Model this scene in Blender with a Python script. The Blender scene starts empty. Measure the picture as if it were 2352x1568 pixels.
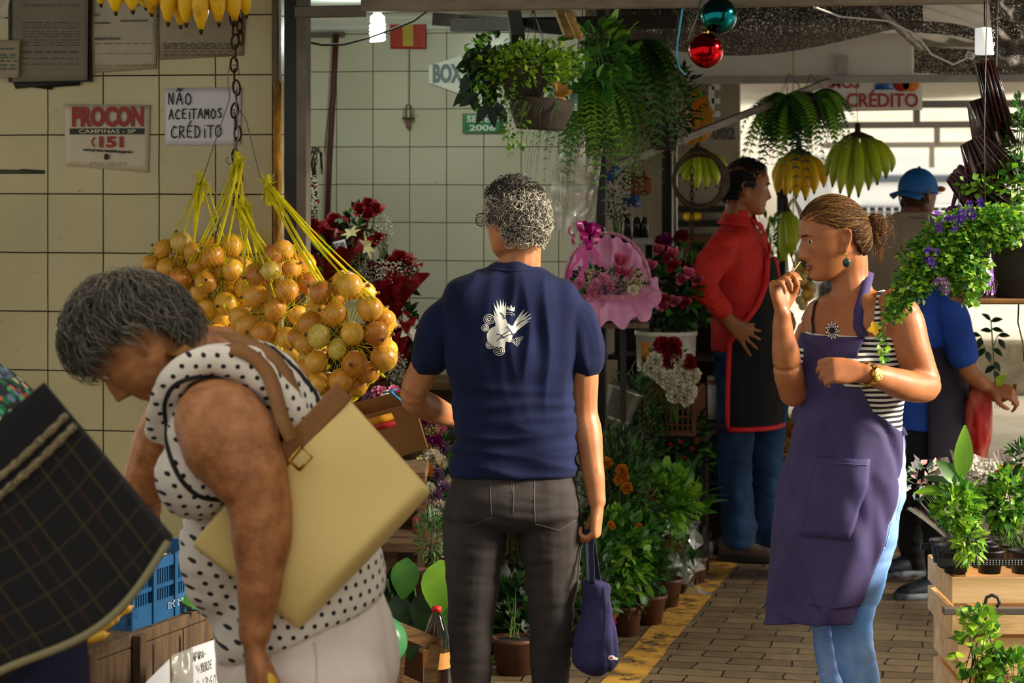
import bpy, bmesh, math, random
from math import sin, cos, pi, radians, sqrt, exp, atan2, tan
from mathutils import Vector, Matrix, noise, Euler, Quaternion
from mathutils.bvhtree import BVHTree

scene = bpy.context.scene
COL = scene.collection
V = Vector
rnd = random.Random(7)
# ---------------------------------------------------------------- camera
FPX, CX, HZ, HC = 5600.0, 1176.0, 365.0, 1.72      # focal length in px, centre column, horizon row, eye height
cam = bpy.data.cameras.new('camera')
cam.sensor_width = 36.0
cam.lens = FPX * 36.0 / 2352.0
cam.shift_y = -(784.0 - HZ) / 2352.0
cam.clip_start, cam.clip_end = 0.05, 300
cam.dof.use_dof = True
cam.dof.focus_distance = 6.8
cam.dof.aperture_fstop = 7.0
camo = bpy.data.objects.new('camera', cam)
camo.location = (0, 0, HC)
camo.rotation_euler = (radians(90), 0, 0)
COL.objects.link(camo)
scene.camera = camo
# ---------------------------------------------------------------- light
scene.view_settings.view_transform = 'Standard'
scene.view_settings.look = 'None'
scene.view_settings.gamma = 1.0
scene.view_settings.use_curve_mapping = False
scene.view_settings.exposure = 0.0
world = bpy.data.worlds.new('sky')
scene.world = world
world.use_nodes = True
wn = world.node_tree
bg = wn.nodes['Background']
bg.inputs['Color'].default_value = (1.0, 0.965, 0.87, 1)
bg.inputs['Strength'].default_value = 0.95
sun = bpy.data.lights.new('sun', 'SUN')
sun.energy = 12.0
sun.angle = radians(18)
sun.color = (1.0, 0.90, 0.74)
suno = bpy.data.objects.new('sun', sun)
suno.rotation_euler = V((-0.92, 0.13, -0.42)).to_track_quat('-Z', 'Y').to_euler()
COL.objects.link(suno)
# ---------------------------------------------------------------- helpers
def P(px, py, d):
 """point seen at pixel (px, py) of the 2352x1568 frame, d metres in front of the camera"""
 return V(((px - CX) * d / FPX, d, HC - (py - HZ) * d / FPX))

LANE = radians(12.4)                       # the lane runs this far to the right of the view axis
UL = V((sin(LANE), cos(LANE), 0)); WL = V((cos(LANE), -sin(LANE), 0)); ZU = V((0, 0, 1))

def lin(c):
 if isinstance(c, str):
  c = tuple(int(c[i:i + 2], 16) for i in (0, 2, 4))
 return tuple(((x / 255) / 12.92 if x / 255 <= .04045 else ((x / 255 + .055) / 1.055) ** 2.4) for x in c) + (1.0,)

MATS = {}
def mat(name, col, rough=.6, col2=None, scale=20, mix=.5, bump=0, bscale=None, metal=0, spec=.4, trans=0, alpha=1, emit=0,
  rand=0, stretch=None, sub=0, sheen=0, detail=3, coat=0, translucent=0):
 if name in MATS: return MATS[name]
 m = bpy.data.materials.new(name); m.use_nodes = True
 nt = m.node_tree; N = nt.nodes; L = nt.links
 b = N['Principled BSDF']
 b.inputs['Roughness'].default_value = rough
 b.inputs['Metallic'].default_value = metal
 b.inputs['Specular IOR Level'].default_value = spec
 b.inputs['Transmission Weight'].default_value = trans
 b.inputs['Alpha'].default_value = alpha
 b.inputs['Sheen Weight'].default_value = sheen
 b.inputs['Coat Weight'].default_value = coat
 if sub: b.inputs['Subsurface Weight'].default_value = sub; b.inputs['Subsurface Scale'].default_value = .01; b.inputs['Subsurface Radius'].default_value = (1, .35, .2)
 b.inputs['Base Color'].default_value = lin(col)
 m.diffuse_color = lin(col)
 tc = N.new('ShaderNodeTexCoord')
 src = tc.outputs['Object']
 if stretch:
  mp = N.new('ShaderNodeMapping'); mp.inputs['Scale'].default_value = stretch
  L.new(src, mp.inputs['Vector']); src = mp.outputs['Vector']
 colout = None
 if col2 is not None:
  nz = N.new('ShaderNodeTexNoise'); nz.inputs['Scale'].default_value = scale; nz.inputs['Detail'].default_value = detail
  L.new(src, nz.inputs['Vector'])
  rp = N.new('ShaderNodeValToRGB')
  rp.color_ramp.elements[0].position = max(0, mix - .18); rp.color_ramp.elements[1].position = min(1, mix + .18)
  rp.color_ramp.elements[0].color = lin(col); rp.color_ramp.elements[1].color = lin(col2)
  L.new(nz.outputs['Fac'], rp.inputs['Fac'])
  colout = rp.outputs['Color']
 if rand:
  oi = N.new('ShaderNodeObjectInfo')
  hs = N.new('ShaderNodeHueSaturation')
  mr = N.new('ShaderNodeMapRange'); mr.inputs['To Min'].default_value = 1 - rand; mr.inputs['To Max'].default_value = 1 + rand
  L.new(oi.outputs['Random'], mr.inputs['Value']); L.new(mr.outputs['Result'], hs.inputs['Value'])
  mh = N.new('ShaderNodeMapRange'); mh.inputs['To Min'].default_value = .5 - rand * .06; mh.inputs['To Max'].default_value = .5 + rand * .06
  L.new(oi.outputs['Random'], mh.inputs['Value']); L.new(mh.outputs['Result'], hs.inputs['Hue'])
  if colout: L.new(colout, hs.inputs['Color'])
  else: hs.inputs['Color'].default_value = lin(col)
  colout = hs.outputs['Color']
 if colout: L.new(colout, b.inputs['Base Color'])
 if emit:
  b.inputs['Emission Strength'].default_value = emit
  b.inputs['Emission Color'].default_value = lin(col)
 if bump:
  nb = N.new('ShaderNodeTexNoise'); nb.inputs['Scale'].default_value = bscale or scale * 3; nb.inputs['Detail'].default_value = 4
  L.new(src, nb.inputs['Vector'])
  bp = N.new('ShaderNodeBump'); bp.inputs['Strength'].default_value = bump; bp.inputs['Distance'].default_value = .01
  L.new(nb.outputs['Fac'], bp.inputs['Height']); L.new(bp.outputs['Normal'], b.inputs['Normal'])
 if translucent:
  tr = N.new('ShaderNodeBsdfTranslucent'); tr.inputs['Color'].default_value = lin(col2 or col)
  if colout: L.new(colout, tr.inputs['Color'])
  mx = N.new('ShaderNodeMixShader'); mx.inputs['Fac'].default_value = translucent
  L.new(b.outputs[0], mx.inputs[1]); L.new(tr.outputs[0], mx.inputs[2])
  L.new(mx.outputs[0], N['Material Output'].inputs['Surface'])
 MATS[name] = m
 return m

def nodes_of(m):
 return m.node_tree.nodes, m.node_tree.links, m.node_tree.nodes['Principled BSDF']

def mth(N, L, op, a, b=None, c=None):
 n = N.new('ShaderNodeMath'); n.operation = op
 for i, x in enumerate((a, b, c)):
  if x is None: continue
  if isinstance(x, (int, float)): n.inputs[i].default_value = x
  else: L.new(x, n.inputs[i])
 return n.outputs[0]

def mixc(N, L, fac, a, b):
 n = N.new('ShaderNodeMix'); n.data_type = 'RGBA'
 if isinstance(fac, (int, float)): n.inputs['Factor'].default_value = fac
 else: L.new(fac, n.inputs['Factor'])
 for s, x in ((n.inputs['A'], a), (n.inputs['B'], b)):
  if isinstance(x, tuple): s.default_value = x
  else: L.new(x, s)
 return n.outputs['Result']

def origin(o):
 p = V((0, 0, 0))
 while o is not None: p = p + o.location; o = o.parent
 return p

def tag(o, label=None, cat=None, group=None, kind=None):
 if label: o['label'] = label
 if cat: o['category'] = cat
 if group: o['group'] = group
 if kind: o['kind'] = kind
 return o

def thing(name, label, cat, loc, group=None):
 o = bpy.data.objects.new(name, None); COL.objects.link(o)
 o.location = loc; o.empty_display_size = .05
 return tag(o, label, cat, group)

def link(name, me, m, parent=None, label=None, cat=None, group=None, kind=None, base=None, smooth=True):
 """link a mesh given in world coordinates as one object"""
 o = bpy.data.objects.new(name, me); COL.objects.link(o)
 if m is not None:
  mi = [p.material_index for p in me.polygons] if isinstance(m, (list, tuple)) else None
  me.materials.clear()
  for x in (m if isinstance(m, (list, tuple)) else [m]): me.materials.append(x)
  if mi: me.polygons.foreach_set('material_index', mi)
 if parent is not None:
  o.parent = parent; off = origin(parent)
 else:
  if base is None and len(me.vertices):
   xs = [v.co for v in me.vertices]
   lo = [min(c[i] for c in xs) for i in range(3)]; hi = [max(c[i] for c in xs) for i in range(3)]
   base = V(((lo[0] + hi[0]) / 2, (lo[1] + hi[1]) / 2, lo[2]))
  off = V(base) if base is not None else V((0, 0, 0)); o.location = off
 me.transform(Matrix.Translation(-off))
 if smooth:
  me.polygons.foreach_set('use_smooth', [True] * len(me.polygons))
 return tag(o, label, cat, group, kind)

def frame_of(t, ref=None):
 t = V(t).normalized()
 r = V(ref) if ref is not None else (V((0, 0, 1)) if abs(t.z) < .9 else V((1, 0, 0)))
 a = r - t * r.dot(t)
 if a.length < 1e-6: a = V((1, 0, 0)) - t * t.x
 a.normalize()
 return a, t.cross(a)

class MB:
 def __init__(s): s.v = []; s.f = []; s.mi = []; s.m = 0; s.uv = {}
 def add(s, vs, fs):
  k = len(s.v); s.v.extend([tuple(x) for x in vs])
  for f in fs: s.f.append(tuple(i + k for i in f)); s.mi.append(s.m)
  return k
 def box(s, c, size, R=None):
  hx, hy, hz = [x / 2 for x in size]
  vs = [V((x, y, z)) for x in (-hx, hx) for y in (-hy, hy) for z in (-hz, hz)]
  c = V(c)
  vs = [c + (R @ v if R is not None else v) for v in vs]
  s.add(vs, [(0, 1, 3, 2), (4, 6, 7, 5), (0, 4, 5, 1), (2, 3, 7, 6), (0, 2, 6, 4), (1, 5, 7, 3)])
 def bar(s, a, b, w, h, ref=None):
  a, b = V(a), V(b); t = b - a
  n, q = frame_of(t, ref); t.normalize()
  R = Matrix((q, t, n)).transposed()
  s.box((a + b) / 2, (w, (b - a).length, h), R)
 def rings(s, R, close=(True, True), wrap=True):
  n = len(R[0]); vs = [p for r in R for p in r]; fs = []
  for i in range(len(R) - 1):
   for j in range(n if wrap else n - 1):
    a, b = i * n + j, i * n + (j + 1) % n
    fs.append((a, b, b + n, a + n))
  if close[0] and wrap: fs.append(tuple(reversed(range(n))))
  if close[1] and wrap: fs.append(tuple(range((len(R) - 1) * n, len(R) * n)))
  s.add(vs, fs)
 def tube(s, pts, r, n=6, close=True, ref=None):
  pts = [V(p) for p in pts]; R = []
  rr = r if isinstance(r, (list, tuple)) else [r] * len(pts)
  a = None
  for i, p in enumerate(pts):
   t = pts[min(i + 1, len(pts) - 1)] - pts[max(i - 1, 0)]
   if t.length < 1e-9: t = V((0, 0, 1))
   a, b = frame_of(t, a if a is not None else ref)
   R.append([p + (a * cos(2 * pi * j / n) + b * sin(2 * pi * j / n)) * rr[i] for j in range(n)])
  s.rings(R, (close, close))
 def limb(s, ch, n=14, ref=None):
  """rounded chain of (point, radius) or (point, (ra, rb)); ra along ref, rb across"""
  ch = [(V(p), (r if isinstance(r, tuple) else (r, r))) for p, r in ch]
  pts = []
  for i in range(len(ch) - 1):                     # smooth in-between rings
   (p0, r0), (p1, r1) = ch[i], ch[i + 1]
   pm = ch[i - 1] if i else None; pn = ch[i + 2] if i + 2 < len(ch) else None
   for k in range(5):
    t = k / 5
    a = pm[0] if pm else p0 * 2 - p1; b = pn[0] if pn else p1 * 2 - p0
    q = .5 * ((2 * p0) + (p1 - a) * t + (2 * a - 5 * p0 + 4 * p1 - b) * t * t + (3 * p0 - a - 3 * p1 + b) * t ** 3)
    e = t * t * (3 - 2 * t)
    pts.append((q, (r0[0] * (1 - e) + r1[0] * e, r0[1] * (1 - e) + r1[1] * e)))
  pts.append(ch[-1])
  R = []
  def ring(p, t, ra, rb):
   a, b = frame_of(t, ref)
   return [p + a * cos(2 * pi * j / n) * ra + b * sin(2 * pi * j / n) * rb for j in range(n)]
  t0 = (pts[1][0] - pts[0][0]).normalized(); t1 = (pts[-1][0] - pts[-2][0]).normalized()
  for k in (80, 60, 40, 20):
   w = radians(k); p, r = pts[0]
   R.append(ring(p - t0 * sin(w) * min(r), t0, r[0] * cos(w), r[1] * cos(w)))
  for i, (p, r) in enumerate(pts):
   t = pts[min(i + 1, len(pts) - 1)][0] - pts[max(i - 1, 0)][0]
   R.append(ring(p, t, *r))
  for k in (20, 40, 60, 80):
   w = radians(k); p, r = pts[-1]
   R.append(ring(p + t1 * sin(w) * min(r), t1, r[0] * cos(w), r[1] * cos(w)))
  s.rings(R)
 def ell(s, c, r, R=None, n=14, m=9):
  c = V(c); r = V(r) if not isinstance(r, (int, float)) else V((r, r, r)); Q = []
  for i in range(m + 1):
   w = -pi / 2 + pi * min(max(i / m, .02), .98)
   ring = []
   for j in range(n):
    q = V((r.x * cos(w) * cos(2 * pi * j / n), r.y * cos(w) * sin(2 * pi * j / n), r.z * sin(w)))
    ring.append(c + (R @ q if R is not None else q))
   Q.append(ring)
  s.rings(Q)
 def lathe(s, prof, c=(0, 0, 0), n=24, R=None, close=(False, False)):
  c = V(c); Q = []
  for r, z in prof:
   Q.append([c + (R @ V((r * cos(2 * pi * j / n), r * sin(2 * pi * j / n), z)) if R is not None else V((r * cos(2 * pi * j / n), r * sin(2 * pi * j / n), z))) for j in range(n)])
  s.rings(Q, close)
 def loft(s, rings, n=28, sub=4):
  """rings: (centre, U half-vector, V half-vector, exponent); smooth in between; closed"""
  R = []
  out = []
  for i in range(len(rings) - 1):
   A, B = rings[i], rings[i + 1]
   Am = rings[i - 1] if i else A; Bn = rings[i + 2] if i + 2 < len(rings) else B
   for k in range(sub):
    t = k / sub
    def cr(a, p0, p1, b): return .5 * (2 * p0 + (p1 - a) * t + (2 * a - 5 * p0 + 4 * p1 - b) * t * t + (3 * p0 - a - 3 * p1 + b) * t ** 3)
    out.append(tuple(cr(V(Am[q]), V(A[q]), V(B[q]), V(Bn[q])) for q in range(3)) + ((A[3] if len(A) > 3 else 2) * (1 - t) + (B[3] if len(B) > 3 else 2) * t,))
  l = rings[-1]; out.append((V(l[0]), V(l[1]), V(l[2]), l[3] if len(l) > 3 else 2))
  for c, u, w, e in out:
   ring = []
   for j in range(n):
    a = 2 * pi * j / n; ca, sa = cos(a), sin(a)
    ring.append(c + u * math.copysign(abs(ca) ** (2 / e), ca) + w * math.copysign(abs(sa) ** (2 / e), sa))
   R.append(ring)
  s.rings(R)
 def grid(s, fn, nu, nv, wrap=False):
  vs = [fn(i / nu, j / nv) for j in range(nv + 1) for i in range(nu + 1)]
  s.add(vs, [(j * (nu + 1) + i, j * (nu + 1) + i + 1, (j + 1) * (nu + 1) + i + 1, (j + 1) * (nu + 1) + i) for j in range(nv) for i in range(nu)])
 def leaf(s, p, d, nrm, L, W, bend=.3, fold=.15, seg=3, tip=1.0):
  """a folded, bent leaf from p along d"""
  p, d = V(p), V(d).normalized(); side, up = frame_of(d, nrm); up, side = side, up
  vs = []; fs = []
  for i in range(seg + 1):
   t = i / seg
   w = W * (sin(pi * (t ** .8) * .93 + .12)) * .5
   c = p + d * (L * t * (1 - .25 * bend * t)) - up * (bend * L * t * t * .6)
   vs += [c - side * w + up * fold * w, c, c + side * w + up * fold * w]
  for i in range(seg):
   a = i * 3
   fs += [(a, a + 1, a + 4, a + 3), (a + 1, a + 2, a + 5, a + 4)]
  s.add(vs, fs)
 def prism(s, pts, nrm, th):
  """flat outline pts (planar, in order) given thickness th against nrm"""
  pts = [V(p) for p in pts]; n = len(pts); nrm = V(nrm).normalized()
  s.add(pts + [p - nrm * th for p in pts], [tuple(range(n)), tuple(reversed(range(n, 2 * n)))] + [(i, i + n, (i + 1) % n + n, (i + 1) % n) for i in range(n)])
 def mesh(s, name='m'):
  me = bpy.data.meshes.new(name); me.from_pydata(s.v, [], s.f); me.update()
  if any(s.mi): me.polygons.foreach_set('material_index', s.mi)
  return me
 def build(s, name, m, parent=None, label=None, cat=None, group=None, kind=None, base=None, smooth=True, fix=True):
  me = s.mesh(name)
  if fix:
   bm = bmesh.new(); bm.from_mesh(me); bmesh.ops.recalc_face_normals(bm, faces=bm.faces); bm.to_mesh(me); bm.free()
  o = link(name, me, m, parent, label, cat, group, kind, base, smooth)
  return o
 def remesh(s, voxel, smooth=4, fac=.5):
  """one continuous skin around all the closed shapes"""
  me = s.mesh('tmp')
  bm = bmesh.new(); bm.from_mesh(me); bmesh.ops.recalc_face_normals(bm, faces=bm.faces); bm.to_mesh(me); bm.free()
  o = bpy.data.objects.new('tmp', me); COL.objects.link(o)
  r = o.modifiers.new('r', 'REMESH'); r.mode = 'VOXEL'; r.voxel_size = voxel
  if smooth:
   q = o.modifiers.new('s', 'SMOOTH'); q.factor = fac; q.iterations = smooth
  dg = bpy.context.evaluated_depsgraph_get()
  out = bpy.data.meshes.new_from_object(o.evaluated_get(dg), depsgraph=dg)
  bpy.data.objects.remove(o); bpy.data.meshes.remove(me)
  return out

def box_edges(o, w=.004, seg=2):
 b = o.modifiers.new('edge', 'BEVEL'); b.width = w; b.segments = seg; b.limit_method = 'ANGLE'
 return o

def auto_flat(o):
 o.data.polygons.foreach_set('use_smooth', [False] * len(o.data.polygons)); return o

def displace(me, fn):
 """move each vertex along its normal by fn(co)"""
 ns = [v.normal.copy() for v in me.vertices]
 for v, n in zip(me.vertices, ns): v.co += n * fn(v.co)
 me.update()


def decal(mb, polys, o, u, v, n, bvh, off=.002, cell=.012, reach=.35):
 """project flat outlines [(x, y)...] in the plane (o, u, v) along -n onto a surface"""
 bm = bmesh.new()
 for pl in polys:
  vs = [bm.verts.new((x, y, 0)) for x, y in pl]
  try: bm.faces.new(vs)
  except ValueError: pass
 bmesh.ops.triangulate(bm, faces=bm.faces)
 for _ in range(6):
  es = [e for e in bm.edges if e.calc_length() > cell]
  if not es: break
  bmesh.ops.subdivide_edges(bm, edges=es, cuts=1); bmesh.ops.triangulate(bm, faces=bm.faces)
 bm.verts.index_update(); vs = []; last = 0
 for q in bm.verts:
  w = o + u * q.co.x + v * q.co.y
  h = bvh.ray_cast(w + n * reach, -n, reach * 2)
  if h[0] is not None: last = (h[0] - w).dot(n)
  vs.append(w + n * (last + off))
 mb.add(vs, [[x.index for x in f.verts] for f in bm.faces]); bm.free()

def on_surf(p, n, bvh, off=.002, reach=.35):
 h = bvh.ray_cast(p + n * reach, -n, reach * 2)
 return (h[0] + n * off) if h[0] is not None else p

def seam(mb, pts, n, bvh, r=.0012, off=.001, step=.01):
 out = []
 for a, b in zip(pts[:-1], pts[1:]):
  k = max(1, int((b - a).length / step))
  out += [on_surf(a + (b - a) * i / k, n, bvh, off) for i in range(k)]
 out.append(on_surf(pts[-1], n, bvh, off))
 mb.tube(out, r, 4)

def copy_tree(o, parent=None):
 c = o.copy(); COL.objects.link(c); c.parent = parent
 for ch in o.children: copy_tree(ch, c)
 return c

def text_mesh(s, size, bold=0.0, sx=1.0, ext=.0008, align='CENTER', res=3):
 """lettering as a mesh in the local XY plane"""
 cu = bpy.data.curves.new('t', 'FONT'); cu.body = s; cu.size = size; cu.extrude = ext; cu.offset = bold; cu.resolution_u = res
 cu.align_x = align; cu.align_y = 'CENTER'
 o = bpy.data.objects.new('t', cu); COL.objects.link(o)
 dg = bpy.context.evaluated_depsgraph_get()
 me = bpy.data.meshes.new_from_object(o.evaluated_get(dg), depsgraph=dg)
 bpy.data.objects.remove(o); bpy.data.curves.remove(cu)
 me.transform(Matrix.Diagonal((sx, 1, 1, 1)))
 return me

def basis(o, u, v, n):
 return Matrix.Translation(V(o)) @ Matrix((V(u), V(v), V(n))).transposed().to_4x4()

def write(name, s, size, o, u, v, m, parent, bold=0.0, sx=1.0, align='CENTER', label=None, width=None):
 u, v = V(u).normalized(), V(v).normalized()
 me = text_mesh(s, size, bold, 1, align=align)
 if width:
  xs = [q.co.x for q in me.vertices]; w = max(xs) - min(xs); me.transform(Matrix.Diagonal((width / w, 1, 1, 1)))
 else: me.transform(Matrix.Diagonal((sx, 1, 1, 1)))
 me.transform(basis(o, u, v, u.cross(v)))
 return link(name, me, m, parent, label=label, smooth=False)

STROKES = {
 'A': [[(0, 0), (.45, 1), (.85, 0)], [(.15, .4), (.7, .4)]], 'C': [[(.8, .85), (.45, 1), (.08, .6), (.15, .15), (.5, 0), (.85, .15)]],
 'D': [[(.1, 0), (.1, 1), (.6, .85), (.8, .45), (.55, .08), (.1, 0)]], 'E': [[(.75, 1), (.2, .95), (.1, .5), (.15, .05), (.75, 0)], [(.12, .5), (.6, .52)]],
 'H': [[(.08, 1), (.1, 0)], [(.75, 1), (.78, 0)], [(.1, .5), (.76, .5)]], 'I': [[(.3, .75), (.3, 0)], [(.3, .98), (.34, 1.02)]],
 'M': [[(.0, 0), (.15, 1), (.45, .4), (.75, 1), (.9, 0)]], 'N': [[(.05, 0), (.08, 1), (.7, 0), (.75, 1)]],
 'O': [[(.42, 1), (.08, .7), (.1, .2), (.45, 0), (.8, .25), (.8, .7), (.42, 1)]], 'R': [[(.1, 0), (.12, 1), (.65, .9), (.65, .6), (.14, .48), (.8, 0)]],
 'S': [[(.75, .9), (.4, 1), (.12, .75), (.6, .45), (.65, .1), (.1, .05)]], 'T': [[(.0, 1), (.9, 1)], [(.45, 1), (.42, 0)]],
 'V': [[(.05, 1), (.4, 0), (.8, 1)]], '-': [[(.15, .5), (.65, .5)]], ',': [[(.3, .1), (.2, -.15)]], '5': [[(.7, 1), (.2, 1), (.15, .55), (.6, .55), (.65, .15), (.1, .02)]],
 '0': [[(.42, 1), (.1, .7), (.1, .25), (.42, 0), (.75, .25), (.75, .7), (.42, 1)]], '2': [[(.1, .8), (.4, 1), (.7, .75), (.1, .03), (.8, .02)]],
 '6': [[(.65, .95), (.2, .6), (.12, .2), (.42, 0), (.7, .2), (.5, .48), (.15, .3)]], '~': [[(.1, .4), (.35, .65), (.55, .4), (.8, .65)]], "'": [[(.3, .1), (.55, .8)]],
}
def handwrite(mb, s, o, u, v, h, w, pen, rr, gap=.2):
 """marker-pen capitals as flat strokes; o lower left, u/v unit axes"""
 n = u.cross(v).normalized(); x = 0
 for ch in s:
  if ch == ' ': x += w * .8; continue
  base = {'Ã': 'A', 'É': 'E', 'Í': 'I'}.get(ch, ch)
  st = [(q, 0) for q in STROKES[base]]
  if ch == 'Ã': st += [(q, .75) for q in STROKES['~']]
  if ch == 'É': st += [(q, 1.0) for q in [[(.3, .08), (.6, .4)]]]
  jx, jy, k = rr.uniform(-.04, .04), rr.uniform(-.06, .06), rr.uniform(.92, 1.08)
  for q, dz in st:
   pts = [o + u * (x + (a + jx) * w * k) + v * ((b + dz + jy) * h) + n * .0012 for a, b in q]
   for a, b in zip(pts[:-1], pts[1:]):
    t = (b - a).normalized(); c = n.cross(t) * pen
    e = t * pen * .5
    mb.add([a - e + c, a - e - c, b + e - c, b + e + c], [(0, 1, 2, 3)])
  x += w * (1 + gap) * (.55 if base in 'I,' else 1)
# ================================================================ setting
def WP(px, py, base, off=0.0):
 """point on a wall plane (through base, facing down the lane) seen at a pixel; off lifts it towards the viewer"""
 dr = V(((px - CX) / FPX, 1, -(py - HZ) / FPX))
 b = V(base) - UL * off
 t = V((b.x, b.y, 0)).dot(UL) / V((dr.x, dr.y, 0)).dot(UL)
 return V((dr.x * t, dr.y * t, HC + dr.z * t))
LW = P(200, HZ, 8.26)            # left tiled wall
BW = P(1000, HZ, 10.0)           # tiled wall at the back of the flower stall
RL = Matrix((WL, UL, ZU)).transposed()

def tile_mat(name, tw, th, grout, c1, c2, gcol, rough=.25, rot=0.0):
 m = mat(name, c1, rough, c2, scale=2.2, mix=.55, spec=.5, detail=6)
 N, L, b = nodes_of(m)
 tc = N.new('ShaderNodeTexCoord'); sp = N.new('ShaderNodeSeparateXYZ'); L.new(tc.outputs['Object'], sp.inputs[0])
 wob = N.new('ShaderNodeTexNoise'); wob.inputs['Scale'].default_value = 6; L.new(tc.outputs['Object'], wob.inputs['Vector'])
 w = mth(N, L, 'MULTIPLY', mth(N, L, 'SUBTRACT', wob.outputs['Fac'], .5), .004)
 def edge(s, t):
  f = mth(N, L, 'FRACT', mth(N, L, 'DIVIDE', mth(N, L, 'ADD', s, w), t))
  d = mth(N, L, 'MULTIPLY', mth(N, L, 'MINIMUM', f, mth(N, L, 'SUBTRACT', 1, f)), t)
  return d
 d = mth(N, L, 'MINIMUM', edge(sp.outputs['X'], tw), edge(sp.outputs['Z'], th))
 g = N.new('ShaderNodeMapRange'); g.inputs['From Min'].default_value = grout * .6; g.inputs['From Max'].default_value = grout * 1.3
 L.new(d, g.inputs['Value'])
 old = b.inputs['Base Color'].links[0].from_socket
 # each tile a slightly different tone
 ix = mth(N, L, 'FLOOR', mth(N, L, 'DIVIDE', sp.outputs['X'], tw)); iz = mth(N, L, 'FLOOR', mth(N, L, 'DIVIDE', sp.outputs['Z'], th))
 cb = N.new('ShaderNodeCombineXYZ'); L.new(ix, cb.inputs[0]); L.new(iz, cb.inputs[1])
 wn_ = N.new('ShaderNodeTexWhiteNoise'); L.new(cb.outputs[0], wn_.inputs['Vector'])
 hs = N.new('ShaderNodeHueSaturation'); L.new(old, hs.inputs['Color'])
 L.new(mth(N, L, 'ADD', mth(N, L, 'MULTIPLY', wn_.outputs['Value'], .12), .94), hs.inputs['Value'])
 # small scuffs and dirt
 sc = N.new('ShaderNodeTexNoise'); sc.inputs['Scale'].default_value = 14; sc.inputs['Detail'].default_value = 8; sc.inputs['Roughness'].default_value = .75
 mp = N.new('ShaderNodeMapping'); mp.inputs['Scale'].default_value = (1, 1, 2.2); L.new(tc.outputs['Object'], mp.inputs[0]); L.new(mp.outputs[0], sc.inputs['Vector'])
 s2 = N.new('ShaderNodeMapRange'); s2.inputs['From Min'].default_value = .62; s2.inputs['From Max'].default_value = .70; L.new(sc.outputs['Fac'], s2.inputs['Value'])
 c = mixc(N, L, mth(N, L, 'MULTIPLY', s2.outputs['Result'], .75), hs.outputs['Color'], lin('3a2c1a'))
 c = mixc(N, L, g.outputs['Result'], lin(gcol), c)
 L.new(c, b.inputs['Base Color'])
 bp = N.new('ShaderNodeBump'); bp.inputs['Strength'].default_value = .5; bp.inputs['Distance'].default_value = .004
 L.new(g.outputs['Result'], bp.inputs['Height']); L.new(bp.outputs['Normal'], b.inputs['Normal'])
 r = N.new('ShaderNodeMapRange'); r.inputs['To Min'].default_value = .9; r.inputs['To Max'].default_value = rough
 L.new(g.outputs['Result'], r.inputs['Value']); L.new(r.outputs['Result'], b.inputs['Roughness'])
 return m

def wall(name, p, x0, x1, z0, z1, th, m):
 """slab in the plane through p; local x along the wall, z up"""
 mb = MB(); mb.box(((x0 + x1) / 2, th / 2, (z0 + z1) / 2), (x1 - x0, th, z1 - z0))
 me = mb.mesh(name); o = bpy.data.objects.new(name, me); COL.objects.link(o); me.materials.append(m)
 o.matrix_world = Matrix.Translation(p) @ RL.to_4x4(); o['kind'] = 'structure'
 return o
# left wall: local origin on the grout crossing at (110, 445)
o1 = WP(110, 445, LW)
wl = wall('wall_left', o1, -1.2, (WP(628, 400, LW) - o1).dot(WL), -o1.z, 1.25, .14,
          tile_mat('tiles_cream', .2, .2, .0022, 'b6ab7c', 'a4986a', '261e15'))
o2 = WP(941, 424, BW)
wb = wall('wall_back', o2, -1.1, (WP(1330, 400, BW) - o2).dot(WL), -o2.z, .72, .14,
          tile_mat('tiles_grey', .1563, .1554, .0018, 'c6c4b2', 'bab59c', '4a3f31'))
# floor: brick pavers, courses across the lane
fm = mat('brick_pavers', '9a8a74', .5, '5e5142', scale=2.6, mix=.5, spec=.35)
N, L, b = nodes_of(fm)
tc = N.new('ShaderNodeTexCoord'); mp = N.new('ShaderNodeMapping'); L.new(tc.outputs['Object'], mp.inputs[0])
nz = N.new('ShaderNodeTexNoise'); nz.inputs['Scale'].default_value = 9; L.new(tc.outputs['Object'], nz.inputs['Vector'])
va = N.new('ShaderNodeVectorMath'); va.operation = 'MULTIPLY_ADD'; L.new(nz.outputs['Color'], va.inputs[0]); va.inputs[1].default_value = (.035, .045, 0); L.new(mp.outputs[0], va.inputs[2])
br = N.new('ShaderNodeTexBrick'); L.new(va.outputs[0], br.inputs['Vector'])
br.inputs['Scale'].default_value = 1; br.inputs['Brick Width'].default_value = .21; br.inputs['Row Height'].default_value = .105
br.inputs['Mortar Size'].default_value = .004; br.inputs['Mortar Smooth'].default_value = .4; br.inputs['Bias'].default_value = 0
br.inputs['Color1'].default_value = lin('98876d'); br.inputs['Color2'].default_value = lin('776751'); br.inputs['Mortar'].default_value = lin('1f1912')
old = b.inputs['Base Color'].links[0].from_socket
mm = N.new('ShaderNodeMix'); mm.data_type = 'RGBA'; mm.blend_type = 'OVERLAY'; mm.inputs['Factor'].default_value = .6
L.new(br.outputs['Color'], mm.inputs['A']); L.new(old, mm.inputs['B']); L.new(mm.outputs['Result'], b.inputs['Base Color'])
bp = N.new('ShaderNodeBump'); bp.inputs['Strength'].default_value = .9; bp.inputs['Distance'].default_value = .012
ad = mth(N, L, 'ADD', mth(N, L, 'MULTIPLY', br.outputs['Fac'], -1), mth(N, L, 'MULTIPLY', nz.outputs['Fac'], .9)); L.new(ad, bp.inputs['Height']); L.new(bp.outputs['Normal'], b.inputs['Normal'])
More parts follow.
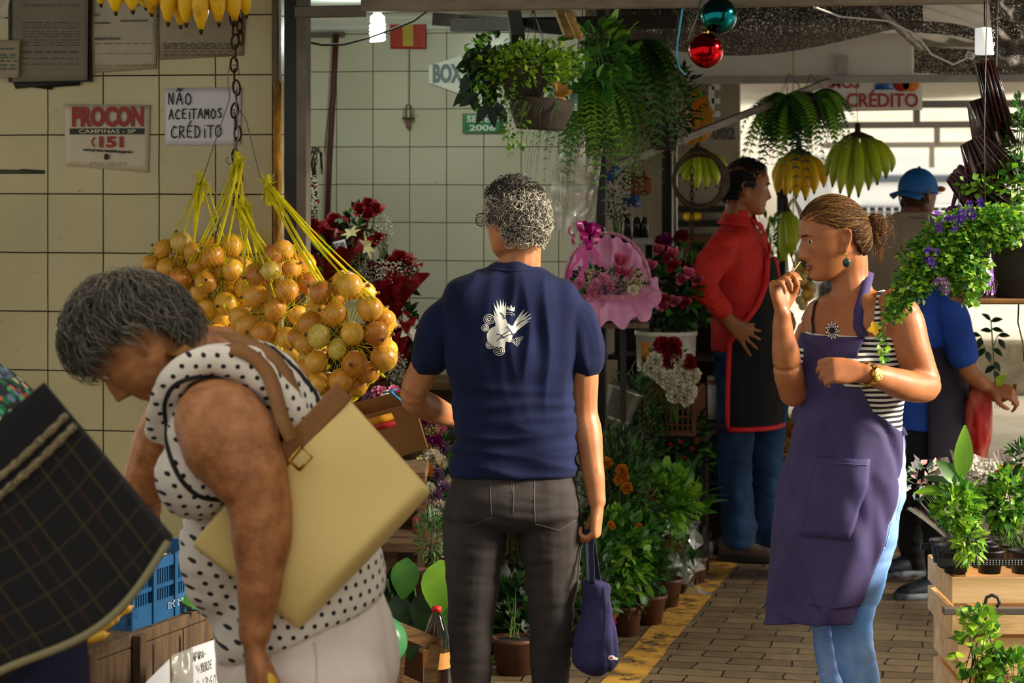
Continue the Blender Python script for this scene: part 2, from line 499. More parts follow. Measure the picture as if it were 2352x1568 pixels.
def slab(name, x0, x1, y0, y1, z, th, m, p=V((0, 0, 0)), R=RL):
 mb = MB(); mb.box(((x0 + x1) / 2, (y0 + y1) / 2, z - th / 2), (x1 - x0, y1 - y0, th))
 me = mb.mesh(name); o = bpy.data.objects.new(name, me); COL.objects.link(o); me.materials.append(m)
 o.matrix_world = Matrix.Translation(p) @ R.to_4x4(); o['kind'] = 'structure'
 return o
slab('floor', -7, 6, -1, 13.6, 0, .1, fm)
street = mat('street_concrete', 'cfc8bc', .8, 'b3aa9b', scale=1.5, bump=.2, bscale=60)
slab('floor_street', -14, 34, 13.6, 70, 0, .1, street)
# worn yellow line painted along the lane
ym = mat('worn_yellow_paint', 'd6a040', .75, 'a87e30', scale=8)
N, L, b = nodes_of(ym)
tc = N.new('ShaderNodeTexCoord'); nz = N.new('ShaderNodeTexNoise'); nz.inputs['Scale'].default_value = 7; nz.inputs['Detail'].default_value = 8; nz.inputs['Roughness'].default_value = .7
L.new(tc.outputs['Object'], nz.inputs['Vector'])
mr = N.new('ShaderNodeMapRange'); mr.inputs['From Min'].default_value = .40; mr.inputs['From Max'].default_value = .50; L.new(nz.outputs['Fac'], mr.inputs['Value']); L.new(mr.outputs['Result'], b.inputs['Alpha'])
mb = MB()
a, c = P(1425, 1568, 8.0), P(1662, 1290, 10.41); a.z = c.z = .002
d = (c - a).normalized(); q = V((d.y, -d.x, 0)); a -= d * .6; c += d * .1
n = 30
mb.grid(lambda u, v: a + (c - a) * v + q * ((u - .5) * .125 + .012 * noise.noise(V((v * 14, u * 3, 0)))), 4, n)
mb.build('trim_1', ym, kind='structure')
# steel post between the walls, its timber edge and the yellow foam joint
steel = mat('dark_steel', '3a332d', .5, '27211c', scale=9, metal=.3, bump=.2)
greysteel = mat('grey_painted_steel', '6d655c', .5, '574e45', scale=7, metal=.2, bump=.15)
palewood = mat('weathered_wood', '6e5f4c', .75, '4d4132', scale=6, stretch=(12, 12, 1), bump=.4)
foam = mat('rusty_yellow_foam', 'b8831f', .9, '3c2411', scale=16, mix=.5, bump=.9, bscale=40, stretch=(1, 1, .5))
def upright(name, pxa, pxb, z0, z1, dep, base, off, m, kind='structure', **k):
 p, q = WP(pxa, HZ, base, off), WP(pxb, HZ, base, off)
 mb = MB(); c = (p + q) / 2 + UL * dep / 2; c.z = (z0 + z1) / 2
 mb.box(c, ((q - p).length, dep, z1 - z0), RL)
 return box_edges(auto_flat(mb.build(name, m, kind=kind, **k)), .003)
upright('trim_2', 680, 704, 0, 2.7, .05, LW, .10, greysteel)
upright('trim_3', 652, 682, 0, 2.7, .04, LW, .07, mat('black_steel', '17130f', .5, '0d0b09', scale=8))
upright('trim_4', 624, 640, HC - (195 - HZ) / 678, 2.7, .03, LW, .025, palewood)
mb = MB()
p = WP(637, 200, LW, .02); z1 = HC - (190 - HZ) / 678
def fo(u, v):
 a = 2 * pi * u; z = .9 + v * (z1 - .9); r = .013 + .006 * noise.noise(V((cos(a) * 2, sin(a) * 2, z * 28)))
 return V((p.x, p.y, z)) + WL * cos(a) * r + UL * sin(a) * r
mb.grid(fo, 14, 90); mb.build('trim_5', foam, kind='structure')
# beams across the lane
def beam(name, px0, px1, y0, y1, base, off, dep, m, dz=0):
 p, q = WP(px0, y1, base, off), WP(px1, HZ, base, off)
 z0 = p.z; z1 = WP(px0, y0, base, off).z
 mb = MB(); c = (p + q) / 2 + UL * dep / 2; c.z = (z0 + z1) / 2
 mb.box(c, (abs((q - p).dot(WL)), dep, z1 - z0), RL)
 return box_edges(auto_flat(mb.build(name, m, kind='structure')), .004)
beam('beam_front', 828, 2600, -34, 26, LW, .12, .07, mat('dusty_beam', '877c6c', .6, '6c6253', scale=9, bump=.2, stretch=(1, 1, 4)))
beam('beam_end', 676, 832, 14, 40, LW, .11, .05, greysteel)
MIDB = P(1500, HZ, 11.4)
beam('beam_middle', 1395, 2700, 177, 194, MIDB, .0, .06, mat('grey_beam', 'a8a49e', .5, '928d86', scale=6))
beam('panel_middle', 1530, 2096, 82, 178, MIDB, -.08, .03, mat('grey_panel', 'ebe6da', .6, 'd8d2c4', scale=2))
mb = MB(); p = WP(1935, 152, MIDB, -.04); mb.box(p, (.045, .04, .1), RL); auto_flat(mb.build('trim_6', MATS['grey_beam'], kind='structure'))
# ceilings: white board over the flower stall with a cornice, corrugated sheet over the lane
white = mat('white_paint', 'd6d8d0', .6, 'c4c6bb', scale=3)
slab('ceiling_stall', -1.4, (WP(1330, 0, BW) - o2).dot(WL), -1.5, .1, 2.345 - o2.z, .03, white, o2)
mb = MB()
prof = [(0, 0), (.012, .01), (.012, .025), (.03, .05), (.03, .06), (.06, .085), (.06, .1), (.0, .1)]
A0, A1 = o2 - WL * 1.1, WP(1330, 424, BW)
mb.rings([[a - UL * x + ZU * (2.245 - a.z + z) for x, z in prof] for a in (A0, A1)])
auto_flat(mb.build('trim_7', white, kind='structure'))
corr = mat('corrugated_sheet', '6b6a6a', .45, '555250', scale=3, metal=.5)
D21 = V((sin(radians(21)), cos(radians(21)), 0)); W21 = V((D21.y, -D21.x, 0))
mb = MB()
def cf(u, v):
 s = -4.8 + 8.8 * u; l = 8.4 + 9.2 * v
 k = (s / .16) % 1.0
 h = -.011 * max(0, l - 12) + .035 * min(1, max(0, 3.2 * abs(k - .5) - .45))
 return W21 * s + D21 * l + ZU * (2.47 + .012 * s + h)
mb.grid(cf, 440, 6)
co = mb.build('ceiling_corrugated', corr, kind='structure', fix=False); auto_flat(co)
slab('ceiling_roof', -7, 0.6, 5.6, 13.6, 2.86, .04, mat('roof_deck', '57524c', .8))
# strut from the thin post up to the middle beam, and the stall posts
mb = MB(); mb.bar(P(1384, 392, 9.3), P(1905, 186, 11.2), .022, .028); auto_flat(mb.build('trim_8', greysteel, kind='structure'))
def post(name, px, d, w, z1, m, z0=0):
 mb = MB(); p = P(px, HZ, d); mb.box((p.x, p.y, (z0 + z1) / 2), (w, w, z1 - z0), RL); return box_edges(auto_flat(mb.build(name, m, kind='structure')), .003)
blacks = MATS['black_steel']
post('column_1', 1382, 9.3, .036, 2.45, blacks)
post('column_2', 1533, 11.5, .05, 2.45, blacks)
post('column_3', 1551, 11.44, .018, 2.1, mat('worn_aluminium', '9a968e', .35, '5c564d', scale=14, metal=.7))
post('column_4', 1796, 11.9, .045, 1.63, mat('dark_green_steel', '16241c', .5))
post('column_5', 1806, 11.86, .010, 1.63, white)
# far side: pale awning with its frame, kerb, street
awn = mat('white_awning', 'e9e6dc', .7, 'd9d4c6', scale=2, translucent=.55)
mb = MB()
def aw(u, v):
 d = 14.5 + 9 * v; x0 = -1.2 + 9 * u
 k = abs(((v * 16) % 1) - .5)
 return V((x0 + d * .05, d, 2.36 - .62 * v + .05 * k))
mb.grid(aw, 4, 96); mb.build('ceiling_awning', awn, kind='structure', fix=False)
fr = mat('awning_frame', '8b8680', .5)
for i, (y, d) in enumerate(((241, 14.4), (288, 16.5), (334, 19.5))):
 mb = MB(); a, c = P(1890, y, d), P(2480, y - 4, d); mb.bar(a, c, .04, .045); auto_flat(mb.build('trim_%d' % (9 + i), fr, kind='structure'))
for i, (px, y0, y1, d) in enumerate(((2105, 243, 290, 15.5), (2152, 290, 334, 18), (2140, 334, 385, 21))):
 mb = MB(); mb.bar(P(px, y0, d), P(px, y1, d), .04, .04); auto_flat(mb.build('trim_%d' % (12 + i), fr, kind='structure'))
conc = mat('rough_concrete', 'a39a86', .9, '7d7565', scale=9, bump=.6)
mb = MB(); p = P(2232, HZ, 17.7); mb.box((p.x + 1.6, 17.9, .19), (3.2, .4, .38)); box_edges(mb.build('kerb', conc, kind='structure'), .03)
mb = MB(); mb.box((-1, 44, 2), (40, .4, 4.4)); mb.build('wall_far', mat('far_wall', 'c9c6c0', .8, 'a9a59e', scale=.6), kind='structure')
# back of the middle stall: dim boards
mb = MB(); p, q = P(1285, HZ, 13.2), P(1700, HZ, 13.2); c = (p + q) / 2; c.z = 1.2
mb.box(c, ((q - p).length, .06, 2.4), RL); mb.build('wall_middle', mat('cream_boards', 'a59a84', .6, '8b7f69', scale=2), kind='structure')
mb = MB(); mb.box((2.05, 3.6, 1.55), (.06, 3.5, 3.1)); mb.build('added_sun_screen', mat('sun_screen_boards', '6f6350', .8, '544a3b', scale=5), kind='structure')  # panel added out of view to keep the sun off the left foreground
# ================================================================ anatomy helpers
HEAD_T = [(10.9, 3.2, -4.8, 3.0), (9.7, 6.0, -7.4, 5.1), (7.6, 8.1, -9.1, 6.6), (5, 9.2, -10.0, 7.3), (2.5, 9.4, -10.2, 7.55), (0, 9.0, -9.9, 7.4),
          (-2.5, 8.6, -8.9, 7.1), (-5, 8.4, -7.2, 6.6), (-7, 8.2, -5.2, 6.0), (-9, 8.1, -2.6, 5.0), (-10.4, 7.4, .4, 3.7), (-11.0, 6.6, 2.2, 2.2)]
def head_matrix(C, F, U, s=1.0):
 F = V(F).normalized(); U = V(U); U = (U - F * U.dot(F)).normalized(); X = F.cross(U)
 return Matrix.Translation(V(C)) @ Matrix((X, F, U)).transposed().to_4x4() @ Matrix.Scale(s * .01, 4)
def head(mb, C, F, U, s=1.0, nose=1.0, brow=1.0, jaw=1.0, chin=1.0, lips=1.0, wide=1.0):
 M = head_matrix(C, F, U, s); n = 72
 def g(x, z, x0, z0, sx, sz): return exp(-((x - x0) / sx) ** 2 - ((z - z0) / sz) ** 2)
 def face(x, z):
  a = 0
  if -5.4 < z < 2.2:                                        # nose
   t = (1.8 - z) / 5.2
   hh = (.1 + 3.0 * max(0, t) ** 1.25) if t < 1 else 3.1 * max(0, 1 - (t - 1) * 3.2)
   a += nose * max(0, hh) * exp(-(x / (.62 + .5 * max(0, min(t, 1)))) ** 2)
  a += nose * .75 * (g(x, z, 1.25, -3.6, .55, .65) + g(x, z, -1.25, -3.6, .55, .65))
  a += .45 * brow * (g(x, z, 2.9, 2.7, 2.2, .7) + g(x, z, -2.9, 2.7, 2.2, .7))
  a -= 1.15 * (g(x, z, 3.0, 1.0, 1.7, 1.05) + g(x, z, -3.0, 1.0, 1.7, 1.05))
  a += .75 * (g(x, z, 3.1, .95, 1.15, .62) + g(x, z, -3.1, .95, 1.15, .62))   # lids over the eyeballs
  a += lips * (.55 * g(x, z, 0, -5.9, 2.0, .42) - .45 * g(x, z, 0, -6.4, 2.1, .2) + .62 * g(x, z, 0, -7.0, 1.8, .5))
  a -= .35 * g(x, z, 0, -8.1, 2.2, .6) + .4 * g(x, z, 0, 1.3, 1.3, 1.0)
  a += chin * .75 * g(x, z, 0, -9.6, 1.9, 1.2)
  a += .4 * (g(x, z, 5.0, -1.3, 1.8, 1.6) + g(x, z, -5.0, -1.3, 1.8, 1.6))
  return a
 zs = []; 
 for k in range(57):
  zs.append(10.9 - 21.9 * k / 56)
 R = []
 for z in zs:
  for i in range(len(HEAD_T) - 1):
   if HEAD_T[i][0] >= z - 1e-6 >= HEAD_T[i + 1][0] - 2e-6: break
  A, B = HEAD_T[i], HEAD_T[i + 1]; t = (A[0] - z) / (A[0] - B[0])
  yf, yb, w = [A[q] + (B[q] - A[q]) * t for q in (1, 2, 3)]
  w *= wide * (jaw if z < -4 else 1)
  ym = (yf + yb) / 2; ring = []
  for j in range(n):
   a = 2 * pi * j / n; ca, sa = cos(a), sin(a); e = 2.25 if sa > 0 else 2.0
   x = w * math.copysign(abs(ca) ** (2 / e), ca)
   y = ym + (yf - ym) * math.copysign(abs(sa) ** (2 / e), sa)
   if sa > 0: y += face(x, z) * min(1, sa * 2.5)
   ring.append(M @ V((x, y, z)))
  R.append(ring)
 top = [M @ V((1.4 * cos(2 * pi * j / n), -.8 + 2.2 * sin(2 * pi * j / n), 11.3)) for j in range(n)]
 bot = [M @ V((.9 * cos(2 * pi * j / n), 4.4 + 1.2 * sin(2 * pi * j / n), -11.1)) for j in range(n)]
 mb.rings([top] + R + [bot])
 for sd in (1, -1):                                            # ears
  pts = [M @ V((sd * x, y, z)) for x, y, z in ((7.2, .1, -2.9), (7.5, -.5, -3.2), (7.9, -1.2, -2.0), (8.5, -2.4, .2), (8.7, -2.6, 1.8), (8.4, -1.6, 2.9), (7.8, -.4, 2.6), (7.3, .3, 1.2))]
  mb.limb([(p, r * .01 * s) for p, r in zip(pts, (.5, .55, .5, .45, .45, .45, .42, .35))], n=8)
  mb.ell(M @ V((sd * 7.6, -1.1, 0)), V((.55, 1.5, 2.6)) * .01 * s, R=M.to_3x3().normalized(), n=10, m=7)
 return M
def eyes(M, parent, s=1.0, iris='2a1a10', sides=(1, -1), gaze=0):
 w = mat('eye_white', 'd8d0c4', .25); d = mat('iris_' + iris, iris, .15)
 for sd in sides:
  mb = MB(); c = V((sd * 3.1, 7.02, .9)); R3 = M.to_3x3().normalized()
  mb.ell(M @ c, .0126 * s, n=16, m=12)
  mb.m = 1; mb.ell(M @ (c + V((sd * (.12 + gaze), .86, -.05))), V((.0064, .0045, .0064)) * s, R=R3, n=12, m=8)
  mb.build('eye', [w, d], parent)
def brows(M, parent, m, sides=(1, -1), drop=0, thick=1):
 bv = world_bvh(parent.children[0])
 for sd in sides:
  mb = MB(); pts = []
  for k in range(7):
   t = k / 6; x = 1.2 + 3.9 * t; q = M @ V((sd * x, 10.2 - .05 * x - .075 * x * x, 2.3 + .75 * sin(pi * t * .75) - .55 * t - drop)); h = bv.find_nearest(q); pts.append(h[0] + h[1] * .0005)
  mb.tube(pts, [.0022 * thick, .0034 * thick, .0036 * thick, .0034 * thick, .003 * thick, .002 * thick, .0008], 6); mb.build('eyebrow', m, parent)

def world_bvh(o):
 m = o.matrix_world if o.parent is None else Matrix.Translation(origin(o))
 return BVHTree.FromPolygons([m @ v.co for v in o.data.vertices], [tuple(p.vertices) for p in o.data.polygons])
def hand(mb, W, D, Np, curl=(.5, .6, .4), thumb=1, sc=1.0, spread=.06, tcurl=.5, curls=None, tdir=None, r=1.0):
 """wrist W, D towards the knuckles, Np the way the palm faces, thumb = +1/-1 along D x Np"""
 W, D, Np = V(W), V(D).normalized(), V(Np); Np = (Np - D * Np.dot(D)).normalized(); S = D.cross(Np) * thumb
 e = lambda a, b, c: W + (D * a + S * b + Np * c) * sc
 mb.loft([(e(-.012, 0, 0), S * .026 * sc, Np * .019 * sc, 2.3), (e(.02, .002, 0), S * .031 * sc, Np * .019 * sc, 2.4), (e(.055, .0, 0), S * .041 * sc, Np * .016 * sc, 2.8), (e(.086, -.001, -.002), S * .041 * sc, Np * .0125 * sc, 3), (e(.1, -.001, -.002), S * .034 * sc, Np * .009 * sc, 3)], n=20)
 tips = []
 for i, (off, ln) in enumerate(((.031, .93), (.0105, 1.03), (-.0105, .96), (-.030, .77))):
  cc = curls[i] if curls else curl
  p = e(.088 - .004 * abs(i - 1), off, -.001); a = 0
  dirn = (D + S * spread * (1.4 - i)).normalized()
  ch = [(p - D * .02 * sc, .0095 * sc * r)]; ch.append((p, .0098 * sc * r))
  for k, l in enumerate((.042, .027, .021)):
   a += cc[k]
   p = p + (dirn * cos(a) + Np * sin(a)) * l * ln * sc
   ch.append((p, (.0088, .0080, .0066)[k] * sc * r))
  mb.limb(ch, n=10); tips.append(p)
 td = V(tdir) if tdir is not None else (D * .62 + S * .72 + Np * .25)
 td.normalize(); p = e(.018, .022, .004); ch = [(p, .015 * sc)]
 tw = (D * .9 - S * .25 + Np * .35).normalized()
 for k, l in enumerate((.04, .034, .026)):
  t = min(1, tcurl * k); dd = (td * (1 - t) + tw * t).normalized()
  p = p + dd * l * sc; ch.append((p, (.0125, .0102, .0078)[k] * sc))
 mb.limb(ch, n=10); tips.append(p)
 return tips

def strands(M, m, parent, mask, flow, n, L, r=.0012, lift=.02, rad=(7.9, 10.4, 11.6), cen=(0, -.4, .2), seg=6, rr=None, jit=.35, curl=0, name='hair', sides=3):
 """hair as many fine tapered strands lying over a skull-shaped ellipsoid (units of head space, cm)"""
 rr = rr or random.Random(3); ms = m if isinstance(m, list) else [m]; mb = MB(); cnt = 0; tries = 0; R = V(rad); C = V(cen)
 while cnt < n and tries < n * 30:
  tries += 1
  d = V((rr.gauss(0, 1), rr.gauss(0, 1), rr.gauss(0, 1))).normalized()
  if not mask(d): continue
  cnt += 1; mb.m = rr.randrange(len(ms))
  ll = L * rr.uniform(.7, 1.2) * 100; pts = []; lf = lift * 100 * rr.uniform(.3, 1.2)
  p = d.copy(); ph = rr.uniform(0, 6.28)
  jt = V((rr.gauss(0, jit), rr.gauss(0, jit), rr.gauss(0, jit)))
  for k in range(seg + 1):
   t = k / seg
   q = V((p.x * R.x, p.y * R.y, p.z * R.z)); nn = V((p.x / R.x, p.y / R.y, p.z / R.z)).normalized()
   cu = V((0, 0, 0))
   if curl: 
    a_, b_ = frame_of(nn); cu = (a_ * cos(ph + t * 9) + b_ * sin(ph + t * 9)) * curl * 100
   pts.append(M @ (C + q + nn * lf * sin(pi * min(1, .15 + .85 * t)) + cu))
   f = flow(p) + jt
   f = f - nn * f.dot(nn)
   if f.length > 1e-5: f.normalize()
   q2 = q + f * ll / seg; p = V((q2.x / R.x, q2.y / R.y, q2.z / R.z)).normalized()
  mb.tube(pts, [r * (1 - .75 * (k / seg) ** 2) for k in range(seg + 1)], sides)
 return mb.build(name, ms, parent, fix=False)

def scalp(M, m, parent, mask, rad=(7.9, 10.3, 11.5), cen=(0, -.4, .2), name='hair_base', bumpy=.25, freq=.55):
 """closed cap under the strands"""
 mb = MB(); R = V(rad); C = V(cen)
 bm = bmesh.new(); bmesh.ops.create_icosphere(bm, subdivisions=5, radius=1)
 bmesh.ops.delete(bm, geom=[f for f in bm.faces if not mask(f.calc_center_median().normalized())], context='FACES')
 for v in bm.verts:
  q = V((v.co.x * R.x, v.co.y * R.y, v.co.z * R.z)); q += q.normalized() * bumpy * noise.noise(q * freq)
  v.co = M @ (C + q)
 me = bpy.data.meshes.new(name); bm.to_mesh(me); bm.free()
 o = link(name, me, m, parent); s = o.modifiers.new('thick', 'SOLIDIFY'); s.thickness = .012; s.offset = -1
 return o

def cloth(name, mb, m, parent, voxel=.007, smooth=3, folds=(), label=None):
 me = mb.remesh(voxel, smooth)
 def f(co):
  a = 0
  for amp, sx, sy, sz, seed in folds:
   w = noise.noise(V((co.x * sx + seed, co.y * sy, co.z * sz)))
   a += amp * (1 - 2 * abs(w)) if amp < 0 else amp * w
  return a
 if folds: displace(me, f)
 return link(name, me, m, parent, label=label)

def skin_mat(name, c, c2):
 return mat(name, c, .46, c2, scale=16, mix=.5, bump=.05, bscale=220, spec=.35, sub=.06)

def pat(m, fn):
 """let fn(N, L, tc, base) put a pattern socket on the base colour"""
 N, L, b = nodes_of(m); tc = N.new('ShaderNodeTexCoord')
 old = b.inputs['Base Color'].links[0].from_socket if b.inputs['Base Color'].links else lin('ffffff')
 L.new(fn(N, L, tc, old), b.inputs['Base Color']); return m
def dotcoord(N, L, tc, ax):
 n = N.new('ShaderNodeVectorMath'); n.operation = 'DOT_PRODUCT'; L.new(tc.outputs['Object'], n.inputs[0]); n.inputs[1].default_value = ax
 return n.outputs['Value']
# ================================================================ people
# ---- man in the navy T-shirt, seen from behind
SK1 = skin_mat('skin_olive', 'b87c52', 'a3673f')
D0 = 7.27
def J(px, py, dd=0.0): return P(px, py, D0 + dd)
man = thing('person', 'man with curly grey hair and navy T-shirt, seen from behind', 'person', V((J(1170, 0).x, D0, 0)))
B = MB()
FM = V((-.62, .78, -.12)); M1 = head(B, J(1181, 503, .0), FM, (-.05, .08, 1), 1.0, wide=1.0)
B.limb([(J(1196, 560, .03), .062), (J(1190, 630, .03), .066), (J(1180, 690, .04), .09)])
B.loft([(J(1185, 650), (.13, 0, 0), (0, .08, 0)), (J(1180, 760), (.18, 0, 0), (0, .1, 0)), (J(1180, 1000), (.155, 0, 0), (0, .1, 0)), (J(1180, 1120), (.16, 0, 0), (0, .1, 0))])
B.limb([(J(1312, 735), .04), (J(1338, 835), .047), (J(1340, 940, .01), .043), (J(1348, 990, .0), .046), (J(1362, 1080, -.03), .034), (J(1371, 1150, -.04), .0275)], ref=(0, 1, 0))
B.limb([(J(1024, 725, .01), .05), (J(990, 815, .025), .048), (J(950, 905, .05), .043), (J(985, 935, .14), .044), (J(1050, 962, .30), .03), (J(1075, 975, .36), .026)])
hand(B, J(1372, 1158, -.04), (-.06, -.04, -1), (-.95, .2, 0), curls=[(.75, 1.2, .9), (.8, 1.25, .9), (.85, 1.3, .9), (.9, 1.3, .9)], thumb=1, sc=.98, tcurl=.9, tdir=(-.35, .55, -.75))
hand(B, J(1078, 976, .37), (.6, .8, 0), (.5, -.3, .8), curl=(.4, .5, .3), thumb=-1)
for sx in (-1, 1):
 B.limb([(J(1178 + sx * 80, 1190), .075), (J(1176 + sx * 90, 1400, .02), .05), (J(1175 + sx * 90, 1660, .01), .042), (J(1180 + sx * 95, 1740, -.02), .045)])
link('body', B.remesh(.0048, 3), SK1, man)
# hair: grey curls
hd, hm, hl = mat('hair_dark_grey', '37332d', .55, spec=.4), mat('hair_mid_grey', '867f72', .5, spec=.5), mat('hair_light_grey', 'c2baa8', .5, spec=.5)
def hmask(d): return not (d.y > .28 and d.z < .62) and not (abs(d.x) > .55 and d.z < -.12 and d.y > -.3) and d.z > -.66
scalp(M1, hd, man, hmask, rad=(8.6, 10.9, 12.0), bumpy=1.2, freq=.4)
R1 = random.Random(11); mb = MB()
for k in range(1800):
 while True:
  d = V((R1.gauss(0, 1), R1.gauss(0, 1), R1.gauss(0, 1))).normalized()
  if hmask(d): break
 up = 1 if (d.z > .55 or d.y > .3) else 0
 mb.m = R1.choice((0, 0, 0, 1)) if up else R1.choice((0, 1, 1, 2, 2))
 c = V((d.x * 8.9, d.y * 11.1, d.z * 12.1)) + V((0, -.4, .2)) + d * R1.uniform(-.2, .5)
 a, b = frame_of(d + V((R1.gauss(0, .5), R1.gauss(0, .5), R1.gauss(0, .5)))); rad = R1.uniform(.8, 1.7); ph = R1.uniform(0, 6.3); tn = R1.uniform(.45, 1.05); pts = []
 for i in range(11):
  t = i / 10; an = ph + tn * 2 * pi * t; q = rad * (1 - .35 * t)
  pts.append(M1 @ (c + a * cos(an) * q + b * sin(an) * q + d * (t * .9) - V((0, 0, .5 * t))))
 mb.tube(pts, [.0007 + .0006 * sin(pi * i / 10) for i in range(11)], 4)
mb.build('hair', [hd, hm, hl], man, fix=False, label='short curly hair, dark on top and pale grey below')
# glasses
g = MB(); gm = mat('black_plastic', '14120f', .3)
for sd in (1, -1):
 q = [M1 @ V((sd * (3.4 + 2.5 * math.copysign(abs(cos(a)) ** .7, cos(a))), 11.0, .9 + 1.9 * math.copysign(abs(sin(a)) ** .7, sin(a)))) for a in [2 * pi * i / 20 for i in range(21)]]
 g.tube(q, .0016, 5)
 g.tube([M1 @ V((sd * 5.9, 11.0, 1.4)), M1 @ V((sd * 7.3, 9.0, 1.5)), M1 @ V((sd * 8.0, 2.0, 1.5)), M1 @ V((sd * 8.0, -1.5, .6))], .0017, 5)
g.tube([M1 @ V((-.9, 11.1, 1.5)), M1 @ V((0, 11.4, 1.8)), M1 @ V((.9, 11.1, 1.5))], .0015, 5)
gl = g.build('glasses', gm, man, fix=False)
g = MB()
for sd in (1, -1): g.add([M1 @ V((sd * (3.4 + 2.4 * cos(a)), 11.0, .9 + 1.8 * sin(a))) for a in [2 * pi * i / 16 for i in range(16)]], [tuple(range(16))])
g.build('lens', mat('spectacle_glass', '3a3c3a', .05, alpha=.25), gl)
# T-shirt
navy = mat('navy_jersey', '1b2244', .85, '141a36', scale=9, bump=.25, bscale=700, sheen=.03, spec=.12)
S = MB()
S.loft([(J(1180, 604, .02), (.055, 0, .0), (0, .055, 0), 2), (J(1178, 622, .015), (.10, 0, 0), (0, .07, 0), 2), (J(1175, 648), (.172, 0, 0), (0, .09, 0), 2.1), (J(1175, 695, 0), (.214, 0, 0), (0, .115, 0), 2.3), (J(1176, 780), (.205, 0, 0), (0, .128, 0), 2.4),
  (J(1178, 880, -.005), (.182, 0, 0), (0, .122, 0), 2.4), (J(1180, 980, -.005), (.180, 0, 0), (0, .122, 0), 2.4), (J(1180, 1040), (.186, 0, 0), (0, .128, 0), 2.4), (J(1179, 1083), (.1915, 0, 0), (0, .133, 0), 2.4), (J(1179, 1086), (.180, 0, 0), (0, .12, 0), 2.4)], n=40)
S.limb([(J(1286, 700, .01), (.06, .06)), (J(1322, 735), (.07, .06)), (J(1339, 790), (.07, .06)), (J(1341, 826), (.066, .055))], ref=(0, 1, 0))
S.limb([(J(1070, 700, .01), (.06, .06)), (J(1022, 735, .01), (.07, .062)), (J(995, 790, .02), (.07, .056)), (J(984, 822, .025), (.066, .052))], ref=(0, 1, 0))
me = S.remesh(.0065, 4)
def fold(co):
 x, z = co.x - man.location.x, co.z
 a = .007 * noise.noise(V((x * 9 + z * 4, 1, z * 5))) 
 w = max(0, min(1, (1.12 - z) / .2))
 a += .009 * w * (1 - abs(noise.noise(V((x * 4 + z * 3, 5, z * 22)))) * 2.4)           # drag lines across the small of the back
 a += .008 * (1 - w) * (1 - abs(noise.noise(V((x * 17, 3, z * 4 + x * 3)))) * 2.2)
 return a
displace(me, fold)
tee = link('t_shirt', me, navy, man); 
bv = world_bvh(tee)
# print on the back: bird with raised wings over a disc, a small crown and ringed spirals
s7 = D0 / FPX
def Q(px, py): return ((px - 1165) * s7, -(py - 745) * s7)
wh = mat('white_print', 'dcd9d0', .8); nv2 = MATS['navy_jersey']
polys = []
def feather(bx, by, tx, ty, w):
 dx, dy = tx - bx, ty - by; l = sqrt(dx * dx + dy * dy); nx, ny = -dy / l * w, dx / l * w
 polys.append([Q(bx - nx, by - ny), Q(bx + dx * .6 - nx, by + dy * .6 - ny), Q(tx, ty), Q(bx + dx * .6 + nx, by + dy * .6 + ny), Q(bx + nx, by + ny)])
for i, (tx, ty) in enumerate(((1134, 690), (1141, 684), (1149, 681), (1156, 682), (1162, 688))): feather(1150 + i * 2, 728, tx, ty, 2.6)
for i, (tx, ty) in enumerate(((1204, 704), (1213, 708), (1219, 714), (1221, 722), (1217, 730), (1208, 737))): feather(1182, 738 + i * 2, tx, ty, 2.6)
polys.append([Q(*p) for p in ((1134, 705), (1146, 724), (1158, 716), (1166, 735), (1176, 742), (1196, 724), (1204, 740), (1188, 752), (1178, 764), (1172, 778), (1160, 776), (1148, 768), (1140, 748))])
polys.append([Q(1146 + 27 * cos(a), 765 + 24 * sin(a)) for a in [radians(60 + 12 * i) for i in range(22)]])
for i in range(9):                                                       # hatching at the lower right
 polys.append([Q(1170 + i * 4, 772 - i * 1), Q(1171.6 + i * 4, 772 - i), Q(1190 + i * 1.8, 788 - i * 3), Q(1188.4 + i * 1.8, 788 - i * 3)])
polys.append([Q(*p) for p in ((1163, 704), (1166, 696), (1170, 702), (1174, 694), (1178, 702), (1183, 698), (1181, 709), (1172, 708))])
polys.append([Q(*p) for p in ((1155, 778), (1162, 776), (1158, 800), (1154, 800))])
dm = MB()
decal(dm, polys, J(1165, 745), V((1, 0, 0)), V((0, 0, 1)), V((0, -1, 0)), bv, off=.0012, cell=.01)
for cx, cy, r in ((1124, 727, 12), (1115, 746, 8), (1127, 784, 10), (1147, 797, 12)):
 for f in (1, .62, .28):
  q = [on_surf(J(cx + r * f * cos(a), cy + r * .9 * f * sin(a)), V((0, -1, 0)), bv, .0012) for a in [2 * pi * i / 18 for i in range(19)]]
  dm.tube(q, .0011, 4)
for r in (7, 11):
 dm.tube([on_surf(J(1168 + r * 1.3 * cos(a), 722 + r * sin(a)), V((0, -1, 0)), bv, .0012) for a in [pi * (1.1 + .8 * i / 10) for i in range(11)]], .001, 4)
dm.build('printed_emblem', wh, tee, fix=False, label='white print of a bird with spread wings')
dk = MB()
for a, b in (((1150, 770), (1190, 758)), ((1142, 775), (1170, 752)), ((1165, 742), (1185, 775)), ((1140, 760), (1160, 768)), ((1150, 712), (1160, 726)), ((1186, 742), (1206, 728))):
 seam(dk, [J(*a), J((a[0] + b[0]) / 2, (a[1] + b[1]) / 2 - 3), J(*b)], V((0, -1, 0)), bv, .0012, .0016)
dk.build('print_lines', nv2, tee, fix=False)
hm_ = MB()
for pts in ([(1040, 1077), (1110, 1079), (1180, 1080), (1250, 1081), (1315, 1080)], [(1306, 824), (1345, 822), (1374, 818)], [(955, 806), (985, 818), (1012, 829)]):
 seam(hm_, [J(*p) for p in pts], V((0, -1, 0)), bv, .0009, .0002)
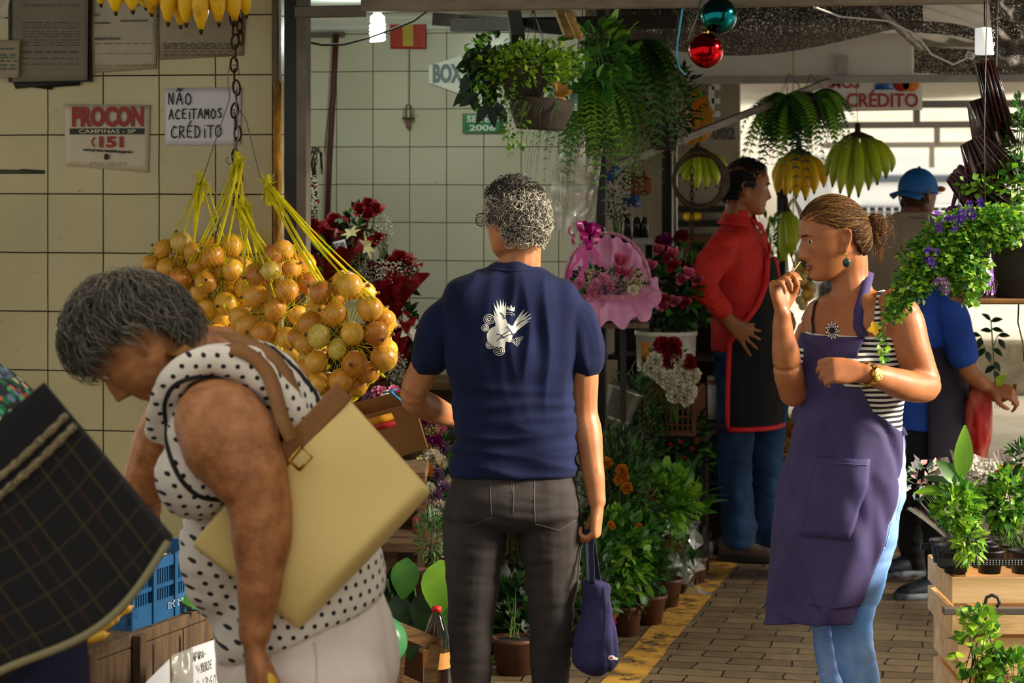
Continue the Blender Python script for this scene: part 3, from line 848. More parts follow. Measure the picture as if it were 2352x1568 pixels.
hm_.tube([on_surf(J(1180 + 62 * cos(a), 612 + 8 * sin(a)), V((0, -1, 0)), bv, .0004) for a in [pi * (.12 + .76 * i / 12) for i in range(13)]], .003, 5)
hm_.build('hem_stitching', nv2, tee, fix=False)
# jeans
dj = mat('charcoal_denim', '413b39', .85, '2c2827', scale=7, bump=.35, bscale=600, stretch=(1, 1, .5), spec=.2)
S = MB()
S.loft([(J(1180, 1062), (.172, 0, 0), (0, .112, 0), 2.5), (J(1180, 1085), (.181, 0, 0), (0, .12, 0), 2.5), (J(1178, 1130, -.01), (.195, 0, 0), (0, .135, 0), 2.5), (J(1176, 1185, -.01), (.203, 0, 0), (0, .13, 0), 2.5), (J(1176, 1215), (.15, 0, 0), (0, .09, 0), 2.2)], n=40)
for sx, K in ((-1, [(1095, 1165, .1), (1091, 1230, .102), (1086, 1320, .085), (1082, 1400, .072), (1081, 1480, .066), (1083, 1568, .062), (1085, 1660, .06), (1087, 1722, .062)]),
              (1, [(1258, 1165, .1), (1264, 1230, .102), (1268, 1320, .083), (1266, 1400, .07), (1264, 1480, .064), (1263, 1568, .06), (1264, 1660, .058), (1264, 1722, .06)])):
 S.limb([(J(x, y, -.0 + .01 * (i > 2)), (r * 1.05, r)) for i, (x, y, r) in enumerate(K)], n=20, ref=(0, 1, 0))
jn = cloth('jeans', S, dj, man, .007, 4, folds=((-.0032, 7, 7, 26, 2), (.005, 6, 6, 12, 9), (.003, 25, 10, 8, 4)))
bj = world_bvh(jn); dm = MB(); NB = V((0, -1, 0))
for pts in ([(1127, 1084), (1128, 1130), (1130, 1172), (1166, 1190)][:3], [(1227, 1084), (1226, 1140), (1228, 1188), (1280, 1206), (1322, 1185)], [(1177, 1078), (1180, 1120), (1178, 1165)], [(1130, 1172), (1080, 1196), (1040, 1175)], [(1322, 1185), (1324, 1090)], [(1174, 1080), (1176, 1120)]):
 seam(dm, [J(*p) for p in pts], NB, bj, .0011, .0003)
dm.build('pocket_seams', mat('denim_seam', '5a524c', .8), jn, fix=False)
for sx, px in ((-1, 1085), (1, 1264)):
 mb = MB(); c = V((J(px, 0, .02).x, D0 + .05, 0))
 mb.loft([(c + V((0, -.1, .045)), (.03, 0, 0), (0, 0, .04)), (c + V((0, -.03, .05)), (.045, 0, 0), (0, 0, .05)), (c + V((0, .08, .04)), (.05, 0, 0), (0, 0, .04)), (c + V((sx * .01, .17, .03)), (.035, 0, 0), (0, 0, .028))])
 link('shoe', mb.remesh(.008, 2), gm, man)
# ---- his cloth bag
cb = mat('indigo_canvas', '332f5e', .85, '27244c', scale=10, bump=.3, bscale=500)
bag = thing('drawstring_bag', 'small navy cloth bag hanging from the hand of the man in the navy T-shirt', 'bag', J(1368, 1548, -.05))
S = MB()
S.loft([(J(1374, 1332, -.05), (.040, -.01, -.006), (0, .02, 0), 2), (J(1374, 1346, -.05), (.047, -.01, -.006), (0, .028, 0), 2), (J(1373, 1375, -.05), (.044, -.02, 0), (0, .035, 0), 2), (J(1371, 1420, -.05), (.058, -.02, 0), (0, .048, 0), 2.2), (J(1368, 1480, -.05), (.072, -.02, 0), (0, .062, 0), 2.3), (J(1367, 1518, -.05), (.072, -.02, 0), (0, .06, 0), 2.4), (J(1364, 1542, -.05), (.046, -.01, 0), (0, .04, 0), 2.2), (J(1366, 1551, -.05), (.018, 0, 0), (0, .015, 0), 2)], n=36)
sack = cloth('sack', S, cb, bag, .006, 2, folds=((-.006, 26, 26, 7, 3), (.006, 12, 12, 18, 5)))
bs = world_bvh(sack); dm = MB()
seam(dm, [J(1385, 1345, -.05), J(1390, 1400, -.05), J(1384, 1470, -.05), J(1376, 1540, -.05)], NB, bs, .0012)
dm.build('seam', mat('dark_thread', '17152c', .8), sack, fix=False)
dm = MB(); u7 = lambda px, py: ((px - 1410) * s7, -(py - 1500) * s7)
decal(dm, [[u7(1402 + 7 * cos(a), 1500 + 6 * sin(a)) for a in [2 * pi * i / 14 for i in range(14)]], [u7(*p) for p in ((1408, 1497), (1418, 1503), (1416, 1508), (1406, 1504))]], J(1410, 1500, -.05), V((1, 0, 0)), V((0, 0, 1)), NB, bs, .0015)
decal(dm, [[u7(*p) for p in ((1416, 1505), (1421, 1508), (1418, 1513))]], J(1410, 1500, -.05), V((1, 0, 0)), V((0, 0, 1)), NB, bs, .0015)
dm.build('badge', wh, sack, fix=False, label='small white and red mark near the bottom')
dm = MB(); decal(dm, [[u7(1403 + 3 * cos(a), 1501 + 3 * sin(a)) for a in [2 * pi * i / 10 for i in range(10)]], [u7(*p) for p in ((1405, 1398), (1410, 1405), (1416, 1428), (1411, 1426))]], J(1410, 1500, -.05), V((1, 0, 0)), V((0, 0, 1)), NB, bs, .0022)
dm.build('red_mark', mat('red_print', 'b3202c', .7), sack, fix=False)
mb = MB()
for dx, dd in ((-6, -.075), (9, -.03)):
 mb.grid(lambda u, v: J(1352 + 10 * v + (u - .5) * 22 + dx * v, 1215 + 125 * v, -.05 + (dd + .05) * v + .006 * sin(u * 3)), 4, 10)
st = mb.build('strap', mat('navy_webbing', '1c2038', .8), bag, fix=False); st.modifiers.new('t', 'SOLIDIFY').thickness = .003
# ---- woman in the apron, in profile
D0 = 6.67
SK2 = skin_mat('skin_tan', 'ad6f45', '985b36')
wom = thing('person', 'woman in profile with hair in a bun, in a purple apron and striped top', 'person', V((J(1950, 0).x, D0, 0)))
FT, LT = V((-.75, -.66, 0)).normalized(), V((.66, -.75, 0)).normalized()
B = MB()
FM = V((-.96, -.2, -.17)); M2 = head(B, J(1913, 549), FM, (0, 0, 1), .97, nose=1.0, brow=.5, jaw=.95, chin=1.0, lips=1.15)
B.limb([(J(1948, 585, .01), .054), (J(1952, 640, .01), .053), (J(1965, 700, .0), .06), (J(1970, 750), .08)])
def R2(px, py, u, v, e=2.2, dd=0): return (J(px, py, dd), LT * u, FT * v, e)
B.loft([R2(1968, 668, .07, .05), R2(1972, 688, .135, .065), R2(1973, 715, .168, .08), R2(1970, 770, .158, .098), R2(1965, 850, .15, .105), R2(1958, 940, .135, .1), R2(1950, 1010, .15, .11), R2(1945, 1080, .165, .12)], n=36)
for q in (-.075, .075):                                     # bust
 p = J(1964, 838) + FT * .075 + LT * q; B.ell(p, (.062, .062, .062))
B.limb([(J(2055, 700, -.10), (.046, .046)), (J(2078, 735, -.12), (.052, .052)), (J(2095, 800, -.13), (.050, .051)), (J(2116, 860, -.13), .046), (J(2124, 887, -.145), .043), (J(2076, 884, -.21), .042), (J(2030, 868, -.27), .034), (J(1990, 858, -.31), .026)], n=18)
hand(B, J(1984, 857, -.315), (-.98, -.12, .12), (.15, .85, -.45), curls=[(.55, .9, .5), (.6, 1.0, .6), (.65, 1.0, .6), (.7, 1.05, .6)], thumb=-1, sc=.9, tdir=(-.8, .3, .2))
B.limb([(J(1888, 725, .12), (.05, .05)), (J(1868, 770, .12), (.05, .05)), (J(1840, 845, .04), .045), (J(1824, 896, -.04), .041)], n=18)
B.limb([(J(1821, 902, -.045), .038), (J(1812, 860, -.08), .041), (J(1805, 812, -.105), .038), (J(1798, 760, -.12), .029), (J(1797, 722, -.13), .0235)], n=18)
tips = hand(B, J(1796, 716, -.13), (-.12, 0, 1), (.72, -.68, .05), curls=[(.75, 1.15, .5), (.95, 1.2, .7), (1.1, 1.25, .8), (1.2, 1.3, .8)], thumb=1, sc=.88, tcurl=.5, tdir=(.55, .1, .8))
for x0, x1, x2, dd, r in ((1992, 1960, 1984, -.05, .06), (1925, 1906, 1924, .08, .05)):
 B.limb([(J(x0, 1110, dd), .07), (J(x1, 1430, dd), .03), (J(x2, 1600, dd), .026), (J(x2 + 14, 1770, dd), .024)])
link('body', B.remesh(.0045, 6), SK2, wom)
eyes(M2, wom, .97, '3a2414', (-1,), gaze=.3)
hb, hb2, hb3 = mat('hair_brown', '3e2614', .6, spec=.15), mat('hair_light_brown', '5a3c1e', .55, spec=.2), mat('hair_gold', '85602f', .55, spec=.2)
brows(M2, wom, hb, (-1,), drop=.1, thick=.8)
lp = MB()
for z, r in ((-5.85, .0034), (-6.95, .004)):
 lp.tube([M2 @ V((x, 8.62 - .055 * x * x + (0 if z < -6.4 else .05), z + .16 * abs(x) * (1 if z < -6.4 else -.6))) for x in (-2.3, -1.6, -.8, 0, .8, 1.6, 2.3)], [.0015, r * .8, r, r, r, r * .8, .0015], 8)
lp.build('lips', mat('lip_brown', '8a4a36', .45), wom, fix=False)
BUN = V((0, -12.2, 2.0))
def wmask(d): return (d.z > .26 + .3 * d.y if d.y > 0 else d.z > .22 - 1.2 * min(.6, -d.y)) and d.y < .83 and not (abs(d.x) > .6 and d.z < .2 and d.y > -.33)
scalp(M2, hb, wom, wmask, rad=(8.0, 10.3, 11.7), bumpy=.4)
strands(M2, [hb, hb2, hb2, hb3], wom, wmask, lambda p: V((BUN.x - p.x * 8, BUN.y - p.y * 10, BUN.z - p.z * 11)).normalized(), 2800, .11, .0007, .007, rad=(8.05, 10.4, 11.8), jit=.16, seg=7, rr=random.Random(5))
mb = MB(); rr = random.Random(8)
for k in range(620):                                        # loose bun with ends sticking out
 a = V((rr.gauss(0, 1), rr.gauss(0, 1), rr.gauss(0, 1))).normalized(); b, c = frame_of(a)
 r0 = rr.uniform(2.2, 3.3); ph = rr.uniform(0, 6.3); le = rr.uniform(.5, 1.5); mb.m = rr.choice((0, 1, 1, 2))
 out = rr.random() < .16
 pts = []
 for i in range(9):
  t = i / 8; an = ph + le * 3 * t; q = r0 * (1 + (1.1 * t * t if out else 0))
  pts.append(M2 @ (BUN + V((0, -.9, -.6)) + (b * cos(an) + c * sin(an) + a * .25) * q + V((0, 0, -1.6 * t * t if out else 0))))
 mb.tube(pts, [.0008 * (1 - .6 * i / 8) for i in range(9)], 3)
for k in range(90):                                         # nape strands hanging under the bun
 x = rr.gauss(0, 1.8); l = rr.uniform(5, 10.5); mb.m = rr.choice((0, 1, 2))
 mb.tube([M2 @ V((x + .4 * sin(t * 5 + k), -10.6 - 2.4 * sin(t * 2.2), 1 - l * t)) for t in [i / 7 for i in range(8)]], [.0013 * (1 - .7 * i / 7) for i in range(8)], 3)
for k in range(2):                                         # wisps beside the face
 x0 = -3 - rr.random() * 3; l = rr.uniform(7, 12)
 mb.m = rr.choice((1, 2)); mb.tube([M2 @ V((x0 - 2.6 * sin(t * 1.6), 8.9 - x0 * .1 - 1.5 * t + .6 * sin(t * 3), 8.6 - l * t)) for t in [i / 8 for i in range(9)]], .0003, 3)
mb.ell(M2 @ (BUN + V((0, -.6, -.3))), .024)
mb.build('bun', [hb, hb2, hb3], wom, fix=False)
gold = mat('gold_metal', 'c79a3a', .22, metal=1); teal = mat('dark_teal_stone', '0c3a34', .15)
mb = MB(); e0 = M2 @ V((-8.1, -.6, -3.3)); mb.tube([e0, e0 - ZU * .02], .0012, 6)
er = mb.build('earring', gold, wom, label='gold drop earring with dark green stone'); mb = MB()
mb.ell(e0 - ZU * .031, (.011, .006, .0125)); mb.build('stone', teal, er)
# striped camisole
cam_m = mat('striped_camisole', 'e8e2d8', .8)
def stripes(N, L, tc, old):
 sp = N.new('ShaderNodeSeparateXYZ'); L.new(tc.outputs['Object'], sp.inputs[0])
 nz = N.new('ShaderNodeTexNoise'); nz.inputs['Scale'].default_value = 7; L.new(tc.outputs['Object'], nz.inputs['Vector'])
 z = mth(N, L, 'ADD', sp.outputs['Z'], mth(N, L, 'MULTIPLY', nz.outputs['Fac'], .012))
 f = mth(N, L, 'FRACT', mth(N, L, 'DIVIDE', z, .0138))
 return mixc(N, L, mth(N, L, 'GREATER_THAN', f, .5), lin('ebe5da'), lin('1b1722'))
pat(cam_m, stripes)
S = MB()
S.loft([R2(1969, 764, .150, .098), R2(1968, 776, .166, .11), R2(1964, 850, .163, .122), R2(1958, 935, .147, .112), R2(1953, 975, .152, .116), R2(1951, 985, .14, .105)], n=36)
for q in (-.075, .075): S.ell(J(1963, 840) + FT * .082 + LT * q, (.066, .066, .064))
cm = cloth('camisole', S, cam_m, wom, .0065, 3, folds=((.003, 12, 12, 30, 3),))
# straps
mb = MB()
def strap(mb, pts, w, nfn=None):
 pts = [V(p) for p in pts]; out = []
 for i, p in enumerate(pts):
  t = (pts[min(i + 1, len(pts) - 1)] - pts[max(0, i - 1)]).normalized(); n = (p - J(1970, 740)); n = (n - t * n.dot(t)).normalized(); out.append([p + t.cross(n) * w + n * .003, p - t.cross(n) * w + n * .003, p - t.cross(n) * w - n * .002, p + t.cross(n) * w - n * .002])
 mb.rings(out)
bw = world_bvh(wom.children[0])
def on_body(p): h = bw.find_nearest(p); return h[0] + h[1] * .004
strap(mb, [on_body(p) for p in (J(2012, 768, -.16), J(2012, 745, -.15), J(2018, 715, -.12), J(2028, 688, -.08), J(2034, 672, -.02), J(2030, 690, .06))], .008)
mb.build('camisole_strap', cam_m, cm, fix=False)
mb = MB(); strap(mb, [on_body(p) for p in (J(1868, 768, .0), J(1880, 740, .03), J(1893, 712, .05), J(1915, 690, .08), J(1925, 685, .14))], .006); mb.build('camisole_strap', mat('dark_lace', '2a2426', .8), cm, fix=False)
mb = MB(); yb = mat('yellow_ribbon', 'e6b51c', .6); c = on_body(J(2006, 752, -.2)) + V((-.01, -.012, 0))
for q in (.5, 1.9, 3.4, 4.9): mb.leaf(c, V((cos(q), -.2, sin(q))), (0, -1, 0), .022, .018, .2)
mb.build('bow', yb, cm, fix=False, label='small yellow ribbon bow')
# apron
am = mat('purple_cotton', '423868', .75, '352c56', scale=5, bump=.2, bscale=600)
ROW = [(766, 1968, .172, .128, -52, 40), (800, 1967, .174, .150, -54, 38), (860, 1963, .176, .16, -62, 40), (935, 1956, .168, .15, -80, 60), (985, 1950, .172, .148, -104, 98), (1100, 1940, .19, .158, -108, 96), (1250, 1925, .19, .162, -100, 78), (1360, 1908, .18, .167, -94, 72), (1418, 1900, .175, .168, -90, 66)]
def ap(u, v):
 k = v * (len(ROW) - 1); i = min(int(k), len(ROW) - 2); t = k - i; A, Bq = ROW[i], ROW[i + 1]
 py, px, ru, rv, a0, a1 = [A[q] + (Bq[q] - A[q]) * t for q in range(6)]
 a = radians(a0 + (a1 - a0) * u); c = J(px, py)
 w = max(0, (v - .5) * 2); f = .016 * w * sin(a * 6 + 3 * v + 1) + .014 * noise.noise(V((a * 2.6 + v * 3, v * 5, 2))) - .012 * max(0, 1 - abs(noise.noise(V((a * 1.5 - v * 4, v * 3, 8)))) * 5)
 c.z += .012 * sin(a * 2) * (v > .9)
 return c + FT * (rv + f) * cos(a) + LT * (ru + f) * sin(a)
mb = MB(); mb.grid(ap, 56, 96); apr = mb.build('apron', am, wom, fix=False)
so = apr.modifiers.new('t', 'SOLIDIFY'); so.thickness = .003; so.offset = 1
def apw(u, v, off): 
 p = ap(u, v); n = (ap(min(1, u + .01), v) - ap(max(0, u - .01), v)).cross(ap(u, min(1, v + .01)) - ap(u, max(0, v - .01))).normalized()
 c = J(1950, 1000); 
 if n.dot(V((p.x - c.x, p.y - c.y, 0))) < 0: n = -n
 return p + n * off
mb = MB(); mb.grid(lambda u, v: apw(.56 + .24 * u, .555 + .165 * v, .006 + .005 * sin(pi * u)), 10, 12)
pk = mb.build('pocket', am, apr, fix=False); pk.modifiers.new('t', 'SOLIDIFY').thickness = .003
mb = MB(); mb.tube([apw(.56 + .24 * (.04 + .92 * k / 12), .568, .0125 + .005 * sin(pi * k / 12)) for k in range(13)], .0012, 4); mb.build('hem', mat('apron_thread', '5b5480', .8), pk, fix=False)
mb = MB()
strap(mb, [apw(.985, .0, .002)] + [on_body(p) for p in (J(1962, 745, -.13), J(1972, 712, -.10), J(1986, 672, -.06), J(1998, 640, -.03), J(2002, 626, .02), J(1990, 618, .07), J(1965, 614, .1))], .0135)
mb.build('neck_strap', am, apr, fix=False)
mb = MB(); strap(mb, [ap(.99, .5), J(2068, 985, -.02), J(2075, 1000, .04)], .012)
mb.tube([J(2072, 992, .02), J(2076, 1020, .03), J(2074, 1050, .02)], .006, 6); mb.build('waist_tie', am, apr, fix=False)
mb = MB(); c = J(1921, 758, -.155)                          # striped fabric rosette at the bib
wr, br_ = mat('rosette_white', 'd8d2c6', .8), mat('rosette_black', '1d1820', .8)
for k in range(22):
 mb.m = k % 2; a = 2 * pi * k / 22; mb.leaf(c + FT * .012, FT * .3 + LT * cos(a) + ZU * sin(a), FT, .026, .011, .25)
mb.m = 1; mb.ell(c + FT * .018, .008); mb.build('rosette', [wr, br_], cm, fix=False, label='black and white striped fabric rosette')
# jeans
bj_m = mat('light_denim', '5788cc', .8, 'bcd2ee', scale=3.2, mix=.56, bump=.25, bscale=500, stretch=(2, 2, .8), spec=.2)
S = MB()
S.loft([R2(1951, 968, .142, .105), R2(1950, 985, .158, .12), R2(1946, 1050, .17, .128), R2(1944, 1110, .176, .132), R2(1945, 1160, .165, .12), R2(1948, 1200, .12, .09)], n=36)
for K, dd in (([(1992, 1120, .1), (1990, 1210, .092), (1975, 1310, .078), (1958, 1400, .063), (1956, 1450, .058), (1966, 1510, .057), (1982, 1580, .052), (1995, 1680, .046), (2000, 1790, .044)], -.05), ([(1925, 1150, .09), (1918, 1300, .074), (1906, 1430, .052), (1912, 1500, .05), (1922, 1580, .046), (1935, 1700, .042), (1945, 1790, .042)], .08)):
 S.limb([(J(x, y, dd), (r, r)) for x, y, r in K], n=20)
jw = cloth('jeans', S, bj_m, wom, .007, 4, folds=((-.003, 8, 8, 26, 12), (.003, 10, 10, 14, 19)))
bjw = world_bvh(jw); mb = MB()
for pts in ([(2052, 1085), (2040, 1150), (2018, 1240)], [(2062, 1000), (2058, 1100), (2045, 1180)], [(2018, 1240), (1990, 1250)]):
 seam(mb, [J(*p) for p in pts], NB, bjw, .0011, .0003)
mb.build('pocket_seams', mat('pale_thread', 'c9d3df', .8), jw, fix=False)
for x, dd in ((2002, -.05), (1950, .1)):
 mb = MB(); c = J(x, 1760, dd); c.z = 0
 mb.loft([(c + V((.04, 0, .04)), (0, .03, 0), (0, 0, .035)), (c + V((-.03, -.02, .045)), (.01, .04, 0), (0, 0, .045)), (c + V((-.13, -.08, .03)), (.01, .038, 0), (0, 0, .028)), (c + V((-.19, -.11, .022)), (.01, .02, 0), (0, 0, .018))])
 link('shoe', mb.remesh(.008, 2), gm, wom)
# watch
W0, W1 = J(2004, 862, -.29), J(1982, 856, -.318); ax = (W1 - W0).normalized(); c = (W0 + W1) / 2; a, b = frame_of(ax)
mb = MB()
for k in range(30):
 an = 2 * pi * k / 30; q = a * cos(an) + b * sin(an)
 mb.box(c + q * .0305, (.0062, .017, .0035), Matrix((ax.cross(q), ax, q)).transposed())
wt = box_edges(auto_flat(mb.build('wristwatch', gold, wom, fix=False, label='gold bracelet watch')), .0008)
fa = V((.05, -1, .18)); fa = (fa - ax * fa.dot(ax)).normalized(); Rw = Matrix((ax, fa.cross(ax), fa)).transposed()
mb = MB(); mb.lathe([(.001, .004), (.0165, .004), (.0195, .002), (.02, -.004), (.017, -.006)], c + fa * .032, 32, Rw, (True, False)); wc = mb.build('case', gold, wt, fix=False)
mb = MB(); mb.lathe([(.0002, .0052), (.016, .0052), (.016, .004)], c + fa * .032, 32, Rw); wd = mb.build('dial', mat('champagne_dial', 'd9bd6a', .3), wt, fix=False)
mb = MB()
for an, l in ((.6, .011), (2.4, .013)): mb.bar(c + fa * .0378, c + fa * .0378 + (ax * cos(an) + fa.cross(ax) * sin(an)) * l, .0012, .0006, fa)
for k in range(12): 
 an = k * pi / 6; q = ax * cos(an) + fa.cross(ax) * sin(an); mb.bar(c + fa * .0376 + q * .0125, c + fa * .0376 + q * .015, .001, .0005, fa)
mb.build('hands', mat('watch_hands', '5a4312', .4), wd, fix=False)
# stick in her fingers
mb = MB(); a, b = J(1806, 645, -.13), J(1838, 601, -.105); mb.tube([a, (a + b) / 2 + ZU * .001, b], [.0022, .002, .0018], 6)
mb.build('wooden_stick', mat('stick_wood', 'a98a5c', .7), label='thin wooden stick held up to the nose of the woman in the apron', cat='stick')
# ---- man in the red shirt
D0 = 10.52
SK3 = skin_mat('skin_brown', '99603a', '87502f')
red = thing('person', 'man in red shirt and black apron standing with hand on hip', 'person', V((J(1710, 0).x, D0, 0)))
FT, LT = V((.85, -.5, 0)).normalized(), V((-.5, -.85, 0)).normalized()
B = MB(); M3 = head(B, J(1716, 433), (.97, -.05, -.06), (0, 0, 1), 1.0, nose=.85, brow=1.1, jaw=1.08)
B.limb([(J(1700, 460), .06), (J(1692, 520), .06), (J(1695, 560), .08)])
B.loft([R2(1697, 535, .12, .07), R2(1697, 560, .155, .08), R2(1705, 700, .14, .09), R2(1712, 830, .14, .1)])
B.limb([(J(1660, 575, -.15), .045), (J(1622, 650, -.22), .04), (J(1640, 692, -.25), .036), (J(1664, 722, -.26), .03), (J(1672, 732, -.26), .028)])
hand(B, J(1676, 736, -.26), (.72, .02, -.62), (.1, .9, .0), curls=[(.1, .15, .1), (.3, .25, .2), (.4, .3, .2), (.45, .35, .2)], thumb=-1, sc=1.02, spread=.22, tdir=(.9, -.1, .15), tcurl=.1)
B.limb([(J(1730, 570, .15), .045), (J(1755, 650, .2), .04), (J(1775, 690, .1), .03)])
hand(B, J(1778, 694, .1), (.7, -.3, -.6), (-.5, .2, -.6), thumb=1)
for x, dd in ((1690, -.08), (1764, .07)): B.limb([(J(x, 850, dd), .07), (J(x, 1050, dd), .05), (J(x + 4, 1225, dd), .04)])
link('body', B.remesh(.0052, 3), SK3, red)
eyes(M3, red, 1, '1c120a', (1,)); bk = mat('hair_black', '0e0b0a', .5, spec=.35); brows(M3, red, bk, (1,), thick=1.3)
def rmask(d): return (d.z > .5 or (d.y < -.1 and d.z > -.42) or (d.y < .35 and d.z > .05)) and not (d.y > .66) and not (abs(d.x) > .55 and d.z < -.05 and d.y > -.3)
scalp(M3, bk, red, rmask, rad=(8.2, 10.7, 12.2), bumpy=.5)
strands(M3, bk, red, rmask, lambda p: V((p.x * .6, .9 if p.z > .5 else -.1, -.5 if p.z < .7 else .1)), 900, .03, .0016, .012, rad=(8.2, 10.7, 12.2), seg=4)
rs = mat('red_cotton', 'd0241a', .75, 'b41c14', scale=6, bump=.25, bscale=400)
S = MB()
S.loft([R2(1696, 508, .06, .055), R2(1695, 524, .11, .075), R2(1695, 545, .18, .095), R2(1699, 585, .20, .112), R2(1704, 650, .19, .13), R2(1708, 720, .18, .132), R2(1710, 790, .182, .13), R2(1710, 806, .17, .12)], n=36)
S.limb([(J(1664, 562, -.13), .07), (J(1640, 600, -.19), .072), (J(1612, 648, -.235), .066), (J(1622, 672, -.25), .062), (J(1640, 690, -.255), .05), (J(1656, 707, -.26), .045)])
S.limb([(J(1730, 562, .13), .07), (J(1750, 640, .19), .06), (J(1768, 676, .13), .045)])
sh = cloth('shirt', S, rs, red, .007, 3, folds=((-.006, 12, 12, 12, 4), (.006, 7, 7, 16, 8)))
mb = MB()
def col(u, v):
 a = radians(-150 + 300 * u); c = J(1703, 506 - 24 * (1 - v) + 6 * v, 0); r = .064 + .03 * v ** 2
 return c - FT * (.01) + FT * cos(a + pi) * (r * 1.05) + LT * sin(a + pi) * r - ZU * (.0 + .02 * (abs(u - .5) * 2) ** 3 * v)
mb.grid(col, 24, 5); cl = mb.build('collar', rs, sh, fix=False); cl.modifiers.new('t', 'SOLIDIFY').thickness = .003
mb = MB(); mb.limb([(J(1646, 697, -.257), .05), (J(1658, 710, -.262), .046)]); link('cuff', mb.remesh(.006, 1), rs, sh)
# his apron
ab = mat('black_cotton', '0c0b0c', .9, '080708', scale=6, bump=.2, bscale=500)
RW = [(592, 1702, .196, .128, -22, 2), (640, 1704, .2, .14, -30, 12), (700, 1706, .195, .146, -50, 36), (745, 1708, .195, .146, -80, 64), (780, 1709, .198, .146, -100, 80), (850, 1710, .205, .15, -100, 82), (930, 1710, .208, .152, -100, 83), (974, 1710, .21, .154, -100, 83)]
def ap2(u, v):
 k = v * (len(RW) - 1); i = min(int(k), len(RW) - 2); t = k - i; A, Bq = RW[i], RW[i + 1]
 py, px, ru, rv, a0, a1 = [A[q] + (Bq[q] - A[q]) * t for q in range(6)]
 a = radians(a0 + (a1 - a0) * u); f = .006 * noise.noise(V((a * 3, v * 6, 7)))
 return J(px, py) + FT * (rv + f) * cos(a) + LT * (ru + f) * sin(a)
mb = MB(); mb.grid(ap2, 40, 56); ra = mb.build('apron', ab, red, fix=False); ra.modifiers.new('t', 'SOLIDIFY').thickness = -.004
rt = mat('red_trim', 'd01c22', .7)
mb = MB()
for path in ([(1, k / 40) for k in range(41)], [(k / 20, 1) for k in range(21)], [(0, k / 40) for k in range(41)]):
 q = [ap2(*p) for p in path]; mb.tube([p + (p - J(1710, 800)).normalized() * .002 for p in q], .012, 6)
mb.build('apron_border', rt, ra, fix=False, label='bright red border')
mb = MB()
strap(mb, [ap2(1, 0), J(1768, 572, -.02), J(1762, 548, -.03), J(1748, 520, -.04), J(1722, 500, -.05)], .012); mb.build('neck_strap', rt, ra, fix=False)
bva = world_bvh(ra)
mb = MB(); NN = (FT * .7 - V((0, .7, 0))).normalized(); Ux = V((NN.y, -NN.x, 0)) * -1
c0 = J(1762, 722, -.1)
rose = [[(r * cos(a), r * sin(a) + y) for a in [2 * pi * i / 12 for i in range(12)]] for r, y in ((.022, .012), (.014, -.022))]
decal(mb, rose + [[(-.03, -.028), (-.012, -.018), (-.012, -.026)], [(.03, -.028), (.012, -.018), (.012, -.026)], [(-.032, -.062), (.034, -.062), (.034, -.07), (-.032, -.07)], [(-.022, -.082), (.028, -.082), (.028, -.09), (-.022, -.09)]], c0, Ux, ZU, NN, bva, .003)
mb.build('rose_print', rt, ra, fix=False, label='printed red rose with lines of lettering below')
def word(name, s, size, o, m, par):
 me = text_mesh(s, size, .001, .9, ext=0); bm = bmesh.new(); bm.from_mesh(me); bmesh.ops.triangulate(bm, faces=bm.faces)
 for v in bm.verts: v.co = on_surf(o + Ux * v.co.x + ZU * (v.co.y + v.co.x * .25), NN, bva, .003)
 bm.to_mesh(me); bm.free(); return link(name, me, m, par, smooth=False)
word('lettering', 'Re', .06, J(1758, 692, -.1), rt, ra)
jm = mat('mid_denim', '27466e', .85, '16263f', scale=5, bump=.3, bscale=400, stretch=(2, 2, .7), spec=.2)
S = MB()
S.loft([R2(1711, 785, .165, .12), R2(1712, 850, .175, .13), R2(1712, 900, .15, .11)], n=30)
for x, dd in ((1690, -.085), (1764, .075)):
 S.limb([(J(x + 4, 870, dd), .095), (J(x, 960, dd), .09), (J(x - 3, 1060, dd), .078), (J(x + 2, 1150, dd), .074), (J(x + 6, 1205, dd), .08), (J(x + 8, 1226, dd), .08)], n=20)
cloth('jeans', S, jm, red, .0075, 3, folds=((-.006, 9, 9, 24, 5), (.004, 8, 8, 12, 9)))
sm_, sole, lace = mat('brown_suede', '3b2e27', .8, '5b4a3d', scale=20), mat('rubber_sole', '1e1a17', .7), mat('cream_lace', 'cfc5ae', .7)
def sneaker(c, dirv, L, parent, upper, so, la, H=.075, edge=None):
 d = V(dirv).normalized(); q = d.cross(ZU); e = lambda a, b, z: c + d * a + q * b + ZU * z
 mb = MB(); mb.loft([(e(-.085, 0, .055), q * .03, ZU * .05), (e(-.05, 0, .06), q * .038, ZU * .055), (e(.02, 0, .052), q * .042, ZU * .045), (e(.09, .0, .04), q * .047, ZU * .032), (e(.15, 0, .032), q * .042, ZU * .024), (e(.185, 0, .026), q * .02, ZU * .012)], n=20)
 u = link('shoe', mb.remesh(.006, 2), upper, parent)
 mb = MB(); R = []
 for z, k in ((0, 1.0), (.012, 1.05), (.026, 1.02)):
  R.append([e(-.1 + .295 * (.5 - .5 * cos(pi * t)) if s > 0 else -.1 + .295 * (.5 + .5 * cos(pi * t)), s * k * .048 * sin(pi * t) ** .55 if 0 < t < 1 else 0, z) for s in (1, -1) for t in [i / 10 for i in range(10)]])
 mb.rings(R); mb.build('sole', so, u)
 mb = MB()
 for k in range(4):
  mb.tube([e(.03 + .025 * k, s * .03, .078 - .009 * k + .012 * (1 - s * s)) for s in (-1, -.5, 0, .5, 1)], .004, 5)
 mb.build('laces', la, u)
 return u
p = J(1697, 0, -.09); sneaker(V((p.x, p.y, 0)), (.92, -.3, 0), 1, red, sm_, sole, lace)
p = J(1768, 0, .08); sneaker(V((p.x, p.y, 0)), (.95, .1, 0), 1, red, sm_, sole, lace)
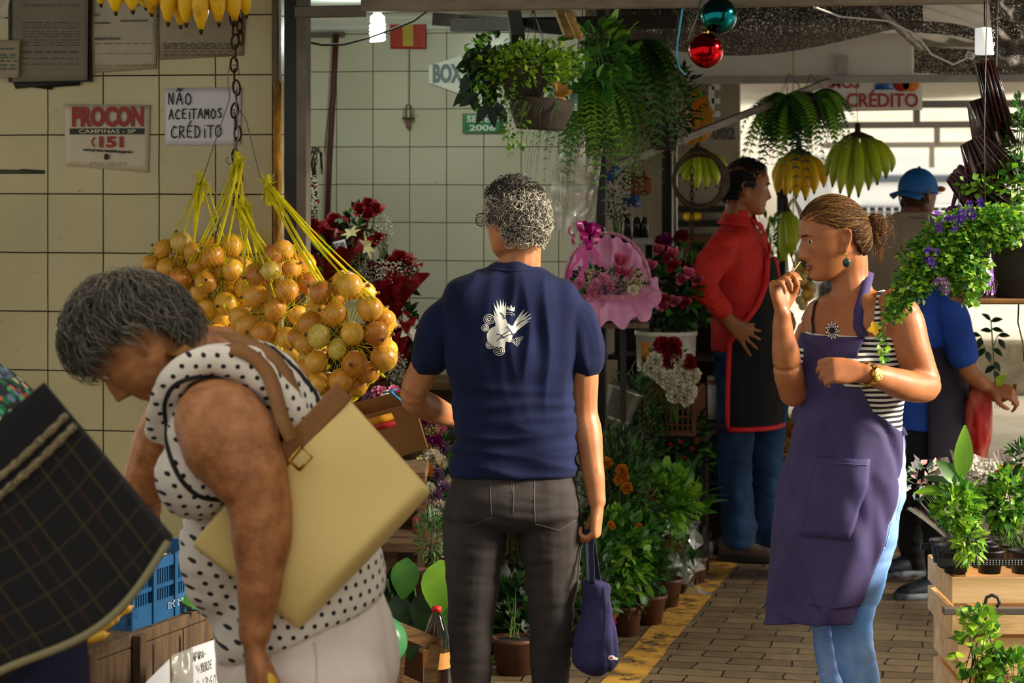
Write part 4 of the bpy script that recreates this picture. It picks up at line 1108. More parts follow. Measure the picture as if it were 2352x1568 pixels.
# ---- man in the cap
D0 = 11.2
SK4 = skin_mat('skin_dark', '6b3f25', '5a341f')
capm = thing('person', 'man in a blue cap and beige T-shirt with his back turned', 'person', V((J(2085, 0).x, D0, 0)))
FT, LT = V((.74, .67, 0)).normalized(), V((.67, -.74, 0)).normalized()
B = MB(); M4 = head(B, J(2110, 447), (.78, .6, -.08), (0, 0, 1), .95, jaw=1.0)
B.limb([(J(2098, 470), .056), (J(2092, 520), .06), (J(2088, 545), .08)])
B.loft([R2(2086, 530, .12, .07), R2(2080, 570, .17, .08), R2(2080, 700, .15, .09), R2(2080, 850, .15, .1)])
for sx, dd, x in ((1, -.13, 2172), (-1, .13, 1998)): 
 B.limb([(J(x - sx * 6, 575, dd), .045), (J(x + sx * 6, 660, dd), .042), (J(x + sx * 4, 760, dd - .03), .034), (J(x - sx * 2, 850, dd - .06), .027)])
 hand(B, J(x - sx * 2, 856, dd - .06), (0, -.05, -1), V((-sx, .2, 0)), curl=(.4, .5, .3), thumb=-sx)
for x, dd in ((2074, -.06), (2100, .1)): B.limb([(J(x, 950, dd), .075), (J(x, 1050, dd), .055), (J(x + 2, 1100, dd), .054), (J(x - 2, 1205, dd), .036), (J(x - 6, 1218, dd), .034), (J(x - 30, 1226, dd - .02), (.04, .02))], n=14)
link('body', B.remesh(.0055, 3), SK4, capm)
tb = mat('beige_jersey', 'b0a089', .85, 'a3937c', scale=5, bump=.2, bscale=400)
S = MB()
S.loft([R2(2094, 486, .075, .065), R2(2092, 500, .12, .075), R2(2088, 522, .19, .095), R2(2083, 570, .215, .115), R2(2080, 680, .20, .12), R2(2078, 800, .19, .125), R2(2078, 838, .19, .125)], n=36)
for sx, dd, x in ((1, -.13, 2172), (-1, .13, 1998)): S.limb([(J(x - sx * 26, 545, dd * .9), .07), (J(x, 590, dd), .07), (J(x + sx * 8, 660, dd), .066)])
ct = cloth('t_shirt', S, tb, capm, .008, 3, folds=((.006, 8, 8, 6, 3),))
mb = MB(); bct = world_bvh(ct); seam(mb, [J(x, 499 + 2 * sin(x * .4)) for x in range(2078, 2118, 4)], NB, bct, .003); mb.build('collar_lettering', mat('grey_print', '5d5347', .8), ct, fix=False)
S = MB(); S.loft([R2(2080, 815, .18, .12), R2(2080, 900, .19, .13), R2(2082, 940, .16, .12)])
for x, dd in ((2074, -.06), (2098, .1)): S.limb([(J(x, 900, dd), .1), (J(x, 1000, dd), .09), (J(x, 1020, dd), .085)])
cloth('shorts', S, mat('dark_shorts', '2a2622', .85), capm, .009, 2)
for x, dd in ((2040, -.08), (2066, .08)):
 mb = MB(); c = J(x + 24, 0, dd); c.z = 0; mb.loft([(c + V((.05, 0, .012)), (0, .04, 0), (0, 0, .012), 3), (c + V((-.06, -.0, .012)), (0, .045, 0), (0, 0, .012), 3), (c + V((-.15, -.02, .012)), (0, .04, 0), (0, 0, .01), 3)]); mb.tube([c + V((-.07, -.05, .02)), c + V((-.04, -.03, .06)), c + V((-.04, .03, .06)), c + V((-.07, .05, .02))], .007, 5)
 mb.build('sandal', gm, capm)
cbl = mat('blue_cap_cotton', '1668b0', .7, '115391', scale=9, bump=.2, bscale=300)
mb = MB(); R = []
for k in range(12):
 a = radians(-10 + 97 * k / 11); R.append([M4 @ V((8.5 * cos(a) * cos(q), -.6 + 11.0 * cos(a) * sin(q), 2.4 + 10.6 * sin(a))) for q in [2 * pi * i / 36 for i in range(36)]])
mb.rings(R, (False, True)); cp = mb.build('cap', cbl, capm); cp.modifiers.new('t', 'SOLIDIFY').thickness = .004
mb = MB(); mb.grid(lambda u, v: M4 @ V((8.2 * (2 * u - 1), -10.2 * sqrt(max(0, 1 - .75 * (2 * u - 1) ** 2)) - 7.5 * v * (1 - .55 * (2 * u - 1) ** 2), 1.4 - 2.2 * v - 2.2 * (2 * u - 1) ** 2)), 16, 6)
vs_ = mb.build('brim', cbl, cp, fix=False); vs_.modifiers.new('t', 'SOLIDIFY').thickness = .004
mb = MB(); mb.ell(M4 @ V((0, -.6, 13.1)), .007); mb.build('cap_button', cbl, cp)
mb = MB(); mb.tube([M4 @ V((8.3, 7, 1.2)), M4 @ V((8.5, 2, 1.4)), M4 @ V((8.2, -1.4, .6))], .0022, 5); mb.m = 1; mb.ell(M4 @ V((5, 9.8, 3.5)), (.03, .012, .014), M4.to_3x3().normalized())
mb.build('sunglasses', [gm, mat('amber_lens', 'c8702a', .1)], capm)
strands(M4, bk, capm, lambda d: d.z < .2 and d.z > -.5 and d.y < -.2, lambda p: V((0, 0, -1)), 400, .02, .0012, .004, rad=(7.8, 10.3, 11.6), seg=3)
# ---- person in the blue polo shirt bending over a seedling
D0 = 10.0
blu = thing('person', 'stooping person in a bright blue polo shirt and black trousers', 'person', V((J(2130, 0).x, D0, 0)))
FT, LT = V((.86, -.5, 0)).normalized(), V((-.5, -.86, 0)).normalized(); SK5 = SK2
B = MB(); M5 = head(B, J(2160, 598), (.75, -.1, -.65), (.6, 0, .8), .95)
B.limb([(J(2150, 630), .055), (J(2140, 680), .07)])
B.loft([R2(2140, 690, .15, .07), R2(2136, 800, .13, .09), R2(2132, 970, .13, .1)])
B.limb([(J(2188, 718, -.16), .045), (J(2214, 800, -.18), .043), (J(2224, 848, -.18), .040), (J(2250, 876, -.16), .034), (J(2270, 888, -.14), .027)])
hand(B, J(2272, 888, -.14), (.9, .0, -.28), (.2, .5, -.7), curl=(.5, .8, .5), thumb=-1, sc=1.0)
B.limb([(J(2120, 730, .17), .045), (J(2180, 850, .2), .04), (J(2255, 905, .04), .028)])
hand(B, J(2258, 905, .03), (.8, -.4, -.1), (0, -.3, .9), curl=(.5, .6, .4), thumb=1)
for x, dd in ((2112, .08), (2150, -.08)): B.limb([(J(x, 1000, dd), .07), (J(x + (8 if dd < 0 else -6), 1290 + (40 if dd < 0 else 0), dd), .03)])
link('body', B.remesh(.0055, 3), SK5, blu)
scalp(M5, bk, blu, lambda d: d.z > .35 or (d.y < .15 and d.z > -.5), rad=(8.3, 10.8, 12.0), name='hair')
bp_ = mat('royal_blue_pique', '1f4fb4', .8, '183f98', scale=8, bump=.25, bscale=500)
S = MB()
S.loft([R2(2147, 650, .07, .06), R2(2144, 668, .15, .08), R2(2140, 690, .19, .1), R2(2136, 760, .20, .125), R2(2132, 870, .19, .135), R2(2130, 960, .19, .135), R2(2130, 982, .19, .135)], n=36)
S.limb([(J(2180, 705, -.14), .07), (J(2200, 760, -.17), .068), (J(2211, 812, -.18), .066)])
S.limb([(J(2120, 715, .15), .068), (J(2150, 800, .19), .06)])
cloth('polo_shirt', S, bp_, blu, .0075, 3, folds=((-.005, 8, 8, 9, 3), (.005, 6, 6, 14, 9)))
mb = MB(); mb.grid(lambda u, v: J(2134, 790 + 260 * v) + FT * (.145 + .02 * v) * cos(radians(-75 + 140 * u)) + LT * (.205 + .01 * v) * sin(radians(-75 + 140 * u)), 24, 12)
ba = mb.build('apron', mat('dark_navy_cotton', '1d1a2b', .85), blu, fix=False); ba.modifiers.new('t', 'SOLIDIFY').thickness = .003
S = MB(); bt = mat('black_trousers', '131217', .85, '0d0c10', scale=6, bump=.2, bscale=300)
S.loft([R2(2130, 965, .17, .12), R2(2130, 1020, .185, .135), R2(2130, 1090, .14, .1)])
for K, dd in (([(2108, 1060, .1), (2104, 1150, .08), (2098, 1230, .066), (2100, 1292, .058)], .08), ([(2150, 1060, .1), (2156, 1170, .08), (2158, 1260, .066), (2160, 1332, .058)], -.08)):
 S.limb([(J(x, y, dd), r) for x, y, r in K], n=18)
cloth('trousers', S, bt, blu, .008, 3, folds=((-.005, 9, 9, 24, 5),))
shb, shs = mat('black_trainer', '15161c', .6, '222a38', scale=40), mat('trainer_sole', '8a8f98', .6, '2b2f38', scale=18)
for x, dd in ((2100, .08), (2158, -.42)):
 p = J(x, 0, dd); sneaker(V((p.x, p.y, 0)), (-.92, -.3, 0), 1, blu, shb, shs, mat('teal_lace', '2a8a8c', .6))
# ---- older woman bending over the stand
D0 = 4.5
SK6 = mat('skin_freckled', 'b4784a', .5, '8a552e', scale=34, mix=.52, bump=.2, bscale=120, spec=.3, sub=.06, detail=5)
N, L, b = nodes_of(SK6)                                    # age spots
old = thing('person', 'older woman with short grey hair, bending forward in a white polka-dot top', 'person', V((J(700, 0).x, D0, 0)))
B = MB(); M6 = head(B, J(305, 786, -.02), (-.5, -.06, -.86), (-.86, -.05, .5), .97, nose=1.0, jaw=1.1, wide=1.05)
B.limb([(J(365, 800), .062), (J(430, 830, .01), .07), (J(490, 850, .03), .085)])
def OB(px, py, a, ru, rv, e=2.2):
 """ring across a bent trunk; a = direction of the spine in the picture, ru half depth (across the picture), rv half thickness in it"""
 t = V((cos(radians(a)), 0, sin(radians(a)))); return (J(px, py, .05), V((0, ru, 0)), V((t.z, 0, -t.x)) * rv, e)
B.loft([OB(470, 850, -22, .1, .06), OB(540, 900, -35, .17, .1), OB(590, 1010, -55, .16, .125), OB(640, 1180, -68, .155, .13), OB(680, 1330, -75, .145, .12), OB(700, 1430, -80, .13, .11)], n=36)
B.limb([(J(475, 925, -.09), (.05, .05)), (J(500, 960, -.15), (.082, .07)), (J(530, 1015, -.18), (.088, .074)), (J(572, 1090, -.2), (.07, .064)), (J(594, 1145, -.205), (.058, .055)), (J(601, 1230, -.215), (.054, .05)), (J(596, 1330, -.22), (.041, .038)), (J(588, 1425, -.22), (.031, .026)), (J(585, 1455, -.22), .029)], n=20, ref=(1, 0, 0))
hand(B, J(584, 1462, -.22), (.06, -.05, -1), (.9, .35, -.1), curls=[(.5, .7, .4), (.6, .85, .5), (.7, .9, .5), (.7, .9, .5)], thumb=-1, sc=.95, tdir=(.55, -.5, -.7), tcurl=.3, r=1.08)
B.limb([(J(440, 900, .25), .06), (J(380, 1000, .32), .06), (J(330, 1130, .38), .048), (J(300, 1260, .42), .03)])
hand(B, J(298, 1268, .42), (-.3, .2, -1), (-.5, -.6, 0), thumb=1)
for dd in (-.02, .12): B.limb([(J(700, 1500, dd), .06), (J(700, 1900, dd), .055), (J(715, 2350, dd), .05), (J(718, 2455, dd), .045)])
link('body', B.remesh(.005, 3), SK6, old)
eyes(M6, old, 1.0, '2a1c12', (-1,)); hg, hg2, hg3 = mat('hair_ash', '544d42', .6, spec=.35), mat('hair_ash_light', '7a7264', .55, spec=.4), mat('hair_ash_dark', '2a2520', .6)
brows(M6, old, hg, (-1,), thick=.8)
def omask(d): return (d.z > .42 or d.y < .05) and not (d.y > .72) and not (abs(d.x) > .45 and d.z < .12 and d.y > -.42) and d.z > -.66 and not (d.y > .1 and d.z < .3)
scalp(M6, hg3, old, omask, rad=(8.8, 11.4, 12.6), bumpy=1.0, freq=.35)
strands(M6, [hg, hg, hg2, hg3], old, omask, lambda p: V((p.x * .9 + .25 * sin(p.z * 9), .55 + .3 * sin(p.x * 8) if p.z > .2 else -.2, -.75 if p.z < .75 else -.1)), 3400, .055, .0009, .02, rad=(8.8, 11.5, 12.6), jit=.3, seg=6, curl=.0018, rr=random.Random(21))
# polka dot top
pd = mat('polka_dot_cotton', 'e6ddd0', .85, 'dcd2c4', scale=4, bump=.15, bscale=500)
A1v, A2v = V((.42, .3, -.86)).normalized(), V((.82, .3, .42)).normalized()
def dots(N, L, tc, oldc):
 u = mth(N, L, 'DIVIDE', dotcoord(N, L, tc, A1v), .0208); v = mth(N, L, 'DIVIDE', dotcoord(N, L, tc, A2v), .0208)
 st = mth(N, L, 'MULTIPLY', mth(N, L, 'MODULO', mth(N, L, 'ABSOLUTE', mth(N, L, 'FLOOR', v)), 2), .5)
 fu = mth(N, L, 'SUBTRACT', mth(N, L, 'FRACT', mth(N, L, 'ADD', u, st)), .5); fv = mth(N, L, 'SUBTRACT', mth(N, L, 'FRACT', v), .5)
 d = mth(N, L, 'ADD', mth(N, L, 'POWER', fu, 2), mth(N, L, 'POWER', fv, 2))
 return mixc(N, L, mth(N, L, 'LESS_THAN', d, .042), oldc, lin('171019'))
pat(pd, dots)
S = MB()
S.loft([OB(452, 838, -18, .13, .055, 2.4), OB(470, 856, -25, .155, .075, 2.4), OB(540, 905, -38, .185, .118), OB(590, 1000, -55, .178, .142), OB(625, 1120, -64, .172, .15), OB(655, 1230, -68, .178, .158), OB(682, 1330, -68, .196, .170), OB(692, 1420, -68, .203, .174), OB(694, 1440, -68, .19, .16)], n=44)
S.limb([(J(378, 990, -.02), (.03, .04)), (J(382, 915, -.1), (.022, .03)), (J(415, 855, -.13), (.022, .03)), (J(480, 826, -.13), (.024, .03)), (J(560, 842, -.13), (.03, .03)), (J(640, 905, -.12), (.036, .03)), (J(690, 985, -.1), (.04, .035)), (J(700, 1060, -.05), (.05, .05))], ref=(0, 1, 0))
for dd in (-.075, .12): S.ell(J(455, 1095, dd), (.085, .09, .08)); S.ell(J(500, 1020, dd), (.1, .09, .1))
S.ell(J(560, 1260, .03), (.125, .15, .16))
pt = cloth('polka_dot_top', S, pd, old, .0065, 4, folds=((.005, 8, 8, 8, 3), (-.003, 14, 10, 22, 7)))
bpt = world_bvh(pt)
# arm opening and neckline piping
pip = mat('black_piping', '120e12', .7)
def ringpipe(pts, r=.0045, dirn=NB):
 mb = MB(); q = []
 n = len(pts)
 for i in range(n):
  a, bq, c, d = [J(*pts[(i + k - 1) % n]) for k in range(4)]
  for k in range(6):
   t = k / 6; p = .5 * ((2 * bq) + (c - a) * t + (2 * a - 5 * bq + 4 * c - d) * t * t + (3 * bq - a - 3 * c + d) * t ** 3)
   q.append(on_surf(p, dirn, bpt, .001))
 q.append(q[0]); mb.tube(q, r, 6); return mb
ringpipe([(398, 955), (402, 905), (430, 865), (490, 848), (555, 868), (615, 920), (655, 985), (660, 1060), (580, 1120), (480, 1110), (415, 1030)]).build('arm_piping', pip, pt, fix=False)
mb = MB(); q = [J(500, 776, .06), J(560, 778, .03), J(620, 812, .02), J(680, 862, .02), J(716, 910, .02), J(722, 950, .02), J(705, 985, .02)]
q = [on_surf(p, V((.45, -.55, .7)).normalized(), bpt, .003, .25) for p in q]; mb.tube(q, .0045, 6); mb.build('neck_piping', pip, pt, fix=False)
# white trousers
wp = mat('white_cotton_trousers', 'efe0d4', .85, 'e4d3c6', scale=4, bump=.25, bscale=300)
S = MB()
S.loft([OB(695, 1385, -80, .182, .155), OB(702, 1430, -84, .19, .165), OB(708, 1500, -88, .198, .172), OB(708, 1580, -90, .19, .165), OB(708, 1660, -90, .13, .12)], n=36)
for dd in (-.07, .14): S.limb([(J(706, 1580, dd), (.155, .11)), (J(704, 1900, dd), (.1, .09)), (J(714, 2420, dd), (.08, .08))], ref=(1, 0, 0))
tw = cloth('trousers', S, wp, old, .008, 4, folds=((-.006, 8, 8, 6, 3), (.004, 12, 12, 12, 5)))
mb = MB(); btw = world_bvh(tw)
for pts in ([(640, 1415), (640, 1500), (648, 1568)], [(735, 1440), (742, 1480), (745, 1540)]): seam(mb, [J(*p) for p in pts], NB, btw, .002, .001)
mb.build('drawstring', mat('white_cord', 'd8cdc2', .8), tw, fix=False)
for dd in (-.07, .14):
 p = J(714, 0, dd); sneaker(V((p.x, p.y, 0)), (-1, 0, 0), 1, old, shb, sole, lace)
mb = MB(); p = J(608, 1552, -.235); mb.limb([(p + V((-.012, 0, .012)), .012), (p + V((.01, 0, -.012)), .014), (p + V((.014, 0, -.03)), .006)])
mb.build('yellow_pepper', mat('yellow_pepper_skin', 'dcae22', .35), label='small yellow pepper in the hand of the grey-haired woman', cat='pepper')
# ---- her beige tote
bgm = mat('beige_leatherette', 'e2c882', .5, 'd8bb72', scale=2.5, bump=.12, bscale=260, spec=.35)
tan = mat('tan_leather', '8a5a22', .5, '774a1a', scale=12, bump=.2, bscale=200)
tote = thing('tote_bag', 'large beige tote bag with tan straps on the shoulder of the grey-haired woman', 'bag', J(700, 1440, -.15))
tc_ = [(770, 880), (996, 1132), (690, 1450), (434, 1248)]                 # mouth corner, bottom corner, bottom corner, mouth corner
def tq(u, v, dd): 
 """u across the bag (0 mouth side far corner .. 1), v from mouth to base"""
 a, b, c, d = [V((p[0], p[1], 0)) for p in tc_]
 m = a.lerp(d, u); n = b.lerp(c, u); p = m.lerp(n, v); return J(p.x, p.y, dd)
S = MB(); R = []
def thick(u, v): return (.012 + .058 * v ** .7) * (sin(pi * min(1, max(0, u)) * .9 + .157) ** .45) * (1 if v < .9 else max(.25, 1 - ((v - .9) / .1) ** 2 * .75))
nu, nv = 26, 26
front = lambda u, v: tq(u, v, -.15 - thick(u, v) - .008 * sin(u * 6 + v * 4) * v * (1 - v) * 2)
back = lambda u, v: tq(u, v, -.15 + thick(u, v) * .35)
for k in range(nv + 1):
 v = k / nv; R.append([front(i / nu, v) for i in range(nu + 1)] + [back(1 - i / nu, v) for i in range(nu + 1)])
S.rings(R); body = S.build('bag_body', bgm, tote); body.modifiers.new('s', 'SUBSURF').render_levels = 1
mb = MB(); mb.grid(lambda u, v: tq(-.01 + .47 * u, .0 + .155 * v, -.15 - thick(.1 + .3 * u, .1) - .004), 14, 5); fl = mb.build('strap_tab', tan, tote, fix=False); fl.modifiers.new('t', 'SOLIDIFY').thickness = .004; fl.modifiers.new('b', 'BEVEL').width = .002
mb = MB(); pts = [(778, 966), (758, 943), (645, 1048), (650, 1120), (684, 1092), (676, 1082)]
mb = MB()
for o_, w_ in (((664, 1098), 22),):
 q = [tq(.36 + .06 * cos(a) * 1.0, .17 + .075 * sin(a), -.15 - .055) for a in [pi / 4 + pi / 2 * i for i in range(4)]]
 mb.tube(q + [q[0]], .0032, 6)
mb.build('buckle', gold, tote, fix=False)
def flatstrap(pts, w, name, par, m, thick_=.004):
 mb = MB(); pts = [V(p) for p in pts]; out = []
 P2 = []
 for i in range(len(pts) - 1):
  a = pts[max(0, i - 1)]; b_ = pts[i]; c = pts[i + 1]; d = pts[min(len(pts) - 1, i + 2)]
  for k in range(6):
   t = k / 6; P2.append(.5 * ((2 * b_) + (c - a) * t + (2 * a - 5 * b_ + 4 * c - d) * t * t + (3 * b_ - a - 3 * c + d) * t ** 3))
 P2.append(pts[-1])
 for i, p in enumerate(P2):
  t = (P2[min(i + 1, len(P2) - 1)] - P2[max(0, i - 1)]).normalized(); n = V((.35, -.75, .55)); n = (n - t * n.dot(t)).normalized(); s = t.cross(n) * w
  out.append([p + s + n * thick_ / 2, p - s + n * thick_ / 2, p - s - n * thick_ / 2, p + s - n * thick_ / 2])
 mb.rings(out); return mb.build(name, m, par)
def ob(px, py, dd, off=.004): return on_surf(J(px, py, dd), V((.2, -.7, .68)).normalized(), bpt, off, .3)
flatstrap([J(378, 905, .18), J(378, 850, .02), ob(410, 806, -.1), ob(470, 815, -.1), ob(530, 850, -.1), ob(600, 910, -.1), J(648, 962, -.2), J(672, 1010, -.205)], .014, 'strap', tote, tan)
flatstrap([J(440, 850, .2), J(430, 790, .05), ob(480, 785, .0), ob(545, 800, .0), ob(610, 860, .0), ob(655, 930, -.02), J(690, 985, -.12), J(702, 1010, -.16)], .014, 'strap', tote, tan)
# ---- person at the left edge with the black tote
D0 = 4.1
lft = thing('person', 'person in a flowered blouse and navy trousers cut off by the left edge', 'person', V((J(-60, 0).x, D0 + .1, 0)))
flo = mat('flowered_blouse', '2d5c3a', .8)
def florals(N, L, tc, oldc):
 vo = N.new('ShaderNodeTexVoronoi'); vo.inputs['Scale'].default_value = 62; L.new(tc.outputs['Object'], vo.inputs['Vector'])
 rp = N.new('ShaderNodeValToRGB'); r = rp.color_ramp; r.interpolation = 'CONSTANT'
 r.elements[0].color = lin('175c38'); r.elements[1].position = .25; r.elements[1].color = lin('5d6e88')
 for p_, c_ in ((.45, 'c9b98f'), (.62, '15251d'), (.78, 'b4583a'), (.9, '3f9a63')): e = r.elements.new(p_); e.color = lin(c_)
 sx = N.new('ShaderNodeSeparateColor'); L.new(vo.outputs['Color'], sx.inputs[0]); L.new(sx.outputs[0], rp.inputs[0])
 return mixc(N, L, mth(N, L, 'GREATER_THAN', vo.outputs['Distance'], .55), rp.outputs['Color'], lin('12161a'))
pat(flo, florals)
B = MB(); Ml = head(B, J(-430, 560, .1), (-.8, -.1, -.5), (-.4, 0, .9), 1.0)
B.limb([(J(-390, 640, .1), .06), (J(-330, 730, .12), .08)])
B.loft([OB(-320, 740, -40, .15, .06), OB(-220, 890, -55, .15, .09), OB(-110, 1020, -65, .14, .1), OB(-60, 1250, -85, .16, .13)])
B.limb([(J(-270, 840, -.12), .055), (J(-240, 1030, -.16), .048), (J(-120, 1120, -.2), .03)]); hand(B, J(-115, 1124, -.2), (.9, 0, -.3), (0, .9, 0), curl=(.8, 1, .6))
for dd in (-.0, .2): B.limb([(J(0, 1350, dd), .09), (J(60, 1900, dd), .06), (J(40, 2700, dd), .045)])
link('body', B.remesh(.009, 3), SK6, lft)
strands(Ml, hg3, lft, lambda d: d.z > .3 or d.y < 0, lambda p: V((p.x, -.3, -1)), 500, .09, .002, .012, seg=4)
S = MB(); S.loft([OB(-330, 760, -40, .19, .10), OB(-230, 880, -50, .2, .12), OB(-110, 960, -56, .2, .125), OB(-50, 1030, -62, .19, .13), OB(-30, 1080, -66, .19, .13)], n=36); cloth('blouse', S, flo, lft, .009, 3)
S = MB(); S.loft([OB(-60, 1090, -70, .15, .11), OB(-20, 1200, -80, .18, .14), OB(20, 1400, -85, .19, .15), OB(30, 1550, -88, .15, .1)])
for dd in (.0, .2): S.limb([(J(50, 1450, dd), (.11, .1)), (J(90, 1900, dd), .09), (J(60, 2650, dd), .07)], ref=(1, 0, 0))
cloth('trousers', S, mat('navy_drill', '1c1c3c', .85, '16162e', scale=5, bump=.2, bscale=300), lft, .009, 3)
for dd in (.0, .2):
 p = J(60, 0, dd); sneaker(V((p.x, p.y, 0)), (-1, 0, 0), 1, lft, shb, sole, lace)
# black tote with braid and plaid
pb = thing('tote_bag', 'big black tote bag with a plaid lower half and two braided bands', 'bag', J(60, 1568, -.3))
D1 = 3.75; s1 = D1 / FPX
ctr = P(392, 1238, D1); du = V((-300, 0, 280 - 0)); du = V((-(405 - 30), 0, -(1568 - 1245))).normalized(); dv = V((-(400 - 108), 0, (1240 - 880))).normalized()
pm = mat('black_wool_plaid', '080708', .95, '0c0a0b', scale=30, bump=.4, bscale=500)
def plaid(N, L, tc, oldc):
 sp = N.new('ShaderNodeSeparateXYZ'); L.new(tc.outputs['UV'], sp.inputs[0]); c = oldc
 for so, per, wd_, cc in (('X', .052, .032, '3a3614'), ('Y', .046, .034, '343012'), ('X', .104, .02, '341a12')):
  f = mth(N, L, 'ABSOLUTE', mth(N, L, 'SUBTRACT', mth(N, L, 'FRACT', mth(N, L, 'DIVIDE', mth(N, L, 'ADD', sp.outputs[so], .02 if wd_ == .03 else 0), per)), .5))
  k = mth(N, L, 'MULTIPLY', mth(N, L, 'LESS_THAN', f, wd_), mth(N, L, 'LESS_THAN', sp.outputs['Y'], .228))
  c = mixc(N, L, mth(N, L, 'MULTIPLY', k, .6), c, lin(cc))
 return c
pat(pm, plaid)
Hb, Wb = .31, .52
def pf(x, y, side):
 t = .085 * (1 - .75 * y / Hb) * (sin(pi * min(1, max(0, (x + .0) / Wb)) * .96 + .06) ** .35)
 wob = .012 * sin(x * 14) * (1 - y / Hb)
 sh = .02 * sin(pi * x / .5) * (1 - y / Hb) - .0
 p = ctr + du * (x + (.04) * y / Hb * 0) + dv * (y - .035 * sin(2 * pi * x / .5) * (1 - y / Hb) * .8) 
 return p + V((0, -1, 0)) * (t + wob if side > 0 else -t)
bm_ = MB(); nu, nv = 30, 22; R = []
for k in range(nv + 1):
 y = Hb * k / nv; R.append([pf(Wb * i / nu, y, 1) for i in range(nu + 1)] + [pf(Wb * (1 - i / nu), y, -1) for i in range(nu + 1)])
bm_.rings(R); me = bm_.mesh('bag_body'); uvl = me.uv_layers.new(name='UVMap')
for lp_ in me.loops:
 co = me.vertices[lp_.vertex_index].co - ctr; co.y = 0
 uvl.data[lp_.index].uv = (co.dot(V((du.x, 0, du.z))) - co.dot(dv) * du.dot(dv), co.dot(dv) + .035 * sin(2 * pi * co.dot(du) / .5) * .5)
link('bag_body', me, pm, pb)
braid = mat('cream_braid', '8a7a5a', .85, '4f4530', scale=160, bump=.6, bscale=300)
for y, r in ((.248, .006), (.228, .0065)):
 mb = MB(); mb.tube([pf(Wb * i / 60, y, 1) + V((0, -.003, 0)) for i in range(61)], [r * (1 + .2 * sin(i * 2.2)) for i in range(61)], 6); mb.build('braid', braid, pb, fix=False, label='cream braided band')
mb = MB(); mb.tube([pf(Wb * i / 60, .0, 1) + V((0, -.002, 0)) for i in range(61)], .0062, 8); mb.build('piping', mat('olive_cord', '77704f', .8), pb, fix=False)
mb = MB(); q = [pf(Wb * t, Hb, 1) for t in (.3, .5)]; 
flatstrap([pf(.2, Hb - .02, 1), pf(.22, Hb + .06, 1), P(-120, 800, D1), P(-160, 900, D1), pf(.42, Hb - .02, 1)], .012, 'handle', pb, pm)
# ================================================================ plants, fruit and small-goods builders
LEAF = dict(rough=.45, spec=.45, translucent=.3)
g_dark = mat('leaf_dark', '1c3a14', col2='122a0e', scale=9, **LEAF); g_mid = mat('leaf_mid', '47822a', col2='2f5f1a', scale=9, **LEAF)
g_lite = mat('leaf_light', '8cbc32', col2='62982a', scale=9, **LEAF); g_lime = mat('leaf_lime', 'b4d43a', col2='88b02a', scale=9, **LEAF)
g_grey = mat('leaf_grey', '5d7a55', col2='48643f', scale=9, **LEAF); stem_g = mat('stem_green', '4d6a28', .6); stem_b = mat('stem_brown', '4f3b25', .8, '3a2a1a', scale=30)
soil = mat('potting_soil', '2a2018', .95, '1a130e', scale=60, bump=.8)
terra = mat('brown_plastic_pot', '5b3626', .5, '4a2b1e', scale=5); blackpot = mat('black_plastic_pot', '1c1b1b', .5, '2a2826', scale=12, bump=.15)
film = mat('clear_film', 'f2f5f2', .08, trans=1, spec=.5)
N, L, b = nodes_of(film); b.inputs['IOR'].default_value = 1.05; b.inputs['Alpha'].default_value = .22
milky = mat('milky_film', 'd6d6cc', .25, trans=.5, alpha=.55)
def rdir(rr): return V((rr.gauss(0, 1), rr.gauss(0, 1), rr.gauss(0, 1))).normalized()

def canopy(name, c, rad, n, Lf, Wf, mats, parent, rr, up=.35, bend=.35, shell=.55, seg=2, down=0, label=None, fold=.15):
 """many single leaves on the outside of an ellipsoid crown"""
 mb = MB(); c = V(c); rad = V(rad)
 for k in range(n):
  d = rdir(rr); r = shell + (1 - shell) * rr.random()
  p = c + V((d.x * rad.x, d.y * rad.y, d.z * rad.z)) * r
  mb.m = rr.randrange(len(mats))
  dd = (d + V((rr.gauss(0, .5), rr.gauss(0, .5), rr.gauss(0, .5) + up - down))).normalized()
  mb.leaf(p, dd, rdir(rr) + V((0, -.2, 1.2)), Lf * rr.uniform(.6, 1.2), Wf * rr.uniform(.7, 1.2), bend, fold, seg)
 return mb.build(name, mats, parent, fix=False, label=label)

def stems(name, base, c, rad, n, m, parent, rr, r=.002):
 mb = MB(); base = V(base); c = V(c)
 for k in range(n):
  d = rdir(rr); p = c + V((d.x * rad[0], d.y * rad[1], d.z * rad[2])) * .85
  q = (base + p) / 2 + V((0, 0, .15 * (p - base).length)) * .3
  mb.tube([base + V((rr.uniform(-.02, .02), rr.uniform(-.02, .02), 0)), q, p], [r, r * .8, r * .4], 4)
 return mb.build(name, m, parent, fix=False)

def pot(name, c, r0, r1, h, m, parent, rim=.008):
 """tapered pot with a rolled rim, filled with soil; c = centre of its base"""
 mb = MB(); mb.lathe([(.001, 0), (r0, 0), (r0 + (r1 - r0) * .86, h * .86), (r1 * 1.01, h * .87), (r1 + rim * .5, h * .88), (r1 + rim * .5, h), (r1 - .004, h), (r1 - .012, h * .9)], c, 32)
 o = mb.build(name, m, parent); mb = MB(); mb.lathe([(r1 - .008, h * .92), (r1 * .5, h * .95), (.001, h * .96)], c, 20); mb.build('soil', soil, o); return o

